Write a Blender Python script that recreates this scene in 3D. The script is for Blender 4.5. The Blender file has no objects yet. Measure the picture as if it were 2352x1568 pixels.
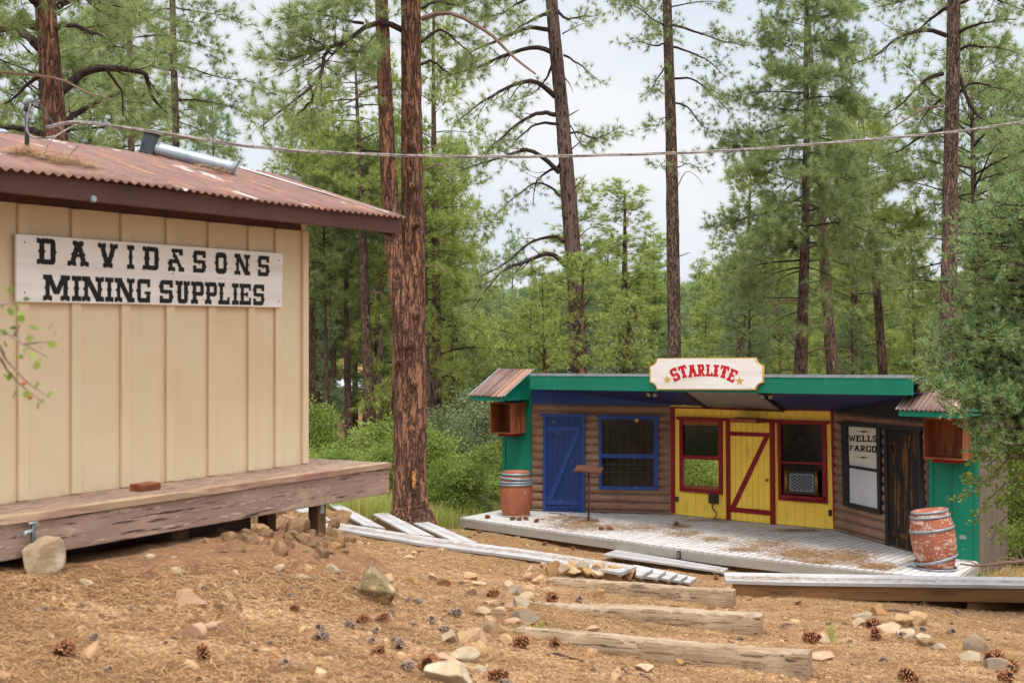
import bpy, math, random
import numpy as np
C = bpy.context.scene.collection
R = math.radians
rng = np.random.default_rng(7)
random.seed(7)

# ------------------------------------------------------------------ camera, sky, sun, exposure
F0, CX, HY = 3200.0, 1176.0, 758.0        # focal length, centre and horizon of a 2352 px wide picture
scene = bpy.context.scene
cam_d = bpy.data.cameras.new('camera'); cam = bpy.data.objects.new('camera', cam_d); C.objects.link(cam)
cam.location = (0, 0, 0); cam.rotation_euler = (R(90), 0, 0)
cam_d.sensor_width = 36; cam_d.lens = 36*F0/2352; cam_d.shift_y = -26/2352
cam_d.clip_start = 0.1; cam_d.clip_end = 6000
cam_d.dof.use_dof = True; cam_d.dof.focus_distance = 26; cam_d.dof.aperture_fstop = 5.0
scene.camera = cam
SUN_EL, SUN_AZ = 68, 170                   # azimuth the light comes from, clockwise from +Y
world = bpy.data.worlds.new('World'); scene.world = world; world.use_nodes = True
def build_sky():
    nt = world.node_tree; N = nt.nodes; L = nt.links; N.clear()
    out = N.new('ShaderNodeOutputWorld'); bg = N.new('ShaderNodeBackground'); bg.inputs[1].default_value = 0.1
    sky = N.new('ShaderNodeTexSky'); sky.sky_type = 'NISHITA'; sky.sun_disc = False
    sky.sun_elevation = R(SUN_EL); sky.sun_rotation = R(SUN_AZ); sky.air_density = 1.0; sky.dust_density = 2.0
    tc = N.new('ShaderNodeTexCoord'); mp = N.new('ShaderNodeMapping'); mp.inputs['Scale'].default_value = (1, 1, 3.2)
    L.new(tc.outputs['Generated'], mp.inputs[0])
    nz = N.new('ShaderNodeTexNoise'); nz.inputs['Scale'].default_value = 3.1; nz.inputs['Detail'].default_value = 6; nz.inputs['Roughness'].default_value = .5
    L.new(mp.outputs[0], nz.inputs['Vector'])
    rp = N.new('ShaderNodeValToRGB'); rp.color_ramp.elements[0].position = .36; rp.color_ramp.elements[1].position = .66
    rp.color_ramp.elements[0].color = (.94, .94, .94, 1); rp.color_ramp.elements[1].color = (1, 1, 1, 1)
    L.new(nz.outputs[0], rp.inputs[0])
    cl = N.new('ShaderNodeMixRGB'); cl.blend_type = 'MIX'
    cl.inputs[1].default_value = (4.2, 4.5, 4.95, 1); cl.inputs[2].default_value = (4.9, 5.0, 5.15, 1)
    cr = N.new('ShaderNodeMapRange'); cr.inputs['From Min'].default_value = .40; cr.inputs['From Max'].default_value = .60; L.new(nz.outputs[0], cr.inputs['Value']); L.new(cr.outputs[0], cl.inputs[0])
    # overcast: the zenith is brighter than the horizon
    sp = N.new('ShaderNodeSeparateXYZ'); L.new(tc.outputs['Generated'], sp.inputs[0])
    mr = N.new('ShaderNodeMapRange'); mr.inputs['From Min'].default_value = .24; mr.inputs['From Max'].default_value = .85
    mr.inputs['To Min'].default_value = 1.0; mr.inputs['To Max'].default_value = 2.9
    L.new(sp.outputs['Z'], mr.inputs['Value'])
    ml = N.new('ShaderNodeMixRGB'); ml.blend_type = 'MULTIPLY'; ml.inputs[0].default_value = 1
    L.new(cl.outputs[0], ml.inputs[1]); L.new(mr.outputs[0], ml.inputs[2])
    mx = N.new('ShaderNodeMixRGB'); L.new(rp.outputs[0], mx.inputs[0]); L.new(sky.outputs[0], mx.inputs[1]); L.new(ml.outputs[0], mx.inputs[2])
    L.new(mx.outputs[0], bg.inputs[0]); L.new(bg.outputs[0], out.inputs[0])
build_sky()
sun_d = bpy.data.lights.new('sun', 'SUN'); sun = bpy.data.objects.new('sun', sun_d); C.objects.link(sun)
sun_d.energy = 1.5; sun_d.angle = R(14); sun_d.color = (1, .955, .88)
sun.rotation_euler = (R(90-SUN_EL), 0, R(180-SUN_AZ))
scene.view_settings.view_transform = 'Standard'; scene.view_settings.look = 'None'
scene.view_settings.exposure = 0.92; scene.view_settings.gamma = 1
scene.cycles.max_bounces = 7; scene.cycles.diffuse_bounces = 3; scene.cycles.transparent_max_bounces = 8
scene.cycles.use_denoising = True

# ------------------------------------------------------------------ pixel -> world helpers
def V(x, y, d): return np.array(((x-CX)/F0*d, d, (HY-y)/F0*d))
def ray(x, y): return np.array(((x-CX)/F0, 1.0, (HY-y)/F0))
def flat(x, y, z): return ray(x, y)*(z*F0/(HY-y))
FZ = -3.75                                  # stage floor
def FL(x, y): return flat(x, y, FZ)
def unit(v): v = np.asarray(v, float); return v/np.linalg.norm(v)
class Wall:                                 # a vertical plane; w counts outward from it
    def __init__(s, a, b):
        s.a = np.array((a[0], a[1], 0.)); s.b = np.array((b[0], b[1], 0.)); s.u = unit(s.b-s.a); s.n = np.array((s.u[1], -s.u[0], 0.)); s.len = np.linalg.norm(s.b-s.a)
        if s.n @ s.a > 0: s.n = -s.n
    def px(s, x, y, w=0.):
        r = ray(x, y); o = s.a+s.n*w
        return r*((s.n @ o)/(s.n @ r))
    def at(s, u, z, w=0.): return s.a+s.u*u+s.n*w+np.array((0, 0, z))

# ------------------------------------------------------------------ ground height
def lerp(x, xs, ys): return np.interp(x, xs, ys)
def smooth(x, a, b): t = np.clip((x-a)/(b-a), 0, 1); return t*t*(3-2*t)
def gz(x, y):
    x = np.asarray(x, float); y = np.asarray(y, float)
    z = 0
    for dy in (-.9, -.45, 0, .45, .9):
        z = z+lerp(y+dy, [-30, 0, 5, 7, 8.8, 11.3, 13.8, 16, 18, 20.5, 22, 27, 35, 60, 200, 600, 3000],
             [-1.0, -1.5, -1.66, -1.84, -2.09, -2.36, -2.64, -2.96, -3.42, -3.9, -4.02, -4.06, -4.5, -5.3, -5.6, -9, -60])/5
    tl = lerp(y, [0, 4, 6, 12, 16, 21, 24, 28, 40, 60], [.02, .08, .13, .13, .19, .28, .26, .04, .03, 0])
    z = z+tl*np.clip(1-x, 0, 4.2)
    tr = lerp(y, [0, 5, 8, 14, 17, 20, 30], [.03, .06, .085, .06, .04, 0, 0])
    z = z-tr*np.clip(x-1.4, 0, 5)
    s = x*.4995+y*.866; w = x*.866-y*.4995+6.057-.05      # a bank of dirt along the shed's porch
    zt = lerp(s, [2, 4, 5.06, 6.0, 6.45, 7.0, 7.8, 8.3], [-1.25, -1.275, -1.29, -1.335, -1.345, -1.36, -1.45, -1.6])
    W = np.exp(-(w/np.where(w > 0, .80, 1.3))**2)*(1-smooth(s, 7.75, 8.5)); z = z*(1-W)+np.maximum(z, zt)*W
    for cx_, cy_, a_ in ((1.75, 8.1, .07), (1.9, 10.8, .05), (2.05, 13.2, .06)): z = z-a_*np.exp(-(((x-cx_)/.55)**2+((y-cy_)/.3)**2))
    for cx_, cy_ in ((.55, 8.95), (.75, 11.25), (.95, 13.9)): z = z+.012*np.exp(-(((x-cx_)/.55)**2+((y-cy_)/.28)**2))
    s = (x-.2)*.66+(y-17.35)*.75; q = (x-.2)*.75-(y-17.35)*.66          # the long bench holds the bank back
    w = smooth(s, -1.6, -.15)*(1-smooth(s, .02, .3))*smooth(q, -6.5, -5.5)*(1-smooth(q, 1.2, 1.9))
    z = z*(1-w)+np.maximum(z, -2.805)*w
    z = z+.02*np.sin(x*1.9+y*.7)*np.sin(y*1.3-x*.4)+.010*np.sin(x*5.1+1)*np.sin(y*4.3+2)+.006*np.sin(x*11.3+2)*np.sin(y*12.7)
    return z
def G(x, y, lift=0.):                        # where the pixel's ray meets the ground
    r = ray(x, y); lo = 2.5; step = .1; d = lo
    while d < 400:
        if r[2]*d < gz(r[0]*d, d): break
        d += step*max(1, d/15)
    a, b = d-step*max(1, d/15)*1.01, d
    for _ in range(24):
        m = (a+b)/2
        if r[2]*m < gz(r[0]*m, m): b = m
        else: a = m
    p = r*b; p[2] = gz(p[0], p[1])+lift
    return p

# ------------------------------------------------------------------ materials
def lin(r, g, b, k=1.0):
    f = lambda v: ((v/255+.055)/1.055)**2.4 if v > 10 else v/255/12.92
    return (f(r)*k, f(g)*k, f(b)*k)
MATS = {}
def mat(name, col, layers=(), rough=.85, bumps=(), spec=.25, metal=0., trans=0., rotz=0., objrand=0., tr_col=None):
    """layers: (kind, scale, stretch, lo, hi, colour[, detail]); bumps: (kind, scale, stretch, strength, distance)"""
    m = bpy.data.materials.new(name); m.use_nodes = True; nt = m.node_tree; N = nt.nodes; L = nt.links; N.clear()
    out = N.new('ShaderNodeOutputMaterial'); bs = N.new('ShaderNodeBsdfPrincipled')
    bs.inputs['Roughness'].default_value = rough; bs.inputs['Specular IOR Level'].default_value = spec; bs.inputs['Metallic'].default_value = metal
    tc = N.new('ShaderNodeTexCoord')
    rot = N.new('ShaderNodeMapping'); rot.vector_type = 'POINT'; rot.inputs['Rotation'].default_value = (0, 0, -rotz); L.new(tc.outputs['Object'], rot.inputs[0])
    def tex(kind, scale, stretch, detail=5.):
        mp = N.new('ShaderNodeMapping'); mp.inputs['Scale'].default_value = stretch; L.new(rot.outputs[0], mp.inputs[0])
        if kind == 'voro':
            t = N.new('ShaderNodeTexVoronoi'); t.feature = 'DISTANCE_TO_EDGE'; t.inputs['Scale'].default_value = scale; o = t.outputs['Distance']
            nz = N.new('ShaderNodeTexNoise'); nz.inputs['Scale'].default_value = scale*1.2; nz.inputs['Detail'].default_value = 4; L.new(mp.outputs[0], nz.inputs['Vector'])
            ad = N.new('ShaderNodeMixRGB'); ad.blend_type = 'LINEAR_LIGHT'; ad.inputs[0].default_value = .25
            L.new(mp.outputs[0], ad.inputs[1]); L.new(nz.outputs['Color'], ad.inputs[2]); L.new(ad.outputs[0], t.inputs['Vector'])
        elif kind == 'cell':
            t = N.new('ShaderNodeTexVoronoi'); t.feature = 'F1'; t.inputs['Scale'].default_value = scale; o = t.outputs['Color']; L.new(mp.outputs[0], t.inputs['Vector'])
        else:
            t = N.new('ShaderNodeTexNoise'); t.inputs['Scale'].default_value = scale; t.inputs['Detail'].default_value = detail; t.inputs['Roughness'].default_value = .62; o = t.outputs[0]
            L.new(mp.outputs[0], t.inputs['Vector'])
        return o
    cur = N.new('ShaderNodeRGB'); cur.outputs[0].default_value = (*col, 1); cur = cur.outputs[0]
    for ly in layers:
        kind, scale, stretch, lo, hi, c2 = ly[:6]
        o = tex(kind, scale, stretch, ly[6] if len(ly) > 6 else 5.)
        if kind == 'splash':                             # dirt thrown up from the foot of a wall: ragged, highest at z = 0
            sz = N.new('ShaderNodeSeparateXYZ'); L.new(tc.outputs['Object'], sz.inputs[0]); ma = N.new('ShaderNodeMath'); ma.operation = 'MULTIPLY_ADD'
            ma.inputs[1].default_value = -1.1; L.new(sz.outputs['Z'], ma.inputs[0]); L.new(o, ma.inputs[2]); o = ma.outputs[0]
        mr = N.new('ShaderNodeMapRange'); mr.inputs['From Min'].default_value = lo; mr.inputs['From Max'].default_value = hi; L.new(o, mr.inputs['Value'])
        mx = N.new('ShaderNodeMixRGB'); L.new(mr.outputs[0], mx.inputs[0]); L.new(cur, mx.inputs[1]); mx.inputs[2].default_value = (*c2, 1); cur = mx.outputs[0]
    if objrand:
        oi = N.new('ShaderNodeObjectInfo'); hs = N.new('ShaderNodeHueSaturation')
        mr = N.new('ShaderNodeMapRange'); mr.inputs['To Min'].default_value = 1-objrand; mr.inputs['To Max'].default_value = 1+objrand
        L.new(oi.outputs['Random'], mr.inputs['Value']); L.new(mr.outputs[0], hs.inputs['Value'])
        mr2 = N.new('ShaderNodeMapRange'); mr2.inputs['To Min'].default_value = .5-objrand*.07; mr2.inputs['To Max'].default_value = .5+objrand*.07
        ma = N.new('ShaderNodeMath'); ma.operation = 'FRACT'; mb = N.new('ShaderNodeMath'); mb.operation = 'MULTIPLY'; mb.inputs[1].default_value = 7.31
        L.new(oi.outputs['Random'], mb.inputs[0]); L.new(mb.outputs[0], ma.inputs[0]); L.new(ma.outputs[0], mr2.inputs['Value']); L.new(mr2.outputs[0], hs.inputs['Hue'])
        L.new(cur, hs.inputs['Color']); cur = hs.outputs[0]
    L.new(cur, bs.inputs['Base Color'])
    prev = None
    for kind, scale, stretch, st, dist in bumps:
        o = tex(kind, scale, stretch)
        b = N.new('ShaderNodeBump'); b.inputs['Strength'].default_value = st; b.inputs['Distance'].default_value = dist
        if kind == 'voro':
            mr = N.new('ShaderNodeMapRange'); mr.inputs['From Max'].default_value = .22; L.new(o, mr.inputs['Value']); o = mr.outputs[0]
        L.new(o, b.inputs['Height'])
        if prev: L.new(prev, b.inputs['Normal'])
        prev = b.outputs[0]
    if prev: L.new(prev, bs.inputs['Normal'])
    if trans:
        tl = N.new('ShaderNodeBsdfTranslucent'); L.new(cur, tl.inputs[0]); ms = N.new('ShaderNodeMixShader'); ms.inputs[0].default_value = trans
        L.new(bs.outputs[0], ms.inputs[1]); L.new(tl.outputs[0], ms.inputs[2]); L.new(ms.outputs[0], out.inputs[0])
    else: L.new(bs.outputs[0], out.inputs[0])
    MATS[name] = m
    return m
I1 = (1, 1, 1)

# ------------------------------------------------------------------ mesh helpers
class MB:
    def __init__(s): s.v = []; s.f = []
    def add(s, vs, fs):
        o = len(s.v); s.v += [tuple(map(float, p)) for p in vs]; s.f += [tuple(o+i for i in f) for f in fs]; return s
    def prism(s, poly, off):
        n = len(poly); off = np.asarray(off, float); a = [np.asarray(p, float) for p in poly]; b = [p+off for p in a]
        nr = np.zeros(3)
        for i in range(n): nr += np.cross(a[i]-a[0], a[(i+1) % n]-a[0])
        if nr @ off > 0: a.reverse(); b.reverse()
        return s.add(a+b, [tuple(range(n)), tuple(range(2*n-1, n-1, -1))]+[(i, n+i, n+(i+1) % n, (i+1) % n) for i in range(n)])
    def box(s, c, hx, hy, hz, ux=(1, 0, 0), uy=(0, 1, 0), uz=(0, 0, 1)):
        c = np.asarray(c, float); X, Y, Z = (np.asarray(q, float)*h for q, h in ((ux, hx), (uy, hy), (uz, hz)))
        vs = [c+X*i+Y*j+Z*k for i in (-1, 1) for j in (-1, 1) for k in (-1, 1)]
        return s.add(vs, [(0, 1, 3, 2), (4, 6, 7, 5), (0, 4, 5, 1), (2, 3, 7, 6), (0, 2, 6, 4), (1, 5, 7, 3)])
    def beam(s, a, b, w, h, up=(0, 0, 1)):
        a = np.asarray(a, float); b = np.asarray(b, float); u = unit(b-a); sd = unit(np.cross(u, up)); uu = np.cross(sd, u)
        return s.box((a+b)/2, np.linalg.norm(b-a)/2, w/2, h/2, u, sd, uu)
    def tube(s, path, rad, n=8, cap=True, jit=0., r=None):
        P = np.asarray(path, float); k = len(P); rad = np.broadcast_to(np.asarray(rad, float), (k,))
        T = np.gradient(P, axis=0); T /= np.linalg.norm(T, axis=1)[:, None]+1e-9
        ref = np.array((0, 0, 1.)) if abs(T[0][2]) < .9 else np.array((1., 0, 0))
        A = np.cross(T, ref); A /= np.linalg.norm(A, axis=1)[:, None]+1e-9; B = np.cross(T, A)
        th = np.arange(n)*2*math.pi/n
        ring = P[:, None]+(A[:, None]*np.cos(th)[None, :, None]+B[:, None]*np.sin(th)[None, :, None])*rad[:, None, None]*(1+(jit*(r or rng).standard_normal((k, n, 1)) if jit else 0))
        o = len(s.v); s.v += [tuple(q) for q in ring.reshape(-1, 3)]
        for i in range(k-1):
            for j in range(n): s.f.append((o+i*n+j, o+i*n+(j+1) % n, o+(i+1)*n+(j+1) % n, o+(i+1)*n+j))
        if cap: s.f.append(tuple(o+j for j in reversed(range(n)))); s.f.append(tuple(o+(k-1)*n+j for j in range(n)))
        return s
    def lathe(s, prof, c, n=24, axis=(0, 0, 1)):
        ax = unit(axis); x = unit(np.cross((0, 1, .01), ax)); y = np.cross(ax, x); c = np.asarray(c, float)
        th = np.arange(n)*2*math.pi/n; o = len(s.v)
        for r_, h in prof: s.v += [tuple(c+ax*h+(x*math.cos(t)+y*math.sin(t))*r_) for t in th]
        for i in range(len(prof)-1):
            for j in range(n): s.f.append((o+i*n+j, o+i*n+(j+1) % n, o+(i+1)*n+(j+1) % n, o+(i+1)*n+j))
        return s
    def build(s, name, m, parent=None, smooth=False, bevel=0.):
        return np_obj(name, np.array(s.v, float).reshape(-1, 3), s.f, m, parent, smooth, bevel)
def obj_link(name, me, parent):
    o = bpy.data.objects.new(name, me); C.objects.link(o)
    if parent is not None: o.parent = parent
    return o
def world_base(p):
    b = np.zeros(3)
    while p is not None: b += np.array(p.location); p = p.parent
    return b
def np_obj(name, v, f, m, parent=None, smooth=False, bevel=0., base=None):
    """vertices are given in world space; the object's origin is its parent's base"""
    v = np.asarray(v, float)
    if parent is not None: v = v-world_base(parent)
    loc = None
    if base is not None: v = v-np.asarray(base); loc = base
    me = bpy.data.meshes.new(name)
    if isinstance(f, np.ndarray):
        k = f.shape[1]; me.vertices.add(len(v)); me.vertices.foreach_set('co', v.astype(np.float32).ravel())
        me.loops.add(f.size); me.loops.foreach_set('vertex_index', f.astype(np.int32).ravel())
        me.polygons.add(len(f)); me.polygons.foreach_set('loop_start', np.arange(0, f.size, k, dtype=np.int32)); me.update(calc_edges=True)
    else: me.from_pydata([tuple(p) for p in v], [], f)
    if smooth: me.polygons.foreach_set('use_smooth', np.ones(len(me.polygons), bool))
    me.materials.append(m)
    o = obj_link(name, me, parent)
    if loc is not None: o.location = tuple(loc)
    if bevel:
        b = o.modifiers.new('bevel', 'BEVEL'); b.width = bevel; b.segments = 2; b.limit_method = 'ANGLE'; b.angle_limit = R(40); b.harden_normals = False
    return o
def tag(o, label, cat, group=None, kind=None):
    o['label'] = label; o['category'] = cat
    if group: o['group'] = group
    if kind: o['kind'] = kind
    return o
def thing(name, label, cat, loc=(0, 0, 0), group=None):
    o = bpy.data.objects.new(name, None); C.objects.link(o); o.location = tuple(map(float, loc)); o.empty_display_size = .1
    return tag(o, label, cat, group)
def copy_tree(o, parent=None):
    c = o.copy(); C.objects.link(c); c.parent = parent
    for ch in list(o.children): copy_tree(ch, c)
    return c
def catmull(P, n):
    P = np.asarray(P, float); k = len(P)
    if k == 2: t = np.linspace(0, 1, n)[:, None]; return P[0]*(1-t)+P[1]*t
    Q = np.vstack([2*P[0]-P[1], P, 2*P[-1]-P[-2]]); out = []
    for t in np.linspace(0, k-1-1e-6, n):
        i = int(t); f = t-i; a, b, c, d = Q[i:i+4]
        out.append(.5*((2*b)+(c-a)*f+(2*a-5*b+4*c-d)*f*f+(-a+3*b-3*c+d)*f**3))
    return np.array(out)
# ------------------------------------------------------------------ colours and materials
soil = mat('soil_litter', lin(170, 127, 90, .68), [
    ('noise', .55, I1, .42, .66, lin(158, 112, 75, .63)), ('noise', 2.3, I1, .46, .7, lin(196, 158, 118, .70)),
    ('noise', 17, I1, .46, .66, lin(112, 78, 54, .75)), ('noise', 46, I1, .5, .66, lin(224, 186, 140, .85)), ('noise', 80, (1, 1, 1), .56, .72, lin(72, 50, 36, .7)),
    ('noise', .09, I1, .47, .62, lin(150, 120, 75, .6))],
    rough=1, spec=.05, bumps=[('noise', 9, I1, .5, .05), ('noise', 45, I1, .6, .02), ('noise', 150, I1, .5, .006)])
hill_m = mat('far_forest', lin(70, 95, 80, .5), [('noise', .05, I1, .4, .6, lin(50, 72, 70, .5))], rough=1)  # bluish tint puts distance haze into the forest colour
CRM = lin(222, 200, 164, .93)
cream = mat('cream_paint', CRM, [('noise', 1.2, I1, .4, .75, lin(212, 186, 148, .93)), ('noise', 3, (1, 1, .12), .66, .86, lin(196, 168, 132, .9)), ('splash', 7, (1, 1, .3), .46, .95, lin(186, 154, 120, .88)), ('noise', 34, (1, 1, 1), .72, .745, lin(110, 80, 55))],
            rough=.62, bumps=[('noise', 60, (1, 1, .25), .25, .003), ('noise', 4, I1, .1, .01)])
brown_paint = mat('brown_paint', lin(92, 62, 50, .85), [('noise', 3, (1, 1, 1), .5, .8, lin(74, 48, 40, .85)), ('noise', 30, (.2, .2, 1.6), .64, .72, lin(130, 100, 84, .85))], rough=.6, bumps=[('noise', 30, I1, .15, .003)])
WALLA = math.atan2(.866, .4995)
deck_wood = mat('weathered_brown_wood', lin(146, 121, 107, .9), [
    ('noise', 6, (.25, 1, 1), .45, .7, lin(166, 138, 120, .92)), ('noise', 34, (.05, 1.4, 1.4), .59, .66, lin(84, 62, 52, .8)), ('noise', 50, (.06, 1, 1), .58, .64, lin(66, 48, 42, .8)), ('noise', 44, (.14, 1, 1), .60, .66, lin(186, 164, 142, .9)), ('noise', 3, I1, .56, .74, lin(176, 150, 128, .9))],
    rough=.85, rotz=WALLA, bumps=[('noise', 40, (.12, 1, 1), .45, .006)])
edge_wood = mat('bare_board_edge', lin(176, 150, 122, .9), [
    ('noise', 5, (.3, 1, 1), .45, .62, lin(146, 108, 94, .9)), ('noise', 30, (.05, 1, 1), .6, .7, lin(80, 60, 48, .8))], rough=.85, rotz=WALLA, bumps=[('noise', 30, (.06, 1, 1), .4, .006)])
post_wood = mat('tan_post_wood', lin(112, 84, 56, .8), [('noise', 20, (1, 1, .06), .5, .66, lin(95, 70, 45, .8))], rough=.85, bumps=[('noise', 30, (1, 1, .06), .4, .006)])
roof_rust = mat('rusty_red_roofing', lin(136, 96, 78, .82), [
    ('noise', 2.0, (.35, 1.6, 1), .4, .7, lin(114, 76, 62, .82)), ('noise', 7, (.12, 1.5, 1), .56, .70, lin(182, 118, 82, .85)), ('noise', 5, (.3, 1.3, 1), .63, .68, lin(200, 186, 178, .9)), ('noise', 14, (.06, 2.2, 1), .54, .66, lin(100, 66, 58, .8)), ('noise', 40, I1, .64, .70, lin(90, 58, 50, .8))],
    rough=.6, spec=.4, rotz=R(150), bumps=[('noise', 30, I1, .1, .002)])
galv = mat('galvanised_metal', lin(168, 178, 184, .8), [('noise', 6, I1, .45, .7, lin(140, 150, 156, .8)), ('noise', 14, I1, .62, .72, lin(96, 92, 90, .8))], rough=.42, spec=.5, metal=.35)
dark_metal = mat('dark_grey_metal', lin(92, 98, 100, .6), [('noise', 12, I1, .5, .7, lin(60, 62, 64, .6))], rough=.5, metal=.4)
cable_m = mat('grey_cable', lin(176, 166, 160, .8), [('noise', 30, I1, .45, .65, lin(120, 108, 104, .8))], rough=.6)
sign_white = mat('whitewashed_plywood', lin(238, 233, 226, .98), [('noise', 5, (.15, .15, 1.6), .45, .7, lin(222, 212, 202, .98)), ('noise', 24, (.08, .08, 1.6), .60, .74, lin(200, 186, 174, .95))], rough=.7, bumps=[('noise', 40, (.08, .08, 1), .2, .003)])
ink = mat('black_sign_paint', lin(26, 24, 22), [('noise', 60, I1, .62, .75, lin(48, 44, 40))], rough=.6)
nail_m = mat('dark_nail_heads', lin(60, 50, 44), rough=.6)

# ------------------------------------------------------------------ ground, hill
ys = np.concatenate([np.arange(-14, 4.5, .5), np.arange(4.5, 17, .055), np.arange(17, 30, .15), np.arange(30, 60, .6), np.geomspace(60, 2600, 60)])
t = np.linspace(-1, 1, 241); tt = np.sign(t)*np.abs(t)**1.15
Xs = np.array([tt*max(9, 1.05*abs(y)+4) if y < 60 else tt*(y*1.2+20) for y in ys]); Ys = np.repeat(ys[:, None], 241, 1)
Zs = gz(Xs, Ys)
amp = np.where((Ys > 4) & (Ys < 22), 1, .3)
Zs = Zs+amp*(.006*np.sin(Xs*31+np.sin(Ys*17)*2)*np.sin(Ys*29+Xs*7))
vv = np.stack([Xs, Ys, Zs], -1).reshape(-1, 3); n0, n1 = Xs.shape
ii = (np.arange(n0-1)[:, None]*n1+np.arange(n1-1)[None]).ravel()
g = np_obj('ground', vv, np.stack([ii, ii+1, ii+n1+1, ii+n1], 1), soil, smooth=True); g['kind'] = 'structure'
# wooded ridge far off
hx = np.linspace(-900, 900, 140); hyv = np.linspace(1500, 2300, 26)
HX, HYg = np.meshgrid(hx, hyv)
HZ = -60+np.sin((HYg-1500)/800*math.pi)*(84+12*np.sin(HX*.006+.8)+7*np.sin(HX*.017)+3*np.sin(HX*.05))
ii = (np.arange(25)[:, None]*140+np.arange(139)[None]).ravel()
h = np_obj('hills', np.stack([HX, HYg, HZ], -1).reshape(-1, 3), np.stack([ii, ii+1, ii+141, ii+140], 1), hill_m, smooth=True); h['kind'] = 'structure'

# ------------------------------------------------------------------ the mining supply shed on the left
DW = 6.56                                    # distance of its wall's plane from the eye
wn = np.array((.866, -.4995, 0)); wu = np.array((.4995, .866, 0))
WS = Wall(-wn*DW, -wn*DW+wu)
s_of = lambda p: float((p-WS.a) @ wu)
s_cor = s_of(WS.px(703, 900)); s_left = s_cor-9.0
zb_l = WS.px(0, 1160)[2]; zb_c = WS.px(703, 1073)[2]; z_floor = -1.0
shed = thing('supply_shed', 'cream board and batten shed with rusty red roof on a raised brown porch', 'shed', WS.at(s_cor-2, z_floor))
z_top = .74
mb = MB(); depth = 2.3
for (a, b) in (((s_left, 0), (s_cor, 0)),):
    mb.box(WS.at((s_left+s_cor)/2, (z_floor+z_top)/2, -depth/2), (s_cor-s_left)/2, depth/2, (z_top-z_floor)/2, wu, wn)
mb.build('wall', cream, shed)
s0 = s_of(WS.px(60, 1000)); s1 = s_of(WS.px(178, 1000)); sp_b = .406
bat = [s_of(WS.px(x, 1000)) for x in (50, 172, 285, 388, 484, 575)]+[s_of(WS.px(637, 1000))]
bat += [bat[0]-sp_b*k for k in range(1, 9)]
for sb in bat: MB().box(WS.at(sb, (z_floor+z_top)/2, .011), .037, .010, (z_top-z_floor)/2-.004, wu, wn).build('batten', cream, shed, bevel=.003)
MB().box(WS.at(s_cor-.028, (z_floor+z_top)/2, .013), .032, .012, (z_top-z_floor)/2-.004, wu, wn).build('corner_board', cream, shed, bevel=.003)
# roof: corrugated sheet, eave toward us
OV = .47; s_tip = s_cor+.60; z_e = .865; rise = .42/1.36; t_r = 1.38
EV = Wall(WS.a+wn*OV, WS.a+wn*OV+wu)
def roofp(s_, t_, w=0): return WS.at(s_, z_e+rise*t_ if t_ <= t_r else z_e+rise*(2*t_r-t_), OV-t_)+np.array((0, 0, w))
S = np.arange(s_left, s_tip+.005, .0127); Tt = np.linspace(0, 1, 9)
for nm, ta, tb in (('roof_sheet', -.03, t_r), ('roof_sheet', t_r, 2*t_r+.05)):
    vs = []
    for k, tq in enumerate(Tt):
        tw = ta+(tb-ta)*tq
        for s_ in S:
            wob = .005*math.sin(s_*2.1+1)+.006*max(0, math.sin(s_*1.37))
            vs.append(roofp(s_, tw, .010*math.sin(s_*2*math.pi/.072)+wob*(1-tq)+.004))
    vs = np.array(vs); n1 = len(S); ii = (np.arange(len(Tt)-1)[:, None]*n1+np.arange(n1-1)[None]).ravel()
    o = np_obj(nm, vs, np.stack([ii, ii+1, ii+n1+1, ii+n1], 1), roof_rust, shed, smooth=True)
    sm = o.modifiers.new('thick', 'SOLIDIFY'); sm.thickness = .003
# ridge cap, eave fascia, rafters' soffit, rake boards
mb = MB(); mb.prism([roofp(s_left, t_r-.03, .012), roofp(s_left, t_r, .022), roofp(s_left, t_r+.05, .008), roofp(s_left, t_r+.05, .014), roofp(s_left, t_r, .028), roofp(s_left, t_r-.03, .018)], wu*(s_tip-2.6-s_left))
mb.build('ridge_cap', galv, shed)
fh = .135
mb = MB(); a = WS.at(s_left, z_e-.012, OV-.02); mb.box(WS.at((s_left+s_tip-.02)/2, z_e-.0645, OV-.03), (s_tip-.02-s_left)/2, .019, .0605, wu, wn); mb.build('fascia_board', brown_paint, shed, bevel=.004)
mb = MB()
q = [WS.at(s_tip-.03, z_e-.02-fh, OV-.052), WS.at(s_tip-.03, z_e-.022, OV-.052), WS.at(s_tip-.03, z_e-.022+rise*(t_r-.052), OV-t_r), WS.at(s_tip-.03, z_e-.022-fh+rise*(t_r-.052), OV-t_r)]
mb.prism(q, wu*-.038); mb.build('rake_board', brown_paint, shed)
for k in range(12):
    sr = s_cor+.3-k*.61
    mb = MB(); mb.prism([WS.at(sr, z_e-.13, OV-.05), WS.at(sr, z_e-.03, OV-.05), WS.at(sr, z_e-.03+rise*(t_r-.05), OV-t_r), WS.at(sr, z_e-.13+rise*(t_r-.05), OV-t_r)], wu*.04); mb.build('rafter', brown_paint, shed)
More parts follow.
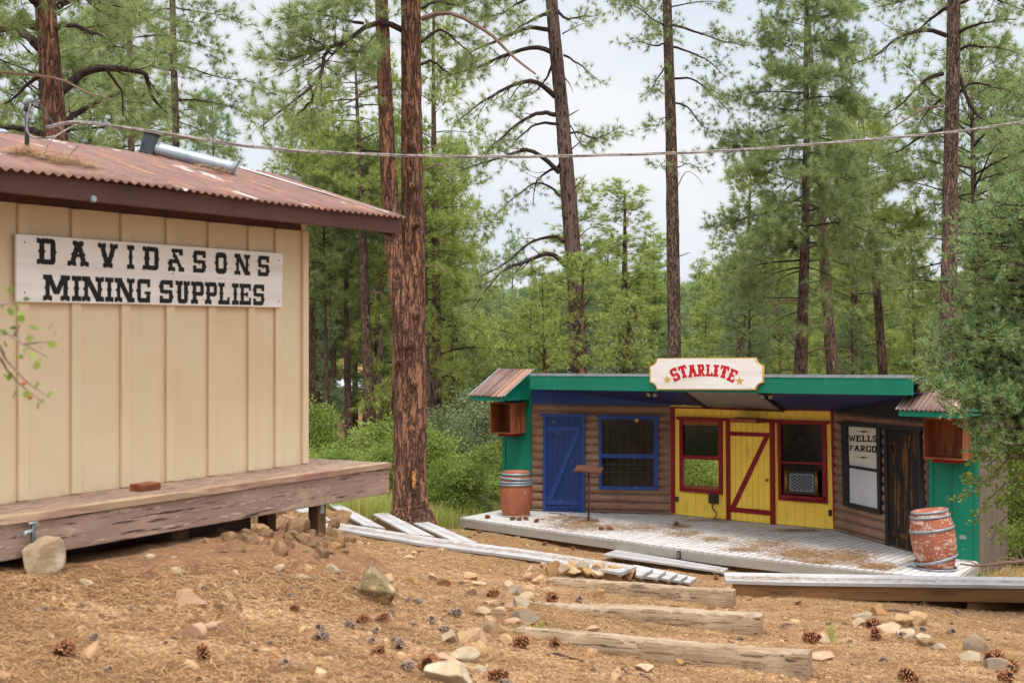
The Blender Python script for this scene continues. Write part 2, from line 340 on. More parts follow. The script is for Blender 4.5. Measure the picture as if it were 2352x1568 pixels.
# gable infill above the wall's end
mb = MB(); mb.prism([WS.at(s_cor-.001, z_top, 0), WS.at(s_cor-.001, z_e-.02+rise*OV, 0), WS.at(s_cor-.001, z_e+rise*t_r-.03, OV-t_r), WS.at(s_cor-.001, z_e-.02+rise*OV, 2*(OV-t_r)), WS.at(s_cor-.001, z_top, 2*(OV-t_r))], wu*-.05); mb.build('gable', cream, shed)
mb = MB(); mb.box(WS.at((s_left+s_cor)/2, z_top+.09, -.03), (s_cor-s_left)/2-.01, .02, .10, wu, wn); mb.build('frieze_board', brown_paint, shed)
def roof_hit(x, y):                          # pixel on the near roof slope
    r = ray(x, y); nrm = np.cross(wu, unit(-wn+np.array((0, 0, rise)))); o = roofp(0, 0)
    return r*((nrm @ o)/(nrm @ r))
# white flashing strip running down the sheet
fl = MB(); fa, fb = EV.px(548, 389), EV.px(895, 494)
for a_, b_ in ((s_tip-2.25, s_tip-.20),):
    fl.prism([roof_hit(548, 387)+np.array((0, 0, .014)), roof_hit(552, 390)+np.array((0, 0, .014)), roof_hit(893, 494.5)+np.array((0, 0, .018)), roof_hit(888, 493.5)+np.array((0, 0, .018))], (0, 0, .006))
fl.build('flashing_strip', sign_white, shed)
mb = MB(); mb.lathe([(.0, .012), (.018, .012), (.022, .0), (.012, -.03)], EV.px(214, 457, -.005), 10, wn); mb.build('porch_bulb_socket', galv, shed)
# porch
PD = .57; s_pe = s_of(flat(905, 1062, z_floor)); zt = z_floor
Wp = float((flat(0, 1190, zt)-WS.a) @ wn); 
nb = 5; bw = (Wp)/nb
mb = MB()
for k in range(nb+16):
    w0 = Wp-k*bw
    if w0 < .0: e0, e1 = s_cor-.3, s_pe-.012*(k % 3)
    else: e0, e1 = s_left, s_pe-.014*((k*7) % 3)
    if k == 0: continue
    if w0 < -depth: break
    mb.box(WS.at((e0+e1)/2, zt-.019, w0-bw/2+.0), (e1-e0)/2, bw/2-.004, .019, wu, wn)
mb.build('porch_boards', deck_wood, shed, bevel=.004)
mb = MB(); ng = 30; pts = np.linspace(s_left, s_pe+.01, ng)
top = [WS.at(s_, zt-.001+.002*math.sin(s_*9), Wp-.0+.005*math.sin(s_*3.3)+.004*math.sin(s_*11)) for s_ in pts]; bot = [WS.at(s_, zt-.04, Wp+.003*math.sin(s_*5)) for s_ in pts]
inn = [WS.at(s_, zt, Wp-bw+.004) for s_ in pts]
vs = top+bot+inn; fs = []
for k in range(ng-1): fs += [(k, k+1, ng+k+1, ng+k), (2*ng+k, 2*ng+k+1, k+1, k)]
mb.add(vs, fs); mb.add([top[-1], bot[-1], WS.at(s_pe+.01, zt-.04, Wp-bw+.004), inn[-1]], [(0, 1, 2, 3)]); mb.build('edge_board', edge_wood, shed)
mb = MB(); mb.box(WS.at((s_left+s_pe)/2, zt-.041-.097, Wp-.035), (s_pe-s_left)/2, .021, .096, wu, wn); mb.build('rim_joist', deck_wood, shed, bevel=.005)
mb = MB(); mb.box(WS.at(s_pe-.021, zt-.041-.085, Wp-.06-1.3), .021, 1.3, .085, wu, wn); mb.build('end_joist', deck_wood, shed, bevel=.005)
mb = MB(); mb.box(WS.at((s_left+s_cor-.6)/2, zt-.44, -.05), (s_cor-.6-s_left)/2, .03, .38, wu, wn); mb.build('light_block_skirt', brown_paint, shed)  # added panel that blocks light from behind, so it stays dark under the porch
mb = MB(); mb.box(WS.at((s_left+s_pe-.9)/2, zt-.04-.155, Wp-.42), (s_pe-.9-s_left)/2, .04, .05, wu, wn); mb.build('beam', brown_paint, shed)
for sx, w_, hw in ((s_of(flat(749, 1140, -1.18)), Wp-.10, .045), (s_of(flat(722, 1140, -1.18))-.03, Wp-.5, .05), (s_of(flat(388, 1190, -1.2)), Wp-.22, .075), (s_cor-5.2, Wp-.1, .05)):
    p = WS.at(sx, 0, w_); zg = float(gz(p[0], p[1]))-.15
    MB().box(WS.at(sx, (zt-.11+zg)/2, w_), hw, .045, (zt-.11-zg)/2, wu, wn).build('post', post_wood, shed, bevel=.004)
for sx in np.arange(s_cor-7, s_pe-.3, .61):
    MB().box(WS.at(sx, zt-.11, Wp-.07-.9), .019, .88, .068, wu, wn).build('floor_joist', brown_paint, shed)
# rough stone footing in the shadow under the porch
mb = MB(); p = WS.at(s_of(flat(749, 1140, -1.18)), 0, Wp-.055); mb.box(p+np.array((0, 0, zt-.25)), .02, .0025, .05, wu, wn); mb.build('post_bracket', galv, shed)

# things on and by the shed
blk = MB(); p = flat(334, 1125, zt); blk.box(p+np.array((0, 0, .022)), .085, .05, .022, wu, wn)
dirt_m = mat('bare_brown_dirt', lin(150, 112, 82, .8), [('noise', 6, I1, .4, .7, lin(124, 90, 66, .8)), ('noise', 30, I1, .52, .68, lin(176, 138, 106, .8)), ('noise', 70, I1, .6, .72, lin(84, 62, 48, .75))], rough=1, spec=.05, bumps=[('noise', 14, I1, .6, .04), ('noise', 60, I1, .5, .01)])
rr, tt_ = np.meshgrid(np.linspace(0, 1, 60), np.linspace(0, 2*math.pi, 90)); ex = rr*np.cos(tt_)*1.75; ey = rr*np.sin(tt_)*.85
DX = -1.85+ex*wu[0]+ey*wn[0]; DY = 9.15+ex*wu[1]+ey*wn[1]; edge = 1-.12*np.sin(tt_*3+1)-.08*np.sin(tt_*7); DZ = gz(DX, DY)+.035*(1-(rr/edge)**2)+.012*np.sin(DX*23)*np.sin(DY*19)*(1-rr)
ii = (np.arange(89)[:, None]*60+np.arange(59)[None]).ravel()
o = np_obj('dirt', np.stack([DX, DY, DZ], -1).reshape(-1, 3), np.stack([ii, ii+1, ii+61, ii+60], 1), dirt_m, smooth=True); o['kind'] = 'structure'
mt_red = mat('reddish_block_wood', lin(150, 86, 56, .8), [('noise', 20, (.1, 1, 1), .45, .65, lin(110, 60, 40, .8))], rough=.7, rotz=WALLA)
tag(blk.build('wood_block', mt_red, bevel=.004), 'small reddish brown wood block lying on the porch boards', 'wood block')
pp = WS.px(76, 1205, Wp+.02); pt = thing('water_tap', 'rusty standpipe with a tap in front of the porch rim, behind the boulder', 'tap', (pp[0], pp[1], gz(pp[0], pp[1])))
MB().tube([(pp[0], pp[1], gz(pp[0], pp[1])-.05), pp], .013, 10).build('pipe', dark_metal, pt, True)
MB().tube([pp+np.array((0, 0, -.03)), pp+wn*.0-wu*.05+np.array((0, 0, -.035)), pp-wu*.06+np.array((0, 0, -.055))], .011, 8).build('spout', galv, pt, True)
MB().tube([pp-wu*.03+np.array((0, 0, .01)), pp+wu*.03+np.array((0, 0, .01))], .007, 8).build('handle', galv, pt, True)
# lengths of grey stovepipe lying on the roof
ra, rb = None, None
def roof_hit(x, y):                          # pixel on the near roof slope
    r = ray(x, y); nrm = np.cross(wu, unit(-wn+np.array((0, 0, rise)))); o = roofp(0, 0)
    return r*((nrm @ o)/(nrm @ r))
flue = thing('stovepipe', 'grey galvanised stovepipe lying on its side along the rusty roof', 'pipe', roof_hit(440, 372))
A, B = roof_hit(352, 357), roof_hit(538, 404); ax = unit(B-A); up = unit(np.cross(ax, np.cross((0, 0, 1.), ax))); rp_ = .049
A = A+up*rp_*1.02; B = B+up*rp_*1.02
mb = MB(); n = 28; th = np.linspace(-.3, 2*math.pi-.9, n); sx = unit(np.cross(ax, up)); vs = []; fs = []
for k, q in enumerate(np.linspace(0, 1, 14)):
    c0 = A+(B-A)*q
    for tq in th: vs.append(c0+(sx*math.cos(tq+2.4)+up*math.sin(tq+2.4))*rp_*(1+.015*math.sin(q*9+tq)))
for k in range(13):
    for j in range(n-1): fs.append((k*n+j, k*n+j+1, (k+1)*n+j+1, (k+1)*n+j))
mb.add(vs, fs); o = mb.build('tube', galv, flue, True); sm = o.modifiers.new('thick', 'SOLIDIFY'); sm.thickness = .003
for q in (.02, .16, .55): MB().lathe([(rp_*1.02, -.008), (rp_*1.06, -.004), (rp_*1.06, .004), (rp_*1.02, .008)], A+(B-A)*q, 24, ax).build('seam_band', galv, flue, True)
mb = MB(); mb.box(A-ax*.05+up*.02, .05, .06, .075, ax, sx, up); mb.box(A-ax*.05+up*.105, .06, .07, .012, ax, sx, up); mb.build('cap_box', dark_metal, flue, bevel=.006)
mb = MB(); mb.tube([A-ax*.02+sx*.05-up*.03, A-ax*.13-sx*.01+up*.03], .006, 6); mb.build('strap', galv, flue)
# service mast, its drop wires and the twisted line
mp0 = roof_hit(62, 348); mpt = mp0*1.0; mpt[2] += (348-235)/F0*mp0[1]
mast = thing('service_mast', 'grey conduit mast with a hooded weatherhead standing on the rusty roof', 'electrical mast', mp0)
MB().tube([mp0-np.array((0, 0, .08)), mpt], .0145, 12).build('conduit', dark_metal, mast, True)
MB().lathe([(.015, -.035), (.024, -.02), (.029, .004), (.026, .02), (.014, .029), (0, .031)], mpt+np.array((.012, 0, .012)), 18, unit(np.array((.75, .2, .65)))).build('weatherhead', galv, mast, True)
MB().tube([mpt-np.array((0, 0, .05)), mpt-np.array((0, 0, .015))], .020, 12).build('mast_collar', dark_metal, mast, True)
mb = MB(); mb.lathe([(.0205, -.012), (.024, -.006), (.024, .006), (.0205, .012)], mp0+np.array((0, 0, .01)), 16); mb.build('roof_collar', dark_metal, mast, True)
d0 = mp0[1]
for k, pix in enumerate(([(66, 232), (90, 238), (115, 275), (147, 303), (168, 318), (205, 330)], [(70, 238), (64, 268), (62, 300), (78, 316), (120, 315), (150, 300), (182, 284)], [(92, 231), (80, 240), (70, 270)], [(150, 300), (115, 325), (105, 350), (106, 372)], [(182, 332), (165, 350), (152, 366)])):
    MB().tube(catmull([V(x, y, d0-.02*k-.01) for x, y in pix], 24), .0042 if k != 1 else .006, 7).build('drop_wire', cable_m if k else dark_metal, mast, True)
P = [(106, 293, 7.55), (180, 281, 7.7), (330, 300, 7.95), (600, 339, 8.35), (800, 353, 8.7), (1000, 359, 9.0), (1200, 360, 9.3), (1400, 356, 9.6), (1600, 350, 9.9), (1750, 341, 10.1), (1900, 329, 10.35), (2050, 316, 10.6), (2200, 302, 10.85), (2352, 279, 11.1), (2600, 236, 11.6)]
cp = catmull([V(*p) for p in P], 700)
ln = thing('power_line', 'grey twisted power cable strung across the picture from the shed roof', 'cable', V(180, 281, 7.7))
sarc = np.concatenate([[0], np.cumsum(np.linalg.norm(np.diff(cp, axis=0), axis=1))])
for k in range(3):
    ph = 2*math.pi*k/3; tw = sarc/1.15*2*math.pi*1.0+ph+.8*np.sin(sarc*.9)
    off = np.stack([np.zeros_like(tw), np.cos(tw), np.sin(tw)], 1)*.0062
    MB().tube(cp+off, .0052 if k else .0045, 6).build('strand', cable_m, ln, True)
# a grey board end showing behind the ridge
q = WS.at(s_tip-1.9, z_e+rise*t_r, OV-t_r-.25)
p = V(668, 409, 11.75); mb = MB(); mb.box(p+np.array((0, 0, -.03)), .12, .02, .05, wu, wn)
grey_board = mat('grey_board', lin(150, 136, 126, .8), [('noise', 20, (.1, 1, 1), .45, .65, lin(120, 106, 98, .8))], rough=.85)
tag(mb.build('loose_board', grey_board), 'short grey board lying on the back slope of the rusty roof', 'board')
# the sign
sb_ = thing('mining_supply_sign', 'long whitewashed plywood sign with black western lettering nailed to the cream wall', 'sign', WS.px(345, 620, .03))
Q = [(38, 537), (650, 582), (648, 706), (38, 693)]
w_s = .043
MB().prism([WS.px(x, y, w_s) for x, y in Q], -wn*.018).build('board', sign_white, sb_, bevel=.002)
# ------------------------------------------------------------------ western slab lettering built from polygons in a unit cell
def rect(x0, x1, y0, y1): return [(x0, y0), (x1, y0), (x1, y1), (x0, y1)]
def slab(xc, w, bottom, h=.2, nd=.05):      # a serif with a notch in its outer edge
    a, b = xc-w/2, xc+w/2
    p = [(a, 0), (xc-.07, 0), (xc, nd), (xc+.07, 0), (b, 0), (b, h*.8), (b-.03, h), (a+.03, h), (a, h*.8)]
    return p if bottom else [(x, 1-y) for x, y in reversed(p)]
def spur(x, y, s, k=.075): return [(x, y-k), (x+s*k, y), (x, y+k)]
def diag(x0, y0, x1, y1, w): return [(x0-w/2, y0), (x0+w/2, y0), (x1+w/2, y1), (x1-w/2, y1)]
def cham(x0, x1, y0, y1, c, corners):       # rectangle with cut corners: a = top left, b = top right, c = bottom right, d = bottom left
    p = []
    p += [(x0+c, y0), (x0+c*.3, y0+c*.3), (x0, y0+c)][::-1] if 'd' in corners else [(x0, y0)]
    p += [(x1-c, y0), (x1-c*.3, y0+c*.3), (x1, y0+c)] if 'c' in corners else [(x1, y0)]
    p += [(x1, y1-c), (x1-c*.3, y1-c*.3), (x1-c, y1)] if 'b' in corners else [(x1, y1)]
    p += [(x0+c, y1), (x0+c*.3, y1-c*.3), (x0, y1-c)] if 'a' in corners else [(x0, y1)]
    return p
def glyph(ch, T=.26, H=.2):
    """polygons over x 0..1, y 0..1 (the cell is stretched to the letter's own width)"""
    t = T
    if ch == 'I': return [rect(.5-t*.8, .5+t*.8, .1, .9), slab(.5, 1, 1, H), slab(.5, 1, 0, H), spur(.5-t*.8, .5, -1, .1), spur(.5+t*.8, .5, 1, .1)]
    if ch == 'D': return [rect(.14, .14+t, .1, .9), slab(.2, .4, 1, H), slab(.2, .4, 0, H), cham(.3, 1, 0, H, .16, 'c'), cham(.3, 1, 1-H, 1, .16, 'b'), rect(1-t, 1, .14, .86), spur(.14, .5, -1), spur(.14+t, .5, 1), spur(1, .5, 1)]
    if ch == 'A': return [diag(.22, .1, .5, .95, t*.9), diag(.78, .1, .5, .95, t*.9), slab(.2, .4, 1, H), slab(.8, .4, 1, H), slab(.5, .5, 0, H), rect(.3, .7, .36, .48), spur(.24, .46, -1, .09), spur(.76, .46, 1, .09)]
    if ch == 'V': return [diag(.5, .05, .2, .9, t*.9), diag(.5, .05, .8, .9, t*.9), slab(.2, .4, 0, H), slab(.8, .4, 0, H), slab(.5, .48, 1, H), spur(.27, .5, -1, .09), spur(.73, .5, 1, .09)]
    if ch == 'N': return [rect(.12, .12+t*.62, .1, .9), rect(.88-t*.62, .88, .1, .9), diag(.8, .0, .2, 1, t), slab(.19, .38, 1, H), slab(.19, .38, 0, H), slab(.81, .38, 0, H), slab(.82, .36, 1, H), spur(.12, .5, -1), spur(.88, .5, 1)]
    if ch == 'M': return [rect(.09, .09+t*.6, .1, .9), rect(.91-t*.6, .91, .1, .9), diag(.5, .25, .2, 1, t*.75), diag(.5, .25, .8, 1, t*.75), slab(.17, .33, 1, H), slab(.82, .34, 1, H), slab(.17, .33, 0, H), slab(.83, .34, 0, H), spur(.09, .5, -1, .05), spur(.91, .5, 1, .05)]
    if ch == 'O': return [cham(0, 1, 0, H, .25, 'cd'), cham(0, 1, 1-H, 1, .25, 'ab'), rect(.03, .03+t, .14, .86), rect(.97-t, .97, .14, .86), spur(.03, .5, -1, .1), spur(.97, .5, 1, .1)]
    if ch == 'S': return [cham(.02, .98, 1-H, 1, .18, 'a'), rect(.04, .04+t, .48, .87), rect(.98-t*.9, .98, .68, 1), cham(.04, .96, .42, .58, .1, 'bd'), rect(.96-t, .96, .13, .5), cham(.02, .96, 0, H, .18, 'c'), rect(.02, .02+t*.9, 0, .32), spur(.04, .72, -1, .09), spur(.96, .28, 1, .09), spur(.5, .44, -1, .1)]
    if ch == 'G': return [cham(.02, .98, 1-H, 1, .18, 'a'), cham(.02, .98, 0, H, .18, 'd'), rect(.04, .04+t, .14, .86), rect(.98-t*.8, .98, .66, 1), rect(.98-t, .98, 0, .45), rect(.58, 1.02, .36, .48), spur(.04, .5, -1, .1)]
    if ch == 'U': return [rect(.14, .14+t, .14, .9), rect(.86-t, .86, .14, .9), cham(.14, .86, 0, H, .18, 'cd'), slab(.25, .5, 0, H), slab(.78, .44, 0, H), spur(.14, .5, -1), spur(.86, .5, 1)]
    if ch == 'P': return [rect(.14, .14+t, .1, .9), slab(.27, .54, 1, H), slab(.24, .48, 0, H), cham(.3, 1, 1-H, 1, .18, 'b'), cham(.3, 1, .36, .54, .16, 'c'), rect(1-t, 1, .48, .86), spur(.14, .5, -1), spur(.14+t, .25, 1, .05)]
    if ch == 'L': return [rect(.14, .14+t, .1, .9), slab(.28, .56, 0, H), cham(.0, 1, 0, H, .05, ''), rect(1-t*.7, 1, .0, .34), spur(.14, .5, -1), spur(.14+t, .5, 1)]
    if ch == 'E': return [rect(.12, .12+t, .1, .9), rect(0, 1, 1-H, 1), rect(0, 1, 0, H), rect(1-t*.6, 1, .68, 1), rect(1-t*.6, 1, 0, .34), rect(.3, .7, .44, .56), rect(.62, .74, .38, .62), spur(.12, .5, -1)]
    if ch == 'F': return [rect(.12, .12+t, .1, .9), rect(0, 1, 1-H, 1), slab(.26, .52, 1, H), rect(1-t*.6, 1, .62, 1), rect(.3, .7, .44, .56), rect(.62, .74, .36, .64), spur(.12, .5, -1)]
    if ch == 'T': return [rect(.5-t*.55, .5+t*.55, .1, .95), rect(0, 1, 1-H, 1), rect(0, t*.6, .66, 1), rect(1-t*.6, 1, .66, 1), slab(.5, .56, 1, H), spur(.5-t*.55, .5, -1), spur(.5+t*.55, .5, 1)]
    if ch == 'R': return [rect(.12, .12+t, .1, .9), slab(.24, .48, 1, H), slab(.22, .44, 0, H), cham(.3, .94, 1-H, 1, .18, 'b'), cham(.3, .94, .44, .58, .12, 'c'), rect(.94-t, .94, .5, .86), diag(.84, .0, .5, .5, t), rect(.7, 1.02, 0, .14), spur(.12, .5, -1)]
    if ch == 'W': return [diag(.28, 0, .12, .92, t*.6), diag(.28, 0, .5, .8, t*.45), diag(.72, 0, .5, .8, t*.45), diag(.72, 0, .88, .92, t*.6), slab(.14, .32, 0, H*.7), slab(.88, .28, 0, H*.7), rect(.38, .6, .78, .9)]
    if ch == '&': return [rect(.3, .3+t*.6, .6, .95), rect(.22, .92, 1-H*.8, 1), rect(.7, .92, .72, 1), diag(.9, .0, .4, .75, t*.8), cham(.04, .7, .36, .54, .1, 'a'), rect(.06, .06+t*.8, .1, .5), slab(.22, .44, 1, H), slab(.84, .34, 1, H), spur(.06, .35, -1, .1)]
    return []
def letters(mt, parent, plane, quads, w, off=.0022):
    """quads: (char, [(x, y) pixel of top left, top right, bottom right, bottom left])"""
    for ch, q in quads:
        m = MB()
        q = [np.array(p, float) for p in q]
        for k, poly in enumerate(glyph(ch)):
            def at(x, y):
                p = (q[3]*(1-x)+q[2]*x)*(1-y)+(q[0]*(1-x)+q[1]*x)*y
                return plane.px(p[0], p[1], w+off+.00012*k)
            m.prism([at(x, y) for x, y in poly], -plane.n*(off*.9))
        m.build('letter', mt, parent)
def row(txt, xs, ta, tb, ba, bb, x0, x1, fx, fy, slant=0):
    out = []
    for ch, (a, b) in zip(txt, xs):
        f = lambda x, p, q: p+(q-p)*(x-x0)/(x1-x0)
        out.append((ch, [fx(a, f(a, ta, tb)), fx(b, f(b, ta, tb)), fx(b, f(b, ba, bb)), fx(a, f(a, ba, bb))]))
    return out
cr = lambda x, y: (x*.2852, 514.5+y*.2852)
r1 = row('DAVID&SONS', [(297, 448), (545, 717), (790, 950), (1025, 1082), (1150, 1278), (1355, 1483), (1555, 1660), (1735, 1828), (1890, 2015), (2077, 2170)], 110, 256, 322, 420, 297, 2120, cr, None)
r2 = row('MININGSUPPLIES', [(348, 565), (580, 655), (660, 838), (848, 915), (925, 1085), (1103, 1212), (1285, 1395), (1415, 1530), (1540, 1642), (1652, 1748), (1760, 1850), (1870, 1922), (1930, 2022), (2040, 2130)], 405, 486, 614, 654, 348, 2085, cr, None)
letters(ink, sb_, WS, r1, w_s)
letters(ink, sb_, WS, r2, w_s)
for x, y in ((57, 556), (57, 672), (640, 598), (640, 692), (396, 628)):
    MB().lathe([(0, .003), (.005, .002), (.006, 0)], WS.px(x, y, w_s), 8, wn).build('nail', nail_m, sb_)
# ------------------------------------------------------------------ stage house: a shallow U of three fronts with two wings
def paint(name, c, chip, k=.85, lo=.68, hi=.74, sc=9, st=(1, 1, .25), rough=.6, extra=()):
    return mat(name, lin(*c, k), [('noise', 1.5, I1, .4, .75, tuple(v*.86 for v in lin(*c, k)))]+list(extra)+[('noise', 5, (1, 1, .35), .58, .8, tuple(v*.55+.02 for v in lin(*c, k))), ('noise', 11, (1, 1, .2), .64, .74, tuple(min(1, v*.75+.09) for v in lin(*c, k))), ('noise', sc, st, lo, hi, chip)], rough=rough, spec=.3, bumps=[('noise', 40, (1, 1, .15), .18, .003)])
P_blue = paint('blue_paint', (48, 80, 150), lin(150, 120, 92, .8), .8, .66, .70, 15, (1, 1, .3))
P_door = paint('dark_blue_paint', (40, 66, 126), lin(150, 124, 98, .8), .8, .67, .70, 17, (1, 1, .3))
P_navy = paint('navy_paint', (40, 50, 108), lin(40, 40, 80), .8, .8, .9)
P_teal = paint('teal_green_paint', (8, 126, 98), lin(190, 184, 150, .85), .85, .70, .73, 24, (.3, .3, 1.6))
P_red = paint('dark_red_paint', (146, 22, 30), lin(100, 10, 18, .85), .85, .6, .8)
P_yel = paint('yellow_paint', (255, 214, 84), lin(244, 196, 66, .97), 1.0, .55, .85, 2.2, (1, 1, .3), extra=[('noise', 26, (1, 1, .1), .69, .73, lin(130, 90, 40, .8))])
P_blk = paint('black_paint', (46, 46, 48), lin(70, 64, 58, .8), .8, .62, .74, 20, (1, 1, .2))
log_m = mat('stained_log_brown', lin(156, 120, 96, .95), [('noise', 2.2, (1, 1, .6), .4, .7, lin(132, 100, 80, .95)), ('noise', 9, (.4, .4, 5), .58, .7, lin(92, 66, 54, .8)), ('noise', 7, (.3, .3, 4), .64, .74, lin(176, 144, 122, .9))], rough=.75, bumps=[('noise', 14, (.4, .4, 6), .4, .006)])
chink = mat('grey_chinking', lin(150, 138, 126, .85), [('noise', 12, I1, .4, .7, lin(120, 106, 96, .85))], rough=.9)
pane_m = mat('black_backed_glass', lin(22, 24, 26, .8), [('noise', 4, I1, .5, .8, lin(44, 44, 44)), ('noise', 18, (1, 1, .4), .62, .8, lin(70, 66, 62))], rough=.12, spec=.4)
bar_m = mat('dull_iron_bar', lin(96, 96, 96, .7), rough=.5, metal=.4)
poster_m = mat('cream_paper', lin(216, 210, 196, .95), [('noise', 4, I1, .5, .8, lin(204, 194, 176, .95))], rough=.6)
white_pane = mat('white_painted_pane', lin(206, 208, 210, .95), [('noise', 3, (1, 1, .3), .5, .8, lin(190, 192, 194, .95))], rough=.5)
box_wood = mat('red_cedar_wood', lin(164, 96, 58, .85), [('noise', 9, (1, 1, .12), .45, .7, lin(104, 52, 30, .8)), ('noise', 26, (1, 1, .08), .6, .72, lin(168, 104, 66, .8))], rough=.65, bumps=[('noise', 30, (1, 1, .1), .2, .003)])
burnt = mat('charred_door_wood', lin(44, 38, 34, .8), [('noise', 5, (1.6, 1.6, .16), .53, .60, lin(122, 78, 40, .8)), ('noise', 13, (1.5, 1.5, .3), .56, .62, lin(40, 33, 30, .8)), ('noise', 16, (1, 1, .2), .66, .7, lin(170, 120, 66, .8))], rough=.75, bumps=[('noise', 30, (1, 1, .1), .35, .005)])
deck_grey = mat('grey_composite_boards', lin(200, 193, 186, .95), [('noise', 1.3, I1, .4, .7, lin(184, 174, 166, .95)), ('noise', 7, I1, .56, .72, lin(172, 156, 142, .95)), ('cell', 7, (1, 1, 1), .2, .8, lin(200, 196, 194, .95))], rough=.75, bumps=[('noise', 80, I1, .1, .002)])
rim_grey = mat('grey_rim_board', lin(168, 162, 152, .9), [('noise', 3, (.4, .4, 2), .4, .7, lin(150, 142, 130, .9))], rough=.75)
bench_grey = mat('pale_grey_bench_boards', lin(178, 174, 172, .9), [('noise', 2, I1, .4, .7, lin(160, 154, 150, .9)), ('noise', 7, I1, .58, .72, lin(150, 136, 122, .88)), ('noise', 20, I1, .62, .74, lin(170, 160, 152, .9))], rough=.7)
support_wood = mat('brown_support_wood', lin(134, 98, 62, .8), [('noise', 10, (.2, 1, 1), .45, .7, lin(96, 68, 44, .8))], rough=.85)
brass = mat('brass', lin(190, 140, 60), rough=.35, metal=.8)
grey_siding = mat('grey_brown_siding', lin(128, 112, 100, .8), [('noise', 2, (1, 1, .3), .4, .7, lin(112, 98, 88, .8))], rough=.7)
tin_roof = mat('rusty_tin_awning', lin(132, 106, 94, .85), [('noise', 3, (1, 1, 1), .45, .6, lin(120, 84, 74, .85)), ('noise', 1.6, (1.2, 1.2, 1), .60, .66, lin(190, 150, 124, .9)), ('noise', 9, (1.6, .04, .04), .5, .62, lin(92, 66, 56, .8)), ('noise', 12, (1.6, .05, .05), .56, .66, lin(150, 120, 104, .82)), ('noise', 30, I1, .6, .72, lin(96, 66, 56, .8))], rough=.6, spec=.4, rotz=R(-36.87))  # rust, with streaks down the slope that paint in the ribs' shading
tan_tin = mat('tan_rusted_tin', lin(170, 132, 108, .8), [('noise', 10, (1.6, .05, .05), .48, .62, lin(132, 92, 72, .8)), ('noise', 4, I1, .5, .7, lin(170, 126, 100, .85))], rough=.6, rotz=R(-36.87))
gold = mat('ochre_gold_paint', lin(214, 170, 92, .9), [('noise', 8, I1, .5, .8, lin(196, 150, 74, .9))], rough=.6)
scar_red = mat('bright_red_sign_paint', lin(206, 22, 44, .9), rough=.5)
bulb_m = mat('pale_lamp_glass', lin(130, 124, 104, .8), rough=.3, spec=.5)

L0, L1 = FL(1222, 1172), FL(1541, 1180.3); Y1 = FL(1917, 1216); R1 = FL(2135, 1277)
nf = np.array((-.6, -.8, 0)); uf = np.array((.8, -.6, 0))
GL0 = L0-uf*.75; GR1 = R1+uf*.815
WL, WY, WR = Wall(L0, L1), Wall(L1, Y1), Wall(Y1, R1)
WGL, WGR = Wall(GL0, L0), Wall(R1, GR1)
ZT = -1.53
house = thing('stage_house', 'low log cabin stage front in blue, yellow, red and teal with a flat green fascia', 'stage building', (L1[0], L1[1], FZ))
def P4(pl, pix, w0, w1, m=None):
    m = m or MB(); return m.prism([pl.px(x, y, w1) for x, y in pix], -pl.n*(w1-w0))
def logs(pl, ztop, u0, u1, parent):
    back = MB(); back.box(pl.at((u0+u1)/2, (FZ+ztop)/2, -.03), (u1-u0)/2, .04, (ztop-FZ)/2, pl.u, pl.n); W_ = back.build('log_wall', chink, parent)
    n = 13; pitch = (ztop-FZ)/13.3; z = ztop
    for k in range(14):
        h = min(pitch, z-FZ); zc = z-h/2; z -= pitch
        if h < .02: continue
        th = np.linspace(-math.pi/2, math.pi/2, 9); us = np.linspace(u0+.005, u1-.005, 14); vs = []; fs = []
        ph = rng.random()*6
        for i, u in enumerate(us):
            e = .6+.4*min(1, min(i, 13-i)/.9) if i in (0, 13) else 1
            for t_ in th: vs.append(pl.at(u, zc+math.sin(t_)*(h/2-.006)*(.97+.03*math.sin(u*2+ph)), .008+math.cos(t_)*.058*e))
        for i in range(13):
            for j in range(8): fs.append((i*9+j, i*9+j+1, i*9+10+j, i*9+9+j))
        fs += [tuple(range(9)), tuple(13*9+j for j in reversed(range(9)))]
        MB().add(vs, fs).build('log', log_m, W_, True)
    return W_
logs(WL, ZT, 0, WL.len, house); logs(WR, ZT, .02, WR.len, house)
def header(pl, xa, xb, ya0, ya1, yb0, yb1, w0, w1, m, parent, tip=10):
    P4(pl, [(xa, ya0), (xb, yb0), (xb-tip, yb1), (xa+tip, ya1)], w0, w1).build('header', m, parent, bevel=.003)
def frame(pl, q_out, q_in, w0, w1, m, parent, name='frame'):
    o = [np.array(p, float) for p in q_out]; i_ = [np.array(p, float) for p in q_in]
    for a, b in ((0, 1), (1, 2), (2, 3), (3, 0)):   # top, right, bottom, left: mitred, each a hair apart
        P4(pl, [o[a], o[b], i_[b], i_[a]], w0, w1+(.0015 if a % 2 else 0)).build(name, m, parent)
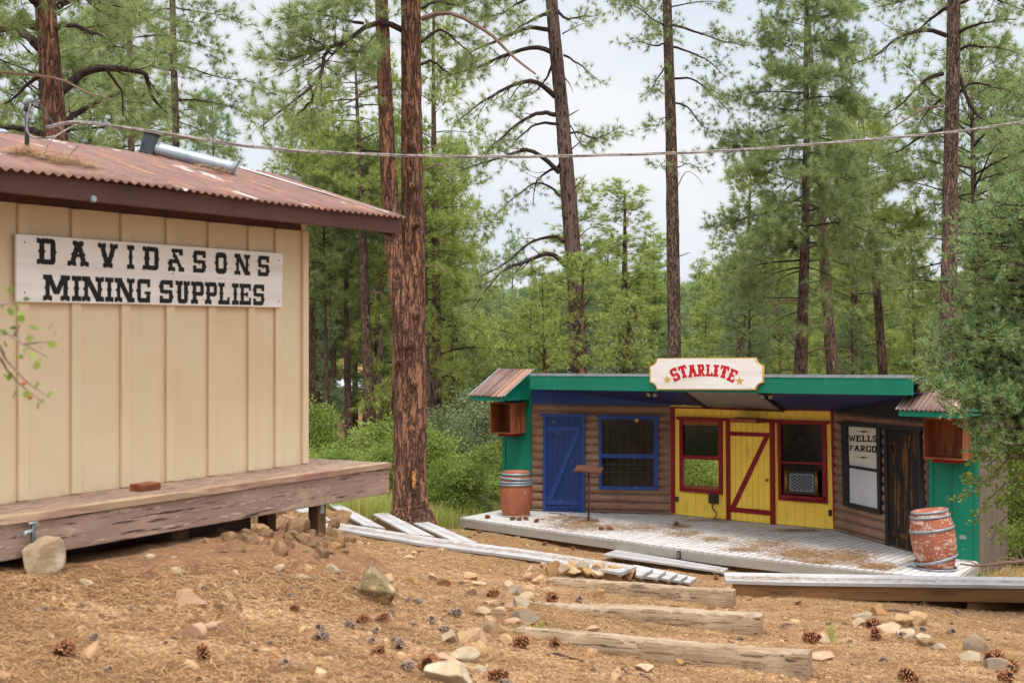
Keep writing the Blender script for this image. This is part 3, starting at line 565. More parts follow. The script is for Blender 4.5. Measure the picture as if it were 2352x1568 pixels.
# blue door
x2 = lambda x: 1047.4+.2578*x
y2 = lambda y: 808.5+.2578*y
def px2(*p): return [(x2(x), y2(y)) for x, y in p]
def planks(pl, q, n, w0, w1, m, parent, name, gap=.05, jit=.002):
    """a slab of n vertical boards filling the pixel quad (tl, tr, br, bl)"""
    q = [np.array(p, float) for p in q]; mb = MB()
    for k in range(n):
        a, b = (k+gap*.5)/n, (k+1-gap*.5)/n
        P4(pl, [q[0]*(1-a)+q[1]*a, q[0]*(1-b)+q[1]*b, q[3]*(1-b)+q[2]*b, q[3]*(1-a)+q[2]*a], w0, w1+jit*((k*7) % 3), mb)
    P4(pl, q, w0-.012, w0+.006, mb)
    return mb.build(name, m, parent)
D1 = planks(WL, px2((808, 580), (1112, 580), (1112, 1424), (804, 1424)), 6, .05, .075, P_door, house, 'door')
for q in (px2((775, 580), (806, 580), (802, 1426), (772, 1426)), px2((1114, 580), (1147, 580), (1147, 1430), (1114, 1430))): P4(WL, q, .03, .10).build('jamb', P_blue, D1)
header(WL, x2(735), x2(1192), y2(550), y2(580), y2(550), y2(582), .03, .115, P_blue, D1)
for q in (((808, 663), (1110, 661), (1110, 703), (808, 708)), ((806, 1315), (1110, 1315), (1110, 1357), (806, 1357)), ((1066, 706), (1110, 706), (860, 1312), (808, 1312))):
    P4(WL, px2(*q), .075, .097).build('brace', P_blue, D1, bevel=.003)
MB().lathe([(0, .05), (.022, .045), (.03, .03), (.02, .012), (.028, .004), (.028, 0)], WL.px(x2(1096), y2(1060), .08), 16, WL.n).build('knob', dark_metal, D1, True)
# blue window
Wn = P4(WL, px2((1290, 596), (1765, 598), (1765, 1200), (1290, 1198)), .03, .066).build('window', pane_m, house)
frame(WL, px2((1268, 570), (1800, 572), (1796, 1228), (1274, 1222)), px2((1297, 600), (1762, 602), (1760, 1197), (1299, 1192)), .03, .105, P_blue, Wn)
P4(WL, px2((1297, 905), (1762, 908), (1762, 948), (1299, 940)), .066, .1).build('sash_rail', P_blue, Wn)
header(WL, x2(1230), x2(1838), y2(560), y2(590), y2(568), y2(598), .03, .12, P_blue, Wn)
for i, x in enumerate((1345, 1406, 1467, 1528, 1590, 1650, 1712)):
    MB().tube([WL.px(x2(x), y2(602), .085), WL.px(x2(x), y2(905), .085)], .0045, 6).build('bar', bar_m, Wn)
    MB().tube([WL.px(x2(x), y2(945), .083), WL.px(x2(x), y2(1195), .083)], .005, 6).build('bar', bar_m, Wn)
for y in (1000, 1066, 1130): MB().tube([WL.px(x2(1298), y2(y), .088), WL.px(x2(1762), y2(y+1), .088)], .005, 6).build('bar', bar_m, Wn)
P4(WL, px2((1588, 596), (1632, 594), (1618, 624), (1600, 622)), .106, .112).build('paper_scrap', gold, Wn)
# yellow front
x3 = lambda x: 1470+.2695*x
y3 = lambda y: 808.5+.2695*y
def px3(*p): return [(x3(x), y3(y)) for x, y in p]
op = [WY.px(x, y) for x, y in px3((374, 912), (668, 920), (668, 1150), (374, 1135))]
ou0, ou1 = [(p-WY.a) @ WY.u for p in op[:2]]; oz1, oz0 = max(p[2] for p in op[:2])+.02, min(p[2] for p in op[2:])-.02
mb = MB(); bwid = .2; uu = 0
while uu < WY.len:
    a, b = uu+.0025, min(uu+bwid, WY.len)-.0025; jit = .002*((int(uu*37)) % 3)
    def pl_(a, b, z0, z1):
        if b-a > .003 and z1-z0 > .01: mb.box(WY.at((a+b)/2, (z0+z1)/2, .01+jit), (b-a)/2, .018, (z1-z0)/2, WY.u, WY.n)
    if b <= ou0 or a >= ou1: pl_(a, b, FZ+.012, ZT)
    else:
        pl_(a, b, FZ+.012, oz0); pl_(a, b, oz1, ZT)
        if a < ou0: pl_(a, ou0, oz0, oz1)
        if b > ou1: pl_(ou1, b, oz0, oz1)
    uu += bwid
YW = mb.build('plank_wall', P_yel, house)
hz = lambda a, b: mb2.box(WY.at((a[0]+a[1])/2, (b[0]+b[1])/2, -.018), (a[1]-a[0])/2, .008, (b[1]-b[0])/2, WY.u, WY.n)
mb2 = MB(); hz((0, ou0), (FZ, ZT)); hz((ou1, WY.len), (FZ, ZT)); hz((ou0, ou1), (FZ, oz0)); hz((ou0, ou1), (oz1, ZT)); mb2.build('wall_backing', P_blk, house)
P4(WY, px3((258, 465), (287, 472), (289, 1372), (262, 1368)), .03, .075).build('corner_trim', P_red, house)
P4(WY, px3((1622, 495), (1642, 495), (1668, 1514), (1648, 1512)), .03, .075).build('corner_trim', P_red, house)
P4(WY, px3((283, 466), (1624, 492), (1624, 504), (283, 478)), .03, .05).build('top_trim', P_red, house)
D2 = planks(WY, px3((762, 598), (1103, 604), (1110, 1460), (768, 1425)), 7, .03, .05, P_yel, house, 'door', .06)
for q in (((728, 590), (760, 592), (766, 1430), (734, 1430)), ((1104, 600), (1136, 602), (1144, 1468), (1112, 1466))): P4(WY, px3(*q), .03, .085).build('jamb', P_red, D2)
for q in (((762, 676), (1097, 688), (1097, 722), (762, 711)), ((766, 1318), (1107, 1348), (1107, 1391), (766, 1358)), ((1056, 721), (1097, 722), (812, 1322), (769, 1318))):
    P4(WY, px3(*q), .05, .074).build('brace', P_red, D2, bevel=.003)
MB().lathe([(0, .055), (.022, .05), (.03, .034), (.02, .014), (.03, .004), (.03, 0)], WY.px(x3(1083), y3(1088), .055), 16, WY.n).build('knob', brass, D2, True)
P4(WY, px3((300, 548), (1615, 588), (1600, 614), (318, 576)), .03, .095).build('header_board', P_red, house)
W2 = P4(WY, px3((366, 618), (664, 624), (664, 888), (366, 880)), .028, .04).build('window', pane_m, house)
frame(WY, px3((334, 575), (694, 586), (695, 1212), (336, 1184)), px3((362, 582), (666, 590), (668, 1180), (362, 1156)), .028, .085, P_red, W2)
P4(WY, px3((364, 876), (666, 886), (667, 921), (364, 908)), .03, .075).build('sash_rail', P_red, W2)
P4(WY, px3((363, 582), (665, 590), (665, 623), (363, 616)), .03, .06).build('top_strip', box_wood, W2)
P4(WY, px3((362, 1126), (668, 1142), (668, 1180), (362, 1156)), .03, .06).build('sill_strip', box_wood, W2)
W3 = P4(WY, px3((1193, 608), (1557, 618), (1557, 1246), (1200, 1224)), .026, .034).build('window', pane_m, house)
frame(WY, px3((1166, 600), (1578, 612), (1592, 1290), (1178, 1258)), px3((1196, 610), (1546, 618), (1560, 1252), (1204, 1222)), .028, .085, P_red, W3)
P4(WY, px3((1200, 928), (1553, 940), (1553, 960), (1200, 945)), .03, .07).build('sash_rail', P_red, W3)
P4(WY, px3((1196, 1214), (1560, 1240), (1552, 1260), (1206, 1236)), .03, .19).build('sill', P_red, W3)
wicket = thing('teller_wicket', 'small glass teller screen with white lattice on brass rods at the red window', 'teller screen', WY.px(x3(1370), y3(1225), .13))
scr = mat('clear_screen_glass', lin(44, 50, 54, .6), rough=.15, spec=.5)
P4(WY, px3((1238, 1006), (1512, 1016), (1516, 1214), (1240, 1200)), .118, .122).build('screen', scr, wicket)
lat = mat('white_lattice', lin(126, 142, 150, .8), rough=.5)
qx = lambda a, b: (x3(1280+195*a), y3(1036+8*a+(138+6*a)*b))
def strip(a0, b0, a1, b1, w=.018):
    d_ = np.array((a1-a0, b1-b0)); d_ = d_/np.linalg.norm(d_); n_ = np.array((-d_[1], d_[0]))*w; p = [(a0, b0)+n_, (a1, b1)+n_, (a1, b1)-n_, (a0, b0)-n_]
    return [qx(*t_) for t_ in p]
mb = MB()
for a0, b0, a1, b1 in ((0, 0, 1, 0), (1, 0, 1, 1), (1, 1, 0, 1), (0, 1, 0, 0)): P4(WY, strip(a0, b0, a1, b1, .03), .1225, .1255, mb)
k_ = 0
for s_ in np.arange(-.8, 1, .2):
    for sg in (1, -1):
        t0, t1 = max(0, -s_), min(1, 1-s_)
        p = [(t0, t0+s_), (t1, t1+s_)]
        if sg < 0: p = [(1-a_, b_) for a_, b_ in p]
        P4(WY, strip(*p[0], *p[1]), .1225, .124+.0004*sg+.0001*k_, mb); k_ += 1
mb.build('lattice', lat, wicket)
for xa, xb in ((1236, 1242), (1248, 1254), (1496, 1502), (1506, 1514)): MB().tube([WY.px(x3(xa), y3(1002 if xa < 1300 else 1014), .13), WY.px(x3(xb), y3(1218 if xa < 1300 else 1234), .13)], .010, 8).build('rod', brass, wicket, True)
tray = thing('cedar_tray', 'shallow dark cedar tray hanging above the yellow door', 'wooden tray', WY.px(x3(930), y3(590), .2))
ta, tb_ = WY.px(x3(770), y3(595), .42), WY.px(x3(990), y3(598), .42)
ua, ub = WY.px(x3(872), y3(524), .04), WY.px(x3(1082), y3(530), .04); tb_[2] = ta[2]; ub[2] = ua[2]
ht = .075; U_ = WY.u*np.linalg.norm(tb_-ta)
Bk = ta-WY.n*.38
for nm, a, b in (('front_board', ta, ta+U_), ('back_board', Bk, Bk+U_), ('end_board', ta-WY.n*.02, Bk+WY.n*.02), ('end_board', ta+U_-WY.n*.02, Bk+U_+WY.n*.02)):
    MB().beam(a+np.array((0, 0, ht/2)), b+np.array((0, 0, ht/2)), .018, ht).build(nm, box_wood, tray)
MB().prism([ta+np.array((0, 0, .004)), ta+U_+np.array((0, 0, .004)), Bk+U_+np.array((0, 0, .004)), Bk+np.array((0, 0, .004))], (0, 0, .012)).build('bottom_board', P_blk, tray)
P4(WY, px3((300, 1229), (328, 1231), (328, 1275), (300, 1272)), .03, .045).build('outlet', dark_metal, house)
P4(WY, px3((1604, 1341), (1635, 1343), (1636, 1396), (1606, 1393)), .03, .045).build('outlet', pane_m, house)
pbx = P4(WY, px3((580, 1208), (655, 1212), (657, 1291), (582, 1285)), .03, .11).build('power_box', pane_m, house, bevel=.006)
for i in range(3):
    for j in range(3): MB().lathe([(0, .004), (.012, .003), (.014, 0)], WY.px(x3(598+i*20), y3(1228+j*21), .11), 10, WY.n).build('socket', dark_metal, pbx)
MB().tube(catmull([WY.px(x3(x), y3(y), w) for x, y, w in ((615, 1290, .07), (618, 1325, .08), (650, 1372, .1), (645, 1400, .1), (628, 1418, .08))], 20), .011, 8).build('cord', pane_m, pbx, True)
# right front: window with poster, burnt door
x4 = lambda x: 1883.5+.3105*x
y4 = lambda y: 845.3+.3105*y
def px4(*p): return [(x4(x), y4(y)) for x, y in p]
W4 = P4(WR, px4((196, 428), (420, 440), (426, 1045), (202, 995)), .03, .066).build('window', white_pane, house)
P4(WR, px4((199, 432), (410, 446), (418, 724), (203, 688)), .0665, .069).build('paper_sign', poster_m, W4)
frame(WR, px4((154, 425), (442, 440), (442, 1082), (168, 1015)), px4((198, 428), (412, 440), (424, 1042), (206, 992)), .03, .105, P_blk, W4)
P4(WR, px4((185, 712), (418, 748), (418, 768), (185, 730)), .069, .1).build('sash_rail', P_blk, W4)
P4(WR, px4((130, 393), (752, 437), (736, 468), (148, 424)), .03, .125).build('header', P_blk, W4)
lq = []
for txt, ya, yb, ha, hb in (('WELLS', 494, 498, 541, 546), ('FARGO', 570, 574, 607, 626)):
    xs_ = [(214, 262), (266, 303), (308, 344), (348, 384), (388, 420)] if txt[0] == 'W' else [(217, 247), (251, 294), (297, 335), (339, 377), (381, 420)]
    for ch, (a, b) in zip(txt, xs_):
        f = lambda x, p, q: p+(q-p)*(x-214)/206
        lq.append((ch, [(x4(a), y4(f(a, ya, yb))), (x4(b), y4(f(b, ya, yb))), (x4(b), y4(f(b, ha, hb))), (x4(a), y4(f(a, ha, hb)))]))
def glyph_thin(ch, f=glyph): return f(ch, .2, .13)
_g = glyph
glyph = lambda ch: _g(ch, .32, .19)
letters(ink, W4, WR, lq, .069, .0012)
for yc in (468, 660):
    mb = MB()
    for s_ in (-1, 1): mb.prism([WR.px(x4(322+s_*58), y4(yc+s_*2), .0705), WR.px(x4(322+s_*12), y4(yc-4), .0705), WR.px(x4(322), y4(yc), .0705), WR.px(x4(322+s_*12), y4(yc+4), .0705)], -WR.n*.001)
    mb.prism([WR.px(x4(322+a), y4(yc+b), .0707) for a, b in ((-14, -6), (14, -6), (10, 7), (-10, 7))], -WR.n*.001)
    mb.build('flourish', ink, W4)
glyph = _g
D3 = planks(WR, px4((492, 455), (706, 468), (740, 1365), (500, 1300)), 4, .05, .078, burnt, house, 'door', .05, .004)
for q in (((468, 440), (490, 442), (503, 1305), (482, 1300)), ((706, 450), (732, 452), (766, 1375), (742, 1368))): P4(WR, px4(*q), .03, .11).build('jamb', P_blk, D3)
for q in (((492, 533), (696, 552), (696, 598), (492, 566)), ((506, 1195), (735, 1250), (737, 1292), (506, 1232)), ((508, 572), (526, 578), (672, 1075), (655, 1085))):
    P4(WR, px4(*q), .08, .10).build('brace', burnt, D3, bevel=.003)
# the wings
for pl, nm in ((WGL, 'left'), (WGR, 'right')):
    zt = -.86 if nm == 'left' else -.84; zb_ = FZ-.3 if nm == 'right' else FZ
    wp = MB().box(pl.at(pl.len/2, (zb_+zt)/2, -.02), pl.len/2, .03, (zt-zb_)/2, pl.u, pl.n).build('wing_panel', P_teal, house)
    for uq in (.035, pl.len-.035): MB().box(pl.at(uq, (zb_+zt)/2, .017), .034, .012, (zt-zb_)/2, pl.u, pl.n).build('corner_board', P_teal, wp, bevel=.003)
    if nm == 'right': MB().box(pl.at(pl.len*.47, (zb_+zt)/2, .0105), .004, .0012, (zt-zb_)/2, pl.u, pl.n).build('seam', P_blk, wp)
    # awning: a shed roof of corrugated tin sloping down to the front
    e0, e1 = (-.10, pl.len+.04) if nm == 'left' else (-.17, pl.len+.16)
    pr = 1.0; zhi = -.825 if nm == 'left' else -.80; zlo = -1.335 if nm == 'left' else -1.27
    def ap(u, q, w=0.): return pl.at(u, zhi+(zlo-zhi)*q+w, .0+pr*q)
    us = np.arange(e0, e1+.004, .0095); vs = []; 
    for q in np.linspace(0, 1.03, 4): vs += [ap(u, q, .013*math.sin(u*2*math.pi/.076)+.006) for u in us]
    n1 = len(us); ii = (np.arange(3)[:, None]*n1+np.arange(n1-1)[None]).ravel()
    aw = np_obj('awning', np.array(vs), np.stack([ii, ii+1, ii+n1+1, ii+n1], 1), tin_roof, house, smooth=True); sm = aw.modifiers.new('thick', 'SOLIDIFY'); sm.thickness = .003
    if nm == 'left':
        us = np.arange(e1-.30, e1-.01, .0095); vs = []
        for q in np.linspace(.0, 1.045, 4): vs += [ap(u, q, .013*math.sin(u*2*math.pi/.076)+.013) for u in us]
        n1 = len(us); ii = (np.arange(3)[:, None]*n1+np.arange(n1-1)[None]).ravel(); np_obj('tan_sheet', np.array(vs), np.stack([ii, ii+1, ii+n1+1, ii+n1], 1), tan_tin, aw, smooth=True)
    for u in (e0, e1): MB().prism([ap(u-.015, -.01, .012), ap(u+.015, -.01, .012), ap(u+.015, 1.03, .012), ap(u-.015, 1.03, .012)], (0, 0, .008)).build('edge_trim', galv, aw)
    MB().prism([ap(e0+.03, 1, -.018), ap(e1-.03, 1, -.018), ap(e1-.03, 1, -.108), ap(e0+.03, 1, -.108)], pl.n*-.025).build('eave_board', P_teal, aw)
    for u in (e0+.035, e1-.035):
        MB().prism([ap(u, 0.0, -.012), ap(u, .975, -.012), ap(u, .975, -.105), ap(u, 0.0, -.105)], pl.u*(-.022 if u > .3 else .022)).build('rake_board', P_teal, aw)
        ui = u-.03 if u > .3 else u+.03
        MB().prism([ap(ui, .02, -.1), ap(ui, .95, -.1), pl.at(ui, zlo-.10, pr*.95), pl.at(ui, zlo-.10, .015)], pl.u*(-.012 if u > .3 else .012)).build('gable_board', P_teal, aw)
# grey siding on the right end, going back
sdir = np.array((.6, .8, 0)); WS2 = Wall(GR1, GR1+sdir); mb = MB()
for k in range(11):
    u = k*.13; mb.box(GR1*np.array((1, 1, 0))+sdir*(u+.065)+np.array((0, 0, -2.35)), .0615, .02, 1.68, sdir, uf)
mb.build('side_wall', grey_siding, house)
MB().box(GR1*np.array((1, 1, 0))+sdir*.72+np.array((0, 0, -2.35))-uf*.03, .72, .012, 1.66, sdir, uf).build('side_backing', P_blk, house)
# flat roof: fascia, drip edge, ceiling
fA = V(1217, 857, 28.4); fB = V(2096, 861, 22.2); FP = Wall(fA, fB)
fzt = lambda u: fA[2]+(fB[2]-fA[2])*u/FP.len
zb1, zb2 = V(0, 894, 28.4)[2], V(0, 908, 22.2)[2]
fzb = lambda u: zb1+(zb2-zb1)*u/FP.len
fas = MB().prism([FP.at(0, fzt(0)-.05), FP.at(FP.len, fzt(FP.len)-.045), FP.at(FP.len, fzb(FP.len)), FP.at(0, fzb(0))], -FP.n*.03).build('roof_fascia', P_teal, house, bevel=.004)
MB().prism([FP.at(0, fzt(0), .008), FP.at(FP.len, fzt(FP.len), .008), FP.at(FP.len, fzt(FP.len)-.05, .008), FP.at(0, fzt(0)-.05, .008)], -FP.n*.03).build('drip_edge', galv, house)
cl = lambda p, z: np.array((p[0], p[1], z))
roof_pts = [FP.at(0, fzt(0)-.012, -.025), FP.at(FP.len, fzt(FP.len)-.012, -.025), cl(R1-WR.n*.5, -1.0), cl(Y1-WY.n*.6, -1.25), cl(L1-WY.n*.6, -1.3), cl(L0-WL.n*.5, -1.05)]
def fan(m, pts, th):
    lo_ = [p-np.array((0, 0, th)) for p in pts]; n = len(pts); c0 = sum(pts)/n
    return m.add(pts+lo_+[c0, c0-np.array((0, 0, th))], [(i, (i+1) % n, 2*n) for i in range(n)]+[(n+(i+1) % n, n+i, 2*n+1) for i in range(n)]+[((i+1) % n, i, n+i, n+(i+1) % n) for i in range(n)])
fan(MB(), roof_pts, .05).build('roof', galv, house)
ceil_f = [FP.at(0, fzb(0)+.035, -.032), FP.at(FP.len, fzb(FP.len)+.035, -.032)]
ce = [ceil_f[0], ceil_f[1], cl(R1+WR.n*.01, -1.08), cl(Y1+WY.n*.015, ZT+.012), cl(L1+WY.n*.015, ZT+.012), cl(L0+WL.n*.01, -1.06)]
mb = MB(); th3 = np.array((0, 0, .012))
for tri in ((0, 4, 5), (0, 1, 3, 4), (1, 2, 3)): 
    if len(tri) == 4:
        mb.prism([ce[0], ce[1], ce[3]], th3); mb.prism([ce[0], ce[3], ce[4]], th3)
    else: mb.prism([ce[i] for i in tri], th3)
mb.build('ceiling', P_navy, house)
MB().prism([WL.at(0, ZT, .02), WL.at(WL.len, ZT, .02), WL.at(WL.len, ZT+.02, .02), WL.at(0, -1.05, .02)], -WL.n*.03).build('gable_panel', P_blue, house)
MB().prism([WR.at(0, ZT, .02), WR.at(WR.len, ZT, .02), WR.at(WR.len, -1.06, .02), WR.at(0, ZT+.02, .02)], -WR.n*.03).build('gable_panel', P_blk, house)
pan_m = mat('beige_ceiling_panel', lin(150, 136, 128, .85), [('noise', 2, I1, .4, .7, lin(136, 122, 116, .85))], rough=.8)
bp = [FP.px(1568, 906, -.05), FP.px(1742, 909, -.05)]
for p in bp: p[2] = fzb((p-FP.a) @ FP.u)+.028
bk = [WY.px(1622, 938.5, .03), WY.px(1799, 942, .03)]
for p in bk: p[2] = ZT-.004
MB().prism([bp[0], bp[1], bk[1], bk[0]], (0, 0, .008)).build('ceiling_panel', pan_m, house)
for a, b in zip(bp, bk): MB().beam(a-np.array((0, 0, .015)), b-np.array((0, 0, .02)), .04, .05).build('ceiling_bar', P_blk, house)
MB().beam(bk[0]-np.array((0, 0, .02)), bk[1]-np.array((0, 0, .02)), .03, .04).build('ceiling_bar', P_blk, house)
for i, (x, y) in enumerate(((1490, 905), (1504.5, 906), (1751, 910), (1770, 910))):
    p = FP.px(x, y, -.14); fl = thing('floodlight', ['small round floodlight bulb under the fascia, far left of the four', 'red rimmed floodlight bulb beside the far left one under the fascia', 'greenish floodlight bulb under the fascia right of the white sign', 'reddish floodlight bulb, rightmost of the four under the fascia'][i], 'floodlight', p, 'floodlights under the stage fascia')
    ax_ = unit(np.array((-.4+.5*(i % 2), -.7, -.35)))
    MB().lathe([(.02, -.09), (.03, -.05), (.048, .0), (.052, .02)], p, 16, ax_).build('housing', P_red if i % 2 else dark_metal, fl, True)
    MB().lathe([(.049, .018), (.035, .035), (.0, .042)], p, 16, ax_).build('lens', bulb_m, fl, True)
    MB().tube([p-ax_*.08, p-ax_*.08+np.array((0, 0, .08))], .012, 8).build('stem', dark_metal, fl)
# the white sign on the fascia
sg = thing('stage_name_sign', 'white notched board sign with gold edge, red arched lettering and two gold stars', 'sign', FP.px(x3(565), y3(185), .03))
def notched(inset):
    k = inset; P_ = []
    for cx_, cy_, r_, a0, a1 in ((82, 52, 62, 90, 0), (1050, 45, 66, 180, 90), (1050, 325, 64, 270, 180), (82, 320, 60, 360, 270)):
        for a in np.linspace(a0, a1, 8): P_.append((cx_+(r_+k)*math.cos(R(a)), cy_+(r_+k)*math.sin(R(a))))
    out = []
    for x, y in P_: out.append((min(max(x, 82+k), 1049-k), min(max(y, 46+k+ (0 if x < 500 else -1)), 322-k)))
    return [(x3(x), y3(y)) for x, y in out]
P4(FP, notched(0), .01, .045).build('board', gold, sg)
P4(FP, notched(9), .04, .048).build('face', sign_white, sg)
lq = []
for ch, cx_, cy_, w_, h_, an in (('S', 298, 191, 66, 112, -27), ('T', 368, 167, 70, 108, -17), ('A', 446, 160, 82, 106, -8), ('R', 520, 154, 62, 104, -3), ('L', 590, 154, 58, 102, 2), ('I', 647, 158, 48, 102, 5), ('T', 716, 169, 74, 108, 14), ('E', 786, 199, 66, 110, 24)):
    ca, sa = math.cos(R(an)), math.sin(R(an))
    lq.append((ch, [(x3(cx_+a*w_/2*ca-b*h_/2*sa), y3(cy_+a*w_/2*sa+b*h_/2*ca)) for a, b in ((-1, -1), (1, -1), (1, 1), (-1, 1))]))
glyph = lambda ch: _g(ch, .34, .19)
letters(scar_red, sg, FP, lq, .048)
glyph = _g
for cx_, cy_, r_, a0 in ((231, 234, 38, -2), (848, 247, 42, 3)):
    P4(FP, [(x3(cx_+(r_ if k % 2 == 0 else r_*.4)*math.sin(R(a0+k*36))), y3(cy_-(r_ if k % 2 == 0 else r_*.4)*math.cos(R(a0+k*36)))) for k in range(10)], .049, .0505).build('star', gold, sg)
# wooden boxes on the wings
def crate(label, pl, u0, u1, z0, z1, dep):
    c = thing('cedar_box', label, 'wooden box', pl.at((u0+u1)/2, z0, .03), 'cedar boxes on the stage wings')
    mid = (u0+u1)/2; w0 = .032
    for u in (u0+.011, u1-.011): MB().box(pl.at(u, (z0+z1)/2, w0+dep/2), .010, dep/2, (z1-z0)/2-.022, pl.u, pl.n).build('side_board', box_wood, c, bevel=.002)
    for z in (z0+.011, z1-.011): MB().box(pl.at(mid, z, w0+dep/2+.006), (u1-u0)/2+.006, dep/2+.006, .011, pl.u, pl.n).build('end_board', box_wood, c, bevel=.002)
    MB().box(pl.at(mid, (z0+z1)/2, w0+.012), (u1-u0)/2-.023, .010, (z1-z0)/2-.024, pl.u, pl.n).build('back_board', box_wood, c)
    MB().box(pl.at(mid, z0-.035, w0+dep*.35), (u1-u0)*.35, dep*.3, .03, pl.u, pl.n).build('bracket', P_red, c)
    return c
crate('open cedar box on the far left teal wing under its tin awning', WGL, .06, .60, -2.14, -1.50, .5)
crate('open cedar box on the near right teal wing beside the burnt door', WGR, .06, .72, -2.09, -1.42, .42)
MB().box(WGR.at(.56, -3.38, .012), .055, .006, .035, WGR.u, WGR.n).build('outlet', galv, house)
# ------------------------------------------------------------------ stage deck
A_, B_, C_, D_ = FL(1057, 1188), FL(1648, 1270.7), FL(2190, 1331), FL(2247, 1290)
E_ = FL(1150, 1170.5); poly = [p[:2] for p in (A_, B_, C_, D_, np.array((7.2, 24.2)), np.array((6.5, 26.6)), np.array((3.6, 28.9)), np.array((.5, 29.5)), E_)]
dk = thing('stage_deck', 'low grey board stage deck littered with pine needles', 'stage', (A_[0], A_[1], FZ))
def clip(pg, n_, c_):
    out = []
    for i in range(len(pg)):
        a, b = pg[i], pg[(i+1) % len(pg)]; da, db = n_ @ a-c_, n_ @ b-c_
        if da >= 0: out.append(a)
        if da*db < 0: out.append(a+(b-a)*da/(da-db))
    return out
mb = MB(); u2 = uf[:2]; lo_ = min(u2 @ p for p in poly); hi_ = max(u2 @ p for p in poly); k = 0; s_ = lo_
while s_ < hi_:
    pg = clip(clip([np.array(p, float) for p in poly], u2, s_+.008), -u2, -(s_+.136))
    if len(pg) > 2: mb.prism([np.array((p[0], p[1], FZ)) for p in pg], (0, 0, -.028-.0005*(k % 2)))
    s_ += .147; k += 1
mb.build('deck_boards', deck_grey, dk)
for a, b in ((A_, B_), (B_, C_), (C_, D_), (E_, A_)):
    dr = unit((b-a)[:2]); n_ = np.array((dr[1], -dr[0], 0)); o = np.array((0, 0, -.031-.075))
    MB().beam(a+n_*.012+o, b+n_*.012+o, .026, .15).build('rim_board', rim_grey, dk, bevel=.003)
    MB().beam(a-n_*.12+np.array((0, 0, -.26)), b-n_*.12+np.array((0, 0, -.26)), .03, .22).build('skirt_board', support_wood, dk)
p = B_+(A_-B_)*.125; dr = unit((B_-A_)[:2]); n_ = np.array((dr[1], -dr[0], 0)); dr3 = np.array((*dr, 0))
stp = MB().box(p+n_*.03+np.array((0, 0, -.106)), .04, .012, .065, dr3, n_).build('step_light', dark_metal, dk)
MB().box(p+n_*.044+np.array((0, 0, -.106)), .02, .004, .045, dr3, n_).build('lens', bulb_m, stp)
# barrels
barrel_m = mat('red_brown_barrel_paint', lin(174, 104, 74, .85), [('noise', 3, (1, 1, .6), .4, .7, lin(154, 88, 62, .85)), ('noise', 16, (1, 1, .3), .63, .66, lin(206, 182, 170, .9)), ('noise', 30, (1, 1, .4), .68, .71, lin(214, 200, 190, .9))], rough=.65, bumps=[('noise', 30, (1, 1, .2), .25, .004)])
barrel_m2 = mat('worn_barrel_paint', lin(174, 104, 78, .85), [('noise', 3, (1, 1, .6), .4, .7, lin(154, 88, 64, .85)), ('noise', 6, (.8, .8, 2.6), .53, .57, lin(200, 174, 156, .9)), ('noise', 18, (1, 1, .3), .53, .58, lin(166, 98, 72, .85)), ('noise', 30, (1, 1, .5), .62, .66, lin(214, 200, 190, .9))], rough=.65, bumps=[('noise', 30, (1, 1, .2), .25, .004)])
hoop_m = mat('blue_grey_hoop', lin(150, 160, 168, .8), [('noise', 12, I1, .45, .7, lin(124, 128, 130, .8))], rough=.45, spec=.5, metal=.25)
def brad(h, H, r0, r1): return r0+(r1-r0)*(1-((h/H-.5)/.5)**2)
def barrel(label, base, H, r0, r1, ax, hoops, mt, lift):
    b = thing('wine_barrel', label, 'barrel', base, 'old barrels on the stage')
    ax = unit(ax); o = np.asarray(base)+np.array((0, 0, lift)); pr = [(brad(h, H, r0, r1), h) for h in np.linspace(0, H, 20)]
    x_ = unit(np.cross((0, 1, .01), ax)); y_ = np.cross(ax, x_); n = 72; vs = []; fs = []
    for r_, h in pr:
        for j in range(n):
            a = 2*math.pi*j/n; rr = r_*(1-(.018 if j % 3 == 0 else 0)); vs.append(o+ax*h+(x_*math.cos(a)+y_*math.sin(a))*rr)
    for i in range(19):
        for j in range(n): fs.append((i*n+j, i*n+(j+1) % n, (i+1)*n+(j+1) % n, (i+1)*n+j))
    # recessed head
    m = MB().add(vs, fs); m.lathe([(r0*1.0, H), (r0*.9, H), (r0*.9, H-.05), (0, H-.05)], o, 36, ax); m.build('staves', mt, b, True)
    for h, hw, tl, ro in hoops:
        hx = unit(ax+x_*tl); rr = brad(h, H, r0, r1)+ro
        MB().lathe([(rr, -hw), (rr+.006, -hw), (rr+.006, hw), (rr, hw)], o+ax*h, 48, hx).build('hoop', hoop_m, b, True)
    return b
bl = FL(1185, 1184)
barrel('red brown barrel with grey hoops slid up its neck, at the far deck corner', bl, .87, .275, .33, (0, 0, 1), [(.82, .028, 0, .004), (.735, .026, .06, .022), (.665, .024, 0, .016), (.615, .02, -.02, .012)], barrel_m, .03)
bb = barrel.__name__
br = FL(2152, 1306); B2 = barrel('leaning red brown barrel with flaking white paint, at the near right deck corner', br, .86, .275, .345, (-.135, .02, 1), [(.845, .02, 0, .004), (.77, .022, .02, .006), (.57, .024, -.03, .008), (.10, .022, -.12, .03)], barrel_m2, .07)
for nm, r_, h0, h1, mt in (('bottom_hoop', .31, 0, .035, hoop_m), ('bottom_staves', .272, .012, .12, barrel_m2)):
    o = br if nm == 'bottom_hoop' else br
    MB().lathe([(r_-.012, h0), (r_, h0), (r_, h1), (r_-.012, h1)], o, 48).build(nm, mt, B2, True)
MB().lathe([(.0, .004), (.29, .004), (.29, .03), (.26, .032)], bl, 40).build('foot_ring', rim_grey, [o for o in bpy.data.objects if o.name == 'wine_barrel'][0], True)
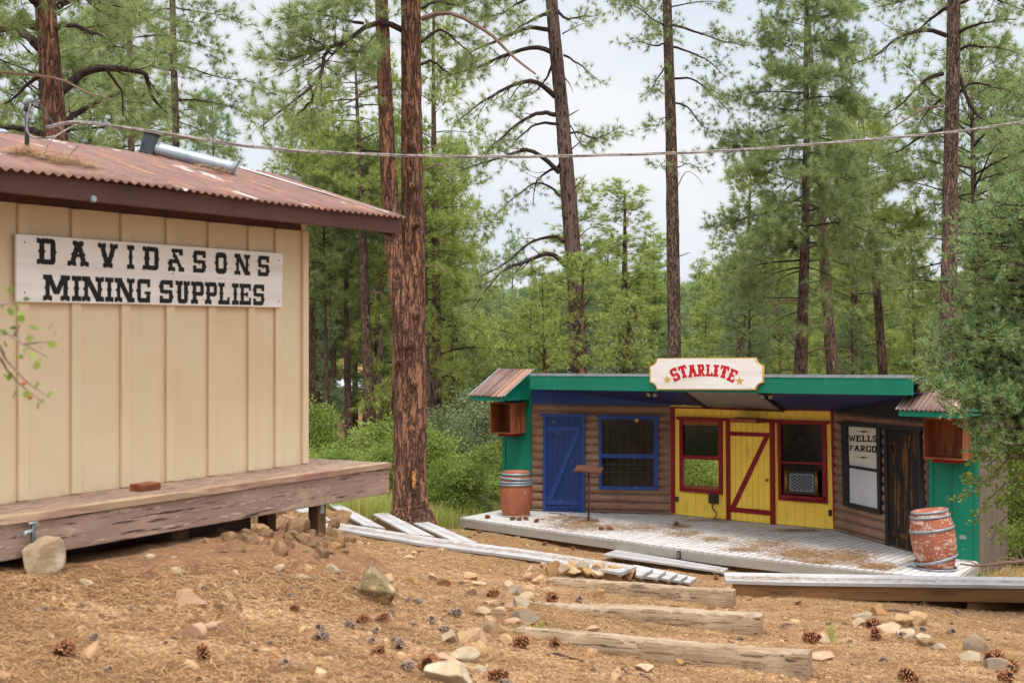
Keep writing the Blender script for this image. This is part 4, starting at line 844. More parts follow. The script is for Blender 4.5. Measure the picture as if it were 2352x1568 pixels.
# lectern stand
rust = mat('rusty_iron', lin(110, 70, 52, .8), [('noise', 30, I1, .45, .7, lin(84, 52, 40, .8))], rough=.8)
pl = FL(1352, 1196); ms = thing('music_stand', 'rusty iron lectern stand with a tilted top and round base on the stage', 'lectern', pl)
MB().lathe([(0, .012), (.2, .010), (.215, .002), (.215, 0)], pl, 32).build('base_plate', rust, ms)
tz = (1196-1080)/F0*pl[1]; MB().tube([pl, pl+np.array((0, 0, tz))], .019, 10).build('post', rust, ms, True)
c_ = pl+np.array((0, 0, tz+.02)); MB().box(c_, .27, .17, .008, unit((.94, -.28, -.07)), unit((.28, .9, .28))).build('top_plate', rust, ms, bevel=.003)
MB().box(c_+np.array((-.05, -.17, -.02)), .25, .008, .018, unit((.94, -.28, -.07)), unit((.28, .9, .28))).build('ledge', rust, ms)
# ------------------------------------------------------------------ benches, timbers
def ground_beam_under(p, top): return float(gz(p[0], p[1]))
def bench(label, far, near, z, group, thick=.032, apron=.12, n=40, teeth=False, inset=.03, legs=5, m=None):
    Fr = catmull([flat(x, y, z) for x, y in far], n); Nr = catmull([flat(x, y, z) for x, y in near], n)
    b = thing('bench', label, 'bench', (Fr[0]+Nr[0])/2, group)
    dn = np.array((0, 0, -thick))
    for a, c in ((0, .48), (.515, 1)):
        P_ = Fr*(1-a)+Nr*a; Q_ = Fr*(1-c)+Nr*c; mb = MB(); k = len(P_)
        mb.add(list(P_)+list(Q_)+list(P_+dn)+list(Q_+dn), [(i, i+1, k+i+1, k+i) for i in range(k-1)]+[(2*k+i, 3*k+i, 3*k+i+1, 2*k+i+1) for i in range(k-1)]+[(i+1, i, 2*k+i, 2*k+i+1) for i in range(k-1)]+[(k+i, k+i+1, 3*k+i+1, 3*k+i) for i in range(k-1)]+[(0, k, 3*k, 2*k), (2*k-1, k-1, 3*k-1, 4*k-1)])
        if teeth:
            e0, e1 = P_[-1]+dn, Q_[-1]+dn; bk = unit(P_[-2]-P_[-1])
            for i in range(6):
                p = e0+(e1-e0)*(i+.5)/6; mb.box(p+bk*.02+np.array((0, 0, -.008)), .02, np.linalg.norm(e1-e0)/20, .008, bk, unit(e1-e0))
        mb.build('seat_board', m or bench_grey, b)
    if apron:
        mid = lambda q, dz: Fr*(1-q)+Nr*q+np.array((0, 0, dz))
        for q in (inset, 1-inset-.05):
            A0 = mid(q, -thick-.002); A1 = mid(q+.05, -thick-.002); h = np.array((0, 0, -apron)); k = len(A0); i0, i1 = 1, k-1
            mb = MB(); mb.add(list(A0)+list(A1)+list(A0+h)+list(A1+h), [(i, i+1, k+i+1, k+i) for i in range(i0, i1)]+[(2*k+i, 3*k+i, 3*k+i+1, 2*k+i+1) for i in range(i0, i1)]+[(i+1, i, 2*k+i, 2*k+i+1) for i in range(i0, i1)]+[(k+i, k+i+1, 3*k+i+1, 3*k+i) for i in range(i0, i1)]+[(i0, k+i0, 3*k+i0, 2*k+i0), (k+i1, i1, 2*k+i1, 3*k+i1)])
            mb.build('apron', support_wood, b)
        for i in np.linspace(2, n-3, legs).astype(int):
            p = (Fr[i]+Nr[i])/2; g_ = float(gz(p[0], p[1])); sd = unit(Nr[i]-Fr[i]); lg = unit(Fr[min(i+1, n-1)]-Fr[i-1])
            top = z-thick-.004
            if top-g_ > .02: MB().box(np.array((p[0], p[1], (top+g_-.1)/2)), .04, np.linalg.norm(Nr[i]-Fr[i])*.38, (top-g_+.1)/2, lg, sd).build('leg', support_wood, b)
    return b
GB = 'grey benches of the small amphitheatre'
bench('long curved grey bench running from the shed porch to the rock pile', [(540, 1172), (640, 1180), (763, 1198), (861, 1213), (998, 1234), (1097, 1247), (1231, 1264.5), (1340, 1281), (1462, 1299)], [(540, 1186), (640, 1194), (763, 1213), (861, 1229), (971, 1248), (1080, 1263), (1200, 1278), (1310, 1295), (1425, 1314)], -2.76, GB, n=70, apron=.10, legs=9, teeth=True)
for lab, q, z in (('slanting grey bench ending just left of the big trunk', [(842, 1172), (998, 1231), (940, 1225), (806, 1172)], -3.02),
               ('slanting grey bench whose near end touches the right of the big trunk', [(979, 1195), (1097, 1245.5), (1040, 1241), (949, 1200)], -3.15),
               ('slanting grey bench just right of the porch post', [(768, 1150), (885, 1212), (835, 1205), (742, 1150)], -2.9),
               ('slanting grey bench seen left of the porch post under the porch', [(686, 1150), (766, 1196), (716, 1192), (652, 1154)], -2.84),
               ('grey bench deepest under the porch, leftmost of the side rows', [(628, 1163), (672, 1186), (622, 1186), (588, 1166)], -2.8)):
    far = [q[0], q[1]]; near = [q[3], q[2]]
    if 'ending just left' in lab: far, near = [(886, 1175), (998, 1231)], [(856, 1179.5), (940, 1225)]
    bench(lab, far, near, z, GB, n=8, apron=.14, legs=3)
x6 = lambda x: 1176+.328*x
y6 = lambda y: 1231+.328*y
st = [((845, 215), (988, 228), (905, 275), (840, 265)), ((975, 226), (1080, 240), (1010, 290), (945, 280)), ((1070, 240), (1160, 258), (1095, 302), (1040, 293)), ((1148, 259), (1230, 272), (1170, 312), (1125, 303)), ((1216, 273), (1292, 288), (1240, 325), (1195, 318))]
for k, (q, lab) in enumerate(zip(st, ('nearest end', 'second end', 'middle end', 'fourth end', 'lowest end'))):
    z = -2.93-.15*k; p = [(x6(a), y6(b)) for a, b in q]
    f0, f1, n1_, n0_ = [flat(x, y, z) for x, y in p]; dr = unit(f1-f0)
    b = thing('bench_end', lab+' of the stepped grey bench ends beside the rock pile, toothed underneath', 'bench end', (f1+n1_)/2, 'stepped bench ends by the aisle')
    sd = n1_-f1; f0 = f1-dr*.85; dn = np.array((0, 0, -.03))
    for a, c in ((0, .48), (.52, 1)):
        mb = MB(); mb.prism([f0+sd*a, f1+sd*a, f1+sd*c, f0+sd*c], dn)
        for i in range(5): mb.box(f1+sd*(a+(c-a)*(i+.5)/5)-dr*.02+dn*1.3, .02, np.linalg.norm(sd)*.02, .01, dr, unit(sd))
        mb.build('seat_board', bench_grey, b)
    c_ = (f1+n1_)/2-dr*.16; g_ = float(gz(c_[0], c_[1])); g_ = min(g_, z-.25)
    MB().box(np.array((c_[0], c_[1], (z-.032+g_-.1)/2)), .05, np.linalg.norm(sd)*.42, (z-.034-g_+.1)/2, dr, unit(sd)).build('leg', support_wood, b)
    MB().beam(f0+sd*.9+np.array((0, 0, -.09)), f1-dr*.06+sd*.9+np.array((0, 0, -.09)), .04, .11).build('apron', support_wood, b)
bench('low grey slatted step half covered with needles in front of the stage deck', [(x6(735), y6(92)), (x6(1515), y6(222))], [(x6(632), y6(126)), (x6(1480), y6(247))], -3.93, GB, n=10, apron=0, teeth=True)
x7 = lambda x: 1488.5+.3672*x
y7 = lambda y: 1240.4+.3672*y
rb_ = bench('long grey bench in front of the stage at the right edge', [(x7(475), y7(198)), (x7(1200), y7(211)), (x7(2352), y7(230)), (x7(3000), y7(243))], [(x7(485), y7(250)), (x7(900), y7(262)), (x7(1200), y7(266)), (x7(2352), y7(282)), (x7(3000), y7(294))], -2.76, GB, n=40, apron=.15, legs=11, thick=.036)
pts = [flat(x7(x), y7(y), -2.95) for x, y in ((1300, 330), (2352, 352), (3000, 365))]
MB().beam(pts[0], pts[2], .05, .07).build('lower_rail', bench_grey, rb_)
MB().beam(pts[0]+np.array((.9, -.05, -.09)), pts[2]+np.array((0, -.05, -.09)), .06, .10).build('lower_rail', support_wood, rb_)

tim_m = mat('split_timber', lin(174, 152, 126, .88), [('noise', 5, (.2, 1, 1), .45, .7, lin(150, 122, 94, .86)), ('noise', 40, (.03, 1.2, 1.2), .52, .66, lin(120, 92, 66, .85)), ('noise', 60, (.02, 1, 1), .58, .64, lin(74, 56, 42, .8)), ('noise', 3, I1, .6, .75, lin(150, 122, 94, .9))], rough=.85, rotz=R(-20), bumps=[('noise', 40, (.03, 1, 1), .7, .012)])
def timber(label, fl_, fr_, nr_, nl_, z, h, seed):
    r_ = np.random.default_rng(seed); a = (flat(*fl_, z)+flat(*nl_, z))/2; b = (flat(*fr_, z)+flat(*nr_, z))/2
    w = .155; u = unit(b-a); sd = np.array((u[1], -u[0], 0)); n = 60; vs = []; fs = []; L_ = np.linalg.norm(b-a)
    prof = [(-1, 0), (-1, -.5), (-1, -1), (0, -1), (1, -1), (1, -.66), (1, -.33), (1.0, -.06), (.9, 0), (.45, .02), (0, .0), (-.5, .015)]; k = len(prof)
    wob = np.cumsum(r_.standard_normal((n, 3))*.003, axis=0); wob -= wob.mean(0); hsh = np.convolve(r_.standard_normal((n+14)), np.ones(15)/15, 'valid')*.02
    for i in range(n):
        q = i/(n-1); c = a+(b-a)*q
        for j, (x, y) in enumerate(prof):
            er = (-.018*abs(math.sin(i*.33+seed))**4 if j in (7, 8) else 0)+r_.standard_normal()*.0016
            vs.append(c+sd*(x*w/2*(1+.06*math.sin(i*.21+j))+er+wob[i, 0])+np.array((0, 0, y*h+hsh[i]*(y > -.5)+er)))
    for i in range(n-1):
        for j in range(k): fs.append((i*k+j, i*k+(j+1) % k, (i+1)*k+(j+1) % k, (i+1)*k+j))
    fs += [tuple(reversed(range(k))), tuple((n-1)*k+j for j in range(k))]
    o = np_obj('timber_step', np.array(vs), fs, tim_m, base=a); tag(o, label, 'timber step', 'split timber steps in the slope')
    me = o.data; me.shade_smooth() if hasattr(me, 'shade_smooth') else None
    o.modifiers.new('edge', 'EDGE_SPLIT').split_angle = R(38)
    return o
timber('nearest split timber step with a cracked cut end', (x6(75), y6(625)), (x6(2092), y6(792)), (x6(2090), y6(836)), (x6(10), y6(665)), -1.95, .30, 3)
timber('middle split timber step with a standing pine cone against it', (x6(155), y6(455)), (x6(1755), y6(525)), (x6(1755), y6(558)), (x6(148), y6(488)), -2.25, .26, 5)
timber('farthest split timber step, just below the pale rock pile', (x6(262), y6(278)), (x6(1560), y6(365)), (x6(1558), y6(386)), (x6(250), y6(312)), -2.52, .30, 9)
# ------------------------------------------------------------------ rocks
def rockmat(name, a, b, c):
    return mat(name, lin(*a, .74), [('noise', 5, I1, .42, .62, lin(*b, .72)), ('noise', 18, I1, .52, .68, lin(*c, .78)), ('noise', 60, I1, .62, .72, lin(*[v*.5 for v in b], .85)), ('noise', 3.5, I1, .36, .64, lin(178, 144, 108, .74))], rough=.9, spec=.15, bumps=[('noise', 9, I1, .5, .03), ('noise', 50, I1, .4, .006)])
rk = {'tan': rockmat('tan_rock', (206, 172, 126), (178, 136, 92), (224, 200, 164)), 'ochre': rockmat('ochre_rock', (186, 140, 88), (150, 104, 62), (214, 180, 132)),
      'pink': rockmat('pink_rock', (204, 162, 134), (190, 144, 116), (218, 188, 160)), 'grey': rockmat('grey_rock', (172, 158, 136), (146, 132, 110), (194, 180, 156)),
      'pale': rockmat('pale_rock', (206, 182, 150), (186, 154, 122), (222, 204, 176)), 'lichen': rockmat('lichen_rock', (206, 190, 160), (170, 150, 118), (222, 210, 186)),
      'slate': rockmat('slate_rock', (136, 126, 112), (112, 102, 88), (162, 150, 134)), 'brown_shade': rockmat('brown_shade_rock', (126, 96, 68), (100, 72, 50), (148, 116, 86)), 'brown': rockmat('brown_rock', (150, 116, 82), (122, 88, 58), (174, 142, 106))}  # the darkest brown puts the shade under the porch into the rock colour
def ico(sub):
    import bmesh
    bm = bmesh.new(); bmesh.ops.create_icosphere(bm, subdivisions=sub, radius=1); bm.verts.ensure_lookup_table()
    v = np.array([q.co[:] for q in bm.verts]); f = np.array([[q.index for q in p.verts] for p in bm.faces]); bm.free(); return v, f
ICO = ico(4)
def rock(label, x, y, w, h, kind, seed, group=None, flatn=0, sink=.28, deep=.8, lift=0., rot=None, ncut=11, cuts=None, name='rock'):
    """x, y: middle of the rock's foot in the picture; w, h: its size there"""
    r_ = np.random.default_rng(seed); p = G(x, y, lift); d = p[1]
    v = ICO[0].copy()
    for k in range(ncut):
        n_ = unit(r_.standard_normal(3)*np.array((1, 1, .8))); c = r_.uniform(.42, .78); s_ = v @ n_; m_ = s_ > c; v[m_] -= np.outer(s_[m_]-c, n_)
    for n_, c in (cuts or []): n_ = unit(n_); s_ = v @ n_; m_ = s_ > c; v[m_] -= np.outer(s_[m_]-c, n_)
    v -= (v.max(0)+v.min(0))/2; v /= (v.max(0)-v.min(0))/2
    nz = sum(a*np.sin(v @ r_.standard_normal(3)*f+r_.uniform(0, 6)) for a, f in ((.02, 4), (.010, 8), (.008, 17), (.006, 29))); v *= (1+nz)[:, None]
    W_ = w/F0*d/2; H_ = h/F0*d/(1-sink)/2
    v *= np.array((W_, W_*deep, H_)); 
    a = r_.uniform(-.25, .25) if rot is None else rot; ca, sa = math.cos(a), math.sin(a); v[:, :2] = v[:, :2] @ np.array(((ca, sa), (-sa, ca)))
    v[:, 2] += H_*(1-2*sink); v[:, 1] += W_*deep*.7
    o = np_obj(name, v+p, ICO[1], rk[kind], base=p); tag(o, label, 'rock', group)
    return o
rock('large pale grey boulder at the left, against the porch rim', 90, 1318, 100, 80, 'lichen', 4, sink=.15, deep=.9, ncut=9, cuts=[((0, 0, 1), .7), ((.9, -.3, .1), .8)], name='boulder')
bo = rock('tall pointed boulder with mossy face standing alone on the slope left of centre', 860, 1383, 96, 82, 'tan', 21, sink=.14, deep=.8, rot=0, ncut=4, cuts=[((.62, 0, .78), .42), ((-.9, 0, .45), .6), ((.1, -1, .35), .45), ((-.5, -.2, .85), .68)], name='boulder')
moss = mat('mossy_rock_face', lin(202, 172, 128, .85), [('noise', 3.6, I1, .40, .47, lin(146, 128, 94, .8)), ('noise', 14, I1, .5, .6, lin(116, 104, 72, .8)), ('noise', 30, I1, .6, .7, lin(206, 186, 150, .85))], rough=.95, bumps=[('noise', 9, I1, .5, .03), ('noise', 50, I1, .4, .006)])
bo.data.materials[0] = moss
GP = 'rocks heaped under the porch corner'
for k, (x, y, w, h, kd, lf) in enumerate(((470, 1258, 26, 24, 'brown', 0), (523, 1250, 36, 30, 'brown', 0), (553, 1252, 26, 28, 'brown_shade', 0), (580, 1254, 28, 26, 'brown', 0), (610, 1246, 34, 30, 'brown_shade', 0), (636, 1280, 50, 38, 'brown', 0),
    (664, 1282, 22, 26, 'brown', 0), (678, 1240, 60, 50, 'brown_shade', 0.0), (690, 1255, 40, 30, 'brown_shade', 0), (712, 1262, 30, 22, 'brown_shade', 0), (742, 1288, 30, 26, 'brown_shade', 0), (726, 1290, 18, 18, 'brown', 0), (650, 1297, 26, 16, 'brown', 0),
    (540, 1272, 50, 26, 'brown_shade', 0), (510, 1276, 26, 18, 'brown_shade', 0), (600, 1212, 44, 36, 'brown_shade', .05), (640, 1202, 36, 30, 'brown_shade', .06), (560, 1222, 36, 32, 'brown_shade', .03), (776, 1262, 34, 30, 'brown_shade', 0), (765, 1240, 30, 32, 'brown_shade', 0), (500, 1232, 34, 30, 'brown_shade', 0),
    (765, 1222, 30, 24, 'brown_shade', .06), (725, 1228, 34, 26, 'brown_shade', .04), (655, 1226, 34, 28, 'brown_shade', .02), (790, 1276, 22, 16, 'brown_shade', 0), (700, 1278, 22, 16, 'brown_shade', 0), (624, 1262, 18, 14, 'brown', 0), (590, 1270, 16, 12, 'brown_shade', 0))):
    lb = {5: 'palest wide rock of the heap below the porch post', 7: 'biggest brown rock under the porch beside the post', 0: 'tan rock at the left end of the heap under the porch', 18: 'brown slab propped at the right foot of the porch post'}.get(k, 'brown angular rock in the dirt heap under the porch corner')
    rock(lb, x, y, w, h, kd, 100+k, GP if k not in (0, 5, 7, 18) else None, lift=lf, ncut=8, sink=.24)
rq = np.random.default_rng(55)
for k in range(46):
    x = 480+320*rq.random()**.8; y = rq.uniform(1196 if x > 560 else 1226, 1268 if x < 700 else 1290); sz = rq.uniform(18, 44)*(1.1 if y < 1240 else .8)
    rock('brown angular rock in the dirt heap under the porch corner', x, y, sz, sz*rq.uniform(.7, 1), ('brown_shade', 'brown_shade', 'brown_shade', 'brown_shade', 'ochre')[k % 5], 700+k, GP, ncut=8, sink=.2)
GL_ = 'stones strewn on the needle litter'
for k, (x, y, w, h, kd, lb) in enumerate((
    (195, 1346, 36, 18, 'pale', 'small pale split stone just right below the grey boulder'), (430, 1385, 80, 30, 'pink', 'flat reddish slab half buried in the left foreground'), (440, 1462, 66, 30, 'pink', 'pink half buried stone at the bottom left of the slope'), (490, 1450, 50, 22, 'pink', 'pale pink flat stone touching the pink half buried one'),
    (1269, 1322, 32, 25, 'ochre', 'dark ochre rock, leftmost of the rock pile behind the farthest timber'), (1298, 1324, 33, 20, 'pale', None), (1318, 1320, 30, 23, 'tan', None), (1338, 1321, 33, 23, 'grey', 'round grey rock in the pile behind the farthest timber'), (1375, 1323, 33, 23, 'pale', None), (1392, 1329, 37, 16, 'pale', None), (1414, 1332, 33, 25, 'tan', 'creased tan rock in the right half of the rock pile'), (1443, 1334, 30, 18, 'ochre', 'ochre rock at the right end of the pile, by the toothed bench ends'), (1352, 1328, 30, 13, 'ochre', None), (1321, 1327, 37, 13, 'tan', None), (1369, 1331, 30, 12, 'pale', None), (1215, 1335, 30, 20, 'pink', 'rosy rock just left of the farthest timber'), (1244, 1338, 30, 16, 'tan', None), (1219, 1311, 20, 13, 'pale', None), (1230, 1342, 20, 13, 'tan', None), (1249, 1305, 20, 13, 'pink', None), (1171, 1350, 28, 16, 'pale', 'white flat stone in the row of stones left of the timbers'), (1185, 1366, 39, 21, 'grey', None), (1207, 1379, 42, 21, 'pale', None), (1221, 1357, 23, 14, 'pink', None), (1262, 1360, 25, 11, 'pale', None), (1199, 1395, 37, 23, 'grey', None), (1170, 1401, 28, 21, 'pink', None), (1130, 1391, 42, 12, 'pink', None), (1108, 1416, 37, 21, 'pale', None), (1151, 1414, 39, 21, 'pale', 'pale lumpy stone in the middle of the row left of the timbers'), (1205, 1433, 67, 32, 'slate', 'dark grey domed rock above the left end of the nearest timber'), (1199, 1408, 42, 14, 'ochre', None), (1178, 1435, 42, 15, 'pink', None), (1120, 1454, 35, 35, 'pale', 'upright pale rock in the row, left of the nearest timber'), (1148, 1453, 22, 25, 'tan', None), (1033, 1477, 39, 30, 'lichen', 'greenish grey rock in the near part of the stone row'), (1063, 1473, 28, 23, 'tan', None), (1093, 1473, 56, 28, 'pink', None), (1096, 1509, 51, 35, 'tan', None), (1162, 1479, 35, 22, 'tan', None), (1064, 1522, 77, 32, 'lichen', 'wide whitish lichen covered rock at the bottom of the stone row'), (1016, 1522, 42, 21, 'pink', None), (1044, 1535, 60, 18, 'pink', None), (1033, 1574, 110, 51, 'lichen', 'biggest lichen covered rock cut by the bottom edge of the picture'), (1103, 1542, 28, 11, 'grey', None), (988, 1565, 25, 14, 'ochre', None), (1216, 1390, 16, 9, 'tan', None), (1232, 1371, 14, 9, 'tan', None),
    (1374, 1372, 28, 20, 'ochre', 'lone ochre stone between the two farther timbers'), (2080, 1440, 50, 30, 'tan', None), (2020, 1412, 44, 22, 'ochre', 'rust coloured stone at the far end of the right hand row'), (1985, 1425, 50, 18, 'grey', None), (1975, 1438, 36, 20, 'pale', None), (2045, 1455, 60, 22, 'pale', None), (2110, 1436, 50, 30, 'tan', 'tan block with a flat top in the right hand stone row'), (2085, 1465, 44, 18, 'pale', None), (2130, 1484, 50, 26, 'pale', None), (2090, 1470, 30, 14, 'grey', None),
    (2250, 1500, 64, 42, 'slate', 'dark grey pointed rock at the right edge of the slope'), (2240, 1520, 60, 20, 'grey', None), (2300, 1540, 60, 26, 'slate', None), (2160, 1492, 30, 14, 'grey', None), (1650, 1296+25, 24, 16, 'tan', 'small tan stone on the flat ground right of the stepped bench ends'), (1080, 1330, 34, 16, 'tan', None), (990, 1332, 36, 14, 'pale', None), (950, 1340, 24, 20, 'ochre', None), (1020, 1345, 34, 20, 'brown', None), (1100, 1346, 40, 10, 'pale', None), (890, 1334, 30, 16, 'tan', None), (705, 1316, 24, 20, 'tan', None), (760, 1318, 40, 22, 'grey', None), (640, 1313, 26, 18, 'pale', None), (690, 1330, 50, 9, 'grey', None), (340, 1288, 26, 16, 'pale', None), (395, 1290, 24, 14, 'grey', None), (1890, 1478, 60, 18, 'pale', 'pale flat stone near the grass tuft right of the timbers'), (1880, 1516, 90, 12, 'pink', None), (540, 1322, 20, 14, 'pale', None), (400, 1318, 26, 16, 'pale', None), (840, 1322, 26, 12, 'brown', None), (940, 1282, 26, 8, 'pale', None), (1360, 1450, 40, 12, 'pink', None), (1480, 1542, 46, 16, 'pale', None), (1560, 1528, 26, 16, 'ochre', None))):
    rock(lb or 'stone lying among others in the needle litter of the slope', x, y, w, h, kd, 300+k, None if lb else GL_, lift=.05 if 1262 < x < 1450 and 1310 < y < 1336 else 0, sink=.36, ncut=10, deep=.9)

# ------------------------------------------------------------------ pine cones, sticks
def attr_mat(name, cols, rough=.9, trans=0.):
    """the hue of each blade is its own: a colour ramp read from a per-face random number"""
    m = bpy.data.materials.new(name); m.use_nodes = True; nt = m.node_tree; N = nt.nodes; L = nt.links; N.clear()
    out = N.new('ShaderNodeOutputMaterial'); bs = N.new('ShaderNodeBsdfPrincipled'); bs.inputs['Roughness'].default_value = rough; bs.inputs['Specular IOR Level'].default_value = .15
    at = N.new('ShaderNodeAttribute'); at.attribute_name = 'tint'; rp = N.new('ShaderNodeValToRGB'); e = rp.color_ramp.elements
    while len(e) < len(cols): e.new(.5)
    for i, c in enumerate(cols): e[i].position = i/(len(cols)-1); e[i].color = (*c, 1)
    L.new(at.outputs['Fac'], rp.inputs[0]); L.new(rp.outputs[0], bs.inputs['Base Color'])
    if trans:
        tl = N.new('ShaderNodeBsdfTranslucent'); ms = N.new('ShaderNodeMixShader'); ms.inputs[0].default_value = trans; L.new(rp.outputs[0], tl.inputs[0]); L.new(bs.outputs[0], ms.inputs[1]); L.new(tl.outputs[0], ms.inputs[2]); L.new(ms.outputs[0], out.inputs[0])
    else: L.new(bs.outputs[0], out.inputs[0])
    return m
def set_tint(o, vals):
    a = o.data.attributes.new('tint', 'FLOAT', 'FACE'); a.data.foreach_set('value', np.asarray(vals, np.float32))
def cone_mesh(nm, m, sq):
    r_ = np.random.default_rng(5); mb = MB(); n = 92; tint = []
    mb.lathe([(.0, -.46), (.08, -.42), (.12, -.2), (.12, .1), (.07, .36), (0, .5)], (0, 0, 0), 8); tint += [.05]*len(mb.f)
    for k in range(n):
        q = (k+.5)/n; h = -.42+.86*q; rad = .25*math.sqrt(max(.02, 1-((q-.36)/.68)**2)); a = k*2.39996
        L_ = (.22+.10*math.sin(q*math.pi))*sq; rd = np.array((math.cos(a), math.sin(a), 0)); tn = np.array((-rd[1], rd[0], 0)); up_ = np.array((0, 0, 1.))
        o = unit(rd*1.0+up_*(-.3+1.1*q)+r_.standard_normal(3)*.12); c = rd*rad*.35+up_*h; w = .078*(1-.35*abs(q-.4)); e = c+o*L_*1.2; m_ = c+o*L_*.82; nn = unit(np.cross(o, tn))
        for p0, p1, w0, w1, t_ in ((c, m_, .5, .9, .18+.2*r_.random()), (m_, e, .9, .75, .62+.38*r_.random())):
            vs = [p0-tn*w*w0, p0+tn*w*w0, p1+tn*w*w1, p1-tn*w*w1]; th = .014 if t_ < .5 else .026
            mb.add([p+nn*th for p in vs]+[p-nn*th for p in vs], [(0, 1, 2, 3), (7, 6, 5, 4)]+[(i, 4+i, 4+(i+1) % 4, (i+1) % 4) for i in range(4)]); tint += [t_]*6
    o = mb.build('pine_cone', m); set_tint(o, tint); C.objects.unlink(o); return o
CB = cone_mesh('b', attr_mat('brown_pine_cone', [lin(48, 30, 24, .8), lin(92, 54, 38, .8), lin(150, 96, 66, .85), lin(196, 146, 106, .9)], .7), 1.0)
CG = cone_mesh('g', attr_mat('grey_pine_cone', [lin(70, 56, 48, .8), lin(110, 90, 78, .8), lin(152, 130, 114, .85), lin(190, 170, 152, .9)], .8), .9)
GC = 'pine cones scattered on the needle litter'
cones = [(985, 1545, 56, 'b', 'biggest brown open pine cone beside the lichen covered rocks at the bottom'), (1143, 1566, 40, 'b', 'brown pine cone at the bottom edge right of the big lichen rock'), (1160, 1578, 26, 'g', None), (1196, 1487, 34, 'b', 'brown pine cone just below the left end of the nearest timber'), (1274, 1485, 28, 'b', 'lighter brown pine cone below the nearest timber, right of the other cone'), (869, 1504, 28, 'b', 'brown hollow ended pine cone left of the stone row in the foreground'), (916, 1488, 28, 'g', None), (852, 1478, 20, 'g', None), (878, 1430, 28, 'b', 'right one of two brown pine cones side by side below the pointed boulder'), (833, 1432, 26, 'b', 'left one of two brown pine cones side by side below the pointed boulder'), (862, 1445+10, 20, 'g', None), (803, 1441, 22, 'g', None), (935, 1540, 30, 'g', None), (905, 1474, 18, 'g', None), (1132, 1372, 25, 'b', 'round brown pine cone left of the stone row, level with the farthest timber'), (1046, 1416, 26, 'g', None), (990, 1430, 22, 'g', None), (953, 1440, 16, 'g', None), (1020, 1452, 22, 'g', None), (958, 1386, 16, 'g', None), (1268, 1382, 30, 'b', 'brown pine cone lying behind the left end of the middle timber'), (1329, 1382, 18, 'g', None), (1517, 1420, 24, 'b', 'dark brown pine cone standing upright against the middle timber'), (1864, 1477, 36, 'b', 'brown pine cone lying left of the grass tuft'), (2012, 1469, 28, 'b', 'brown pine cone with a dark hole right of the grass tuft'), (2006, 1443, 30, 'b', 'brown pine cone nestled in the right hand stone row'), (2285, 1527, 44, 'b', 'long brown pine cone right of the dark pointed rock'), (2325, 1543, 36, 'b', 'brown pine cone at the right edge near the bottom corner'), (2310, 1566, 36, 'b', 'light brown pine cone nearest the bottom right corner'), (2085, 1566, 40, 'b', 'brown pine cone cut by the bottom edge right of the nearest timber'), (2238, 1478, 24, 'b', 'small brown pine cone behind the dark pointed rock'), (2186, 1456, 20, 'g', None), (2120, 1450, 16, 'g', None), (2092, 1440, 14, 'g', None), (2075, 1466, 20, 'g', None),
    (147, 1510, 48, 'b', 'brown open pine cone in the bottom left corner of the slope'), (467, 1517, 36, 'b', 'upright brown pine cone in the left foreground'), (654, 1530, 24, 'g', None), (740, 1472, 32, 'g', 'grey weathered pine cone pair on the left foreground litter'), (735, 1450, 24, 'g', None), (676, 1402, 20, 'b', 'small brown pine cone between the porch and the left foreground'), (213, 1470, 22, 'g', None), (105, 1405, 18, 'g', None), (665, 1370, 14, 'g', None), (642, 1326, 14, 'g', None), (695, 1354, 12, 'g', None), (470, 1354, 14, 'g', None), (935, 1383, 14, 'g', None), (900, 1408, 14, 'g', None), (1060, 1330+12, 12, 'g', None), (810, 1246, 16, 'b', 'dark red brown pine cone beside the long bench near the porch'), (1130, 1222, 12, 'b', None), (1100, 1223, 12, 'b', None), (1250, 1252, 10, 'b', None), (1316, 1262, 9, 'b', None), (1356, 1250, 8, 'b', None), (1645, 1330, 12, 'b', None), (1240, 1440+8, 0, 'b', None), (300, 1400, 12, 'g', None), (380, 1480, 14, 'g', None), (560, 1440, 13, 'g', None), (2200, 1410, 14, 'g', None), (1700, 1470, 14, 'g', None), (1800, 1440, 12, 'g', None), (620, 1480, 14, 'g', None), (250, 1545, 22, 'g', None), (2030, 1520, 16, 'g', None)]
def put_cone(p, size, kd, label, grp, k):
    o = (CB if kd == 'b' else CG).copy(); C.objects.link(o); o.name = 'pine_cone'
    o.location = (p[0], p[1], p[2]+size*.36); o.scale = (size, size, size*1.08)
    o.rotation_euler = (R(60+60*rng.random()), R(-30+60*rng.random()), rng.random()*6.28)
    if 'upright' in label or 'hole' in label: o.rotation_euler = (R(14), R(8), k); o.location.z = p[2]+size*.45
    tag(o, label, 'pine cone', grp)
for k, (x, y, s_, kd, lb) in enumerate(cones):
    if s_ == 0: continue
    p = G(x, y); put_cone(p, s_/F0*p[1]*1.02, kd, lb or ('small grey closed pine cone among the needles' if kd == 'g' else 'small brown pine cone on the bare ground before the stage'), None if lb else GC, k)
for k, (x, y) in enumerate(((1178, 1194), (1193, 1195), (1208, 1194), (1232, 1199), (1381, 1217), (1400, 1217), (1553, 1206), (1120, 1190))):
    p = FL(x, y); put_cone(p, 11/F0*p[1], 'b', 'tiny brown pine cone lying on the grey stage boards', 'pine cones on the stage boards', k)
stick_m = mat('dead_stick', lin(96, 78, 68, .8), [('noise', 30, I1, .45, .65, lin(62, 50, 44, .8))], rough=.9)
def stick(label, pix, r_, grp=None, floor=False):
    P_ = [(FL(x, y) if floor else G(x, y))+np.array((0, 0, r_*.9)) for x, y in pix]
    o = MB().tube(catmull(P_, 14), np.linspace(r_, r_*.5, 14), 6, jit=.08).build('stick', stick_m); tag(o, label, 'stick', grp)
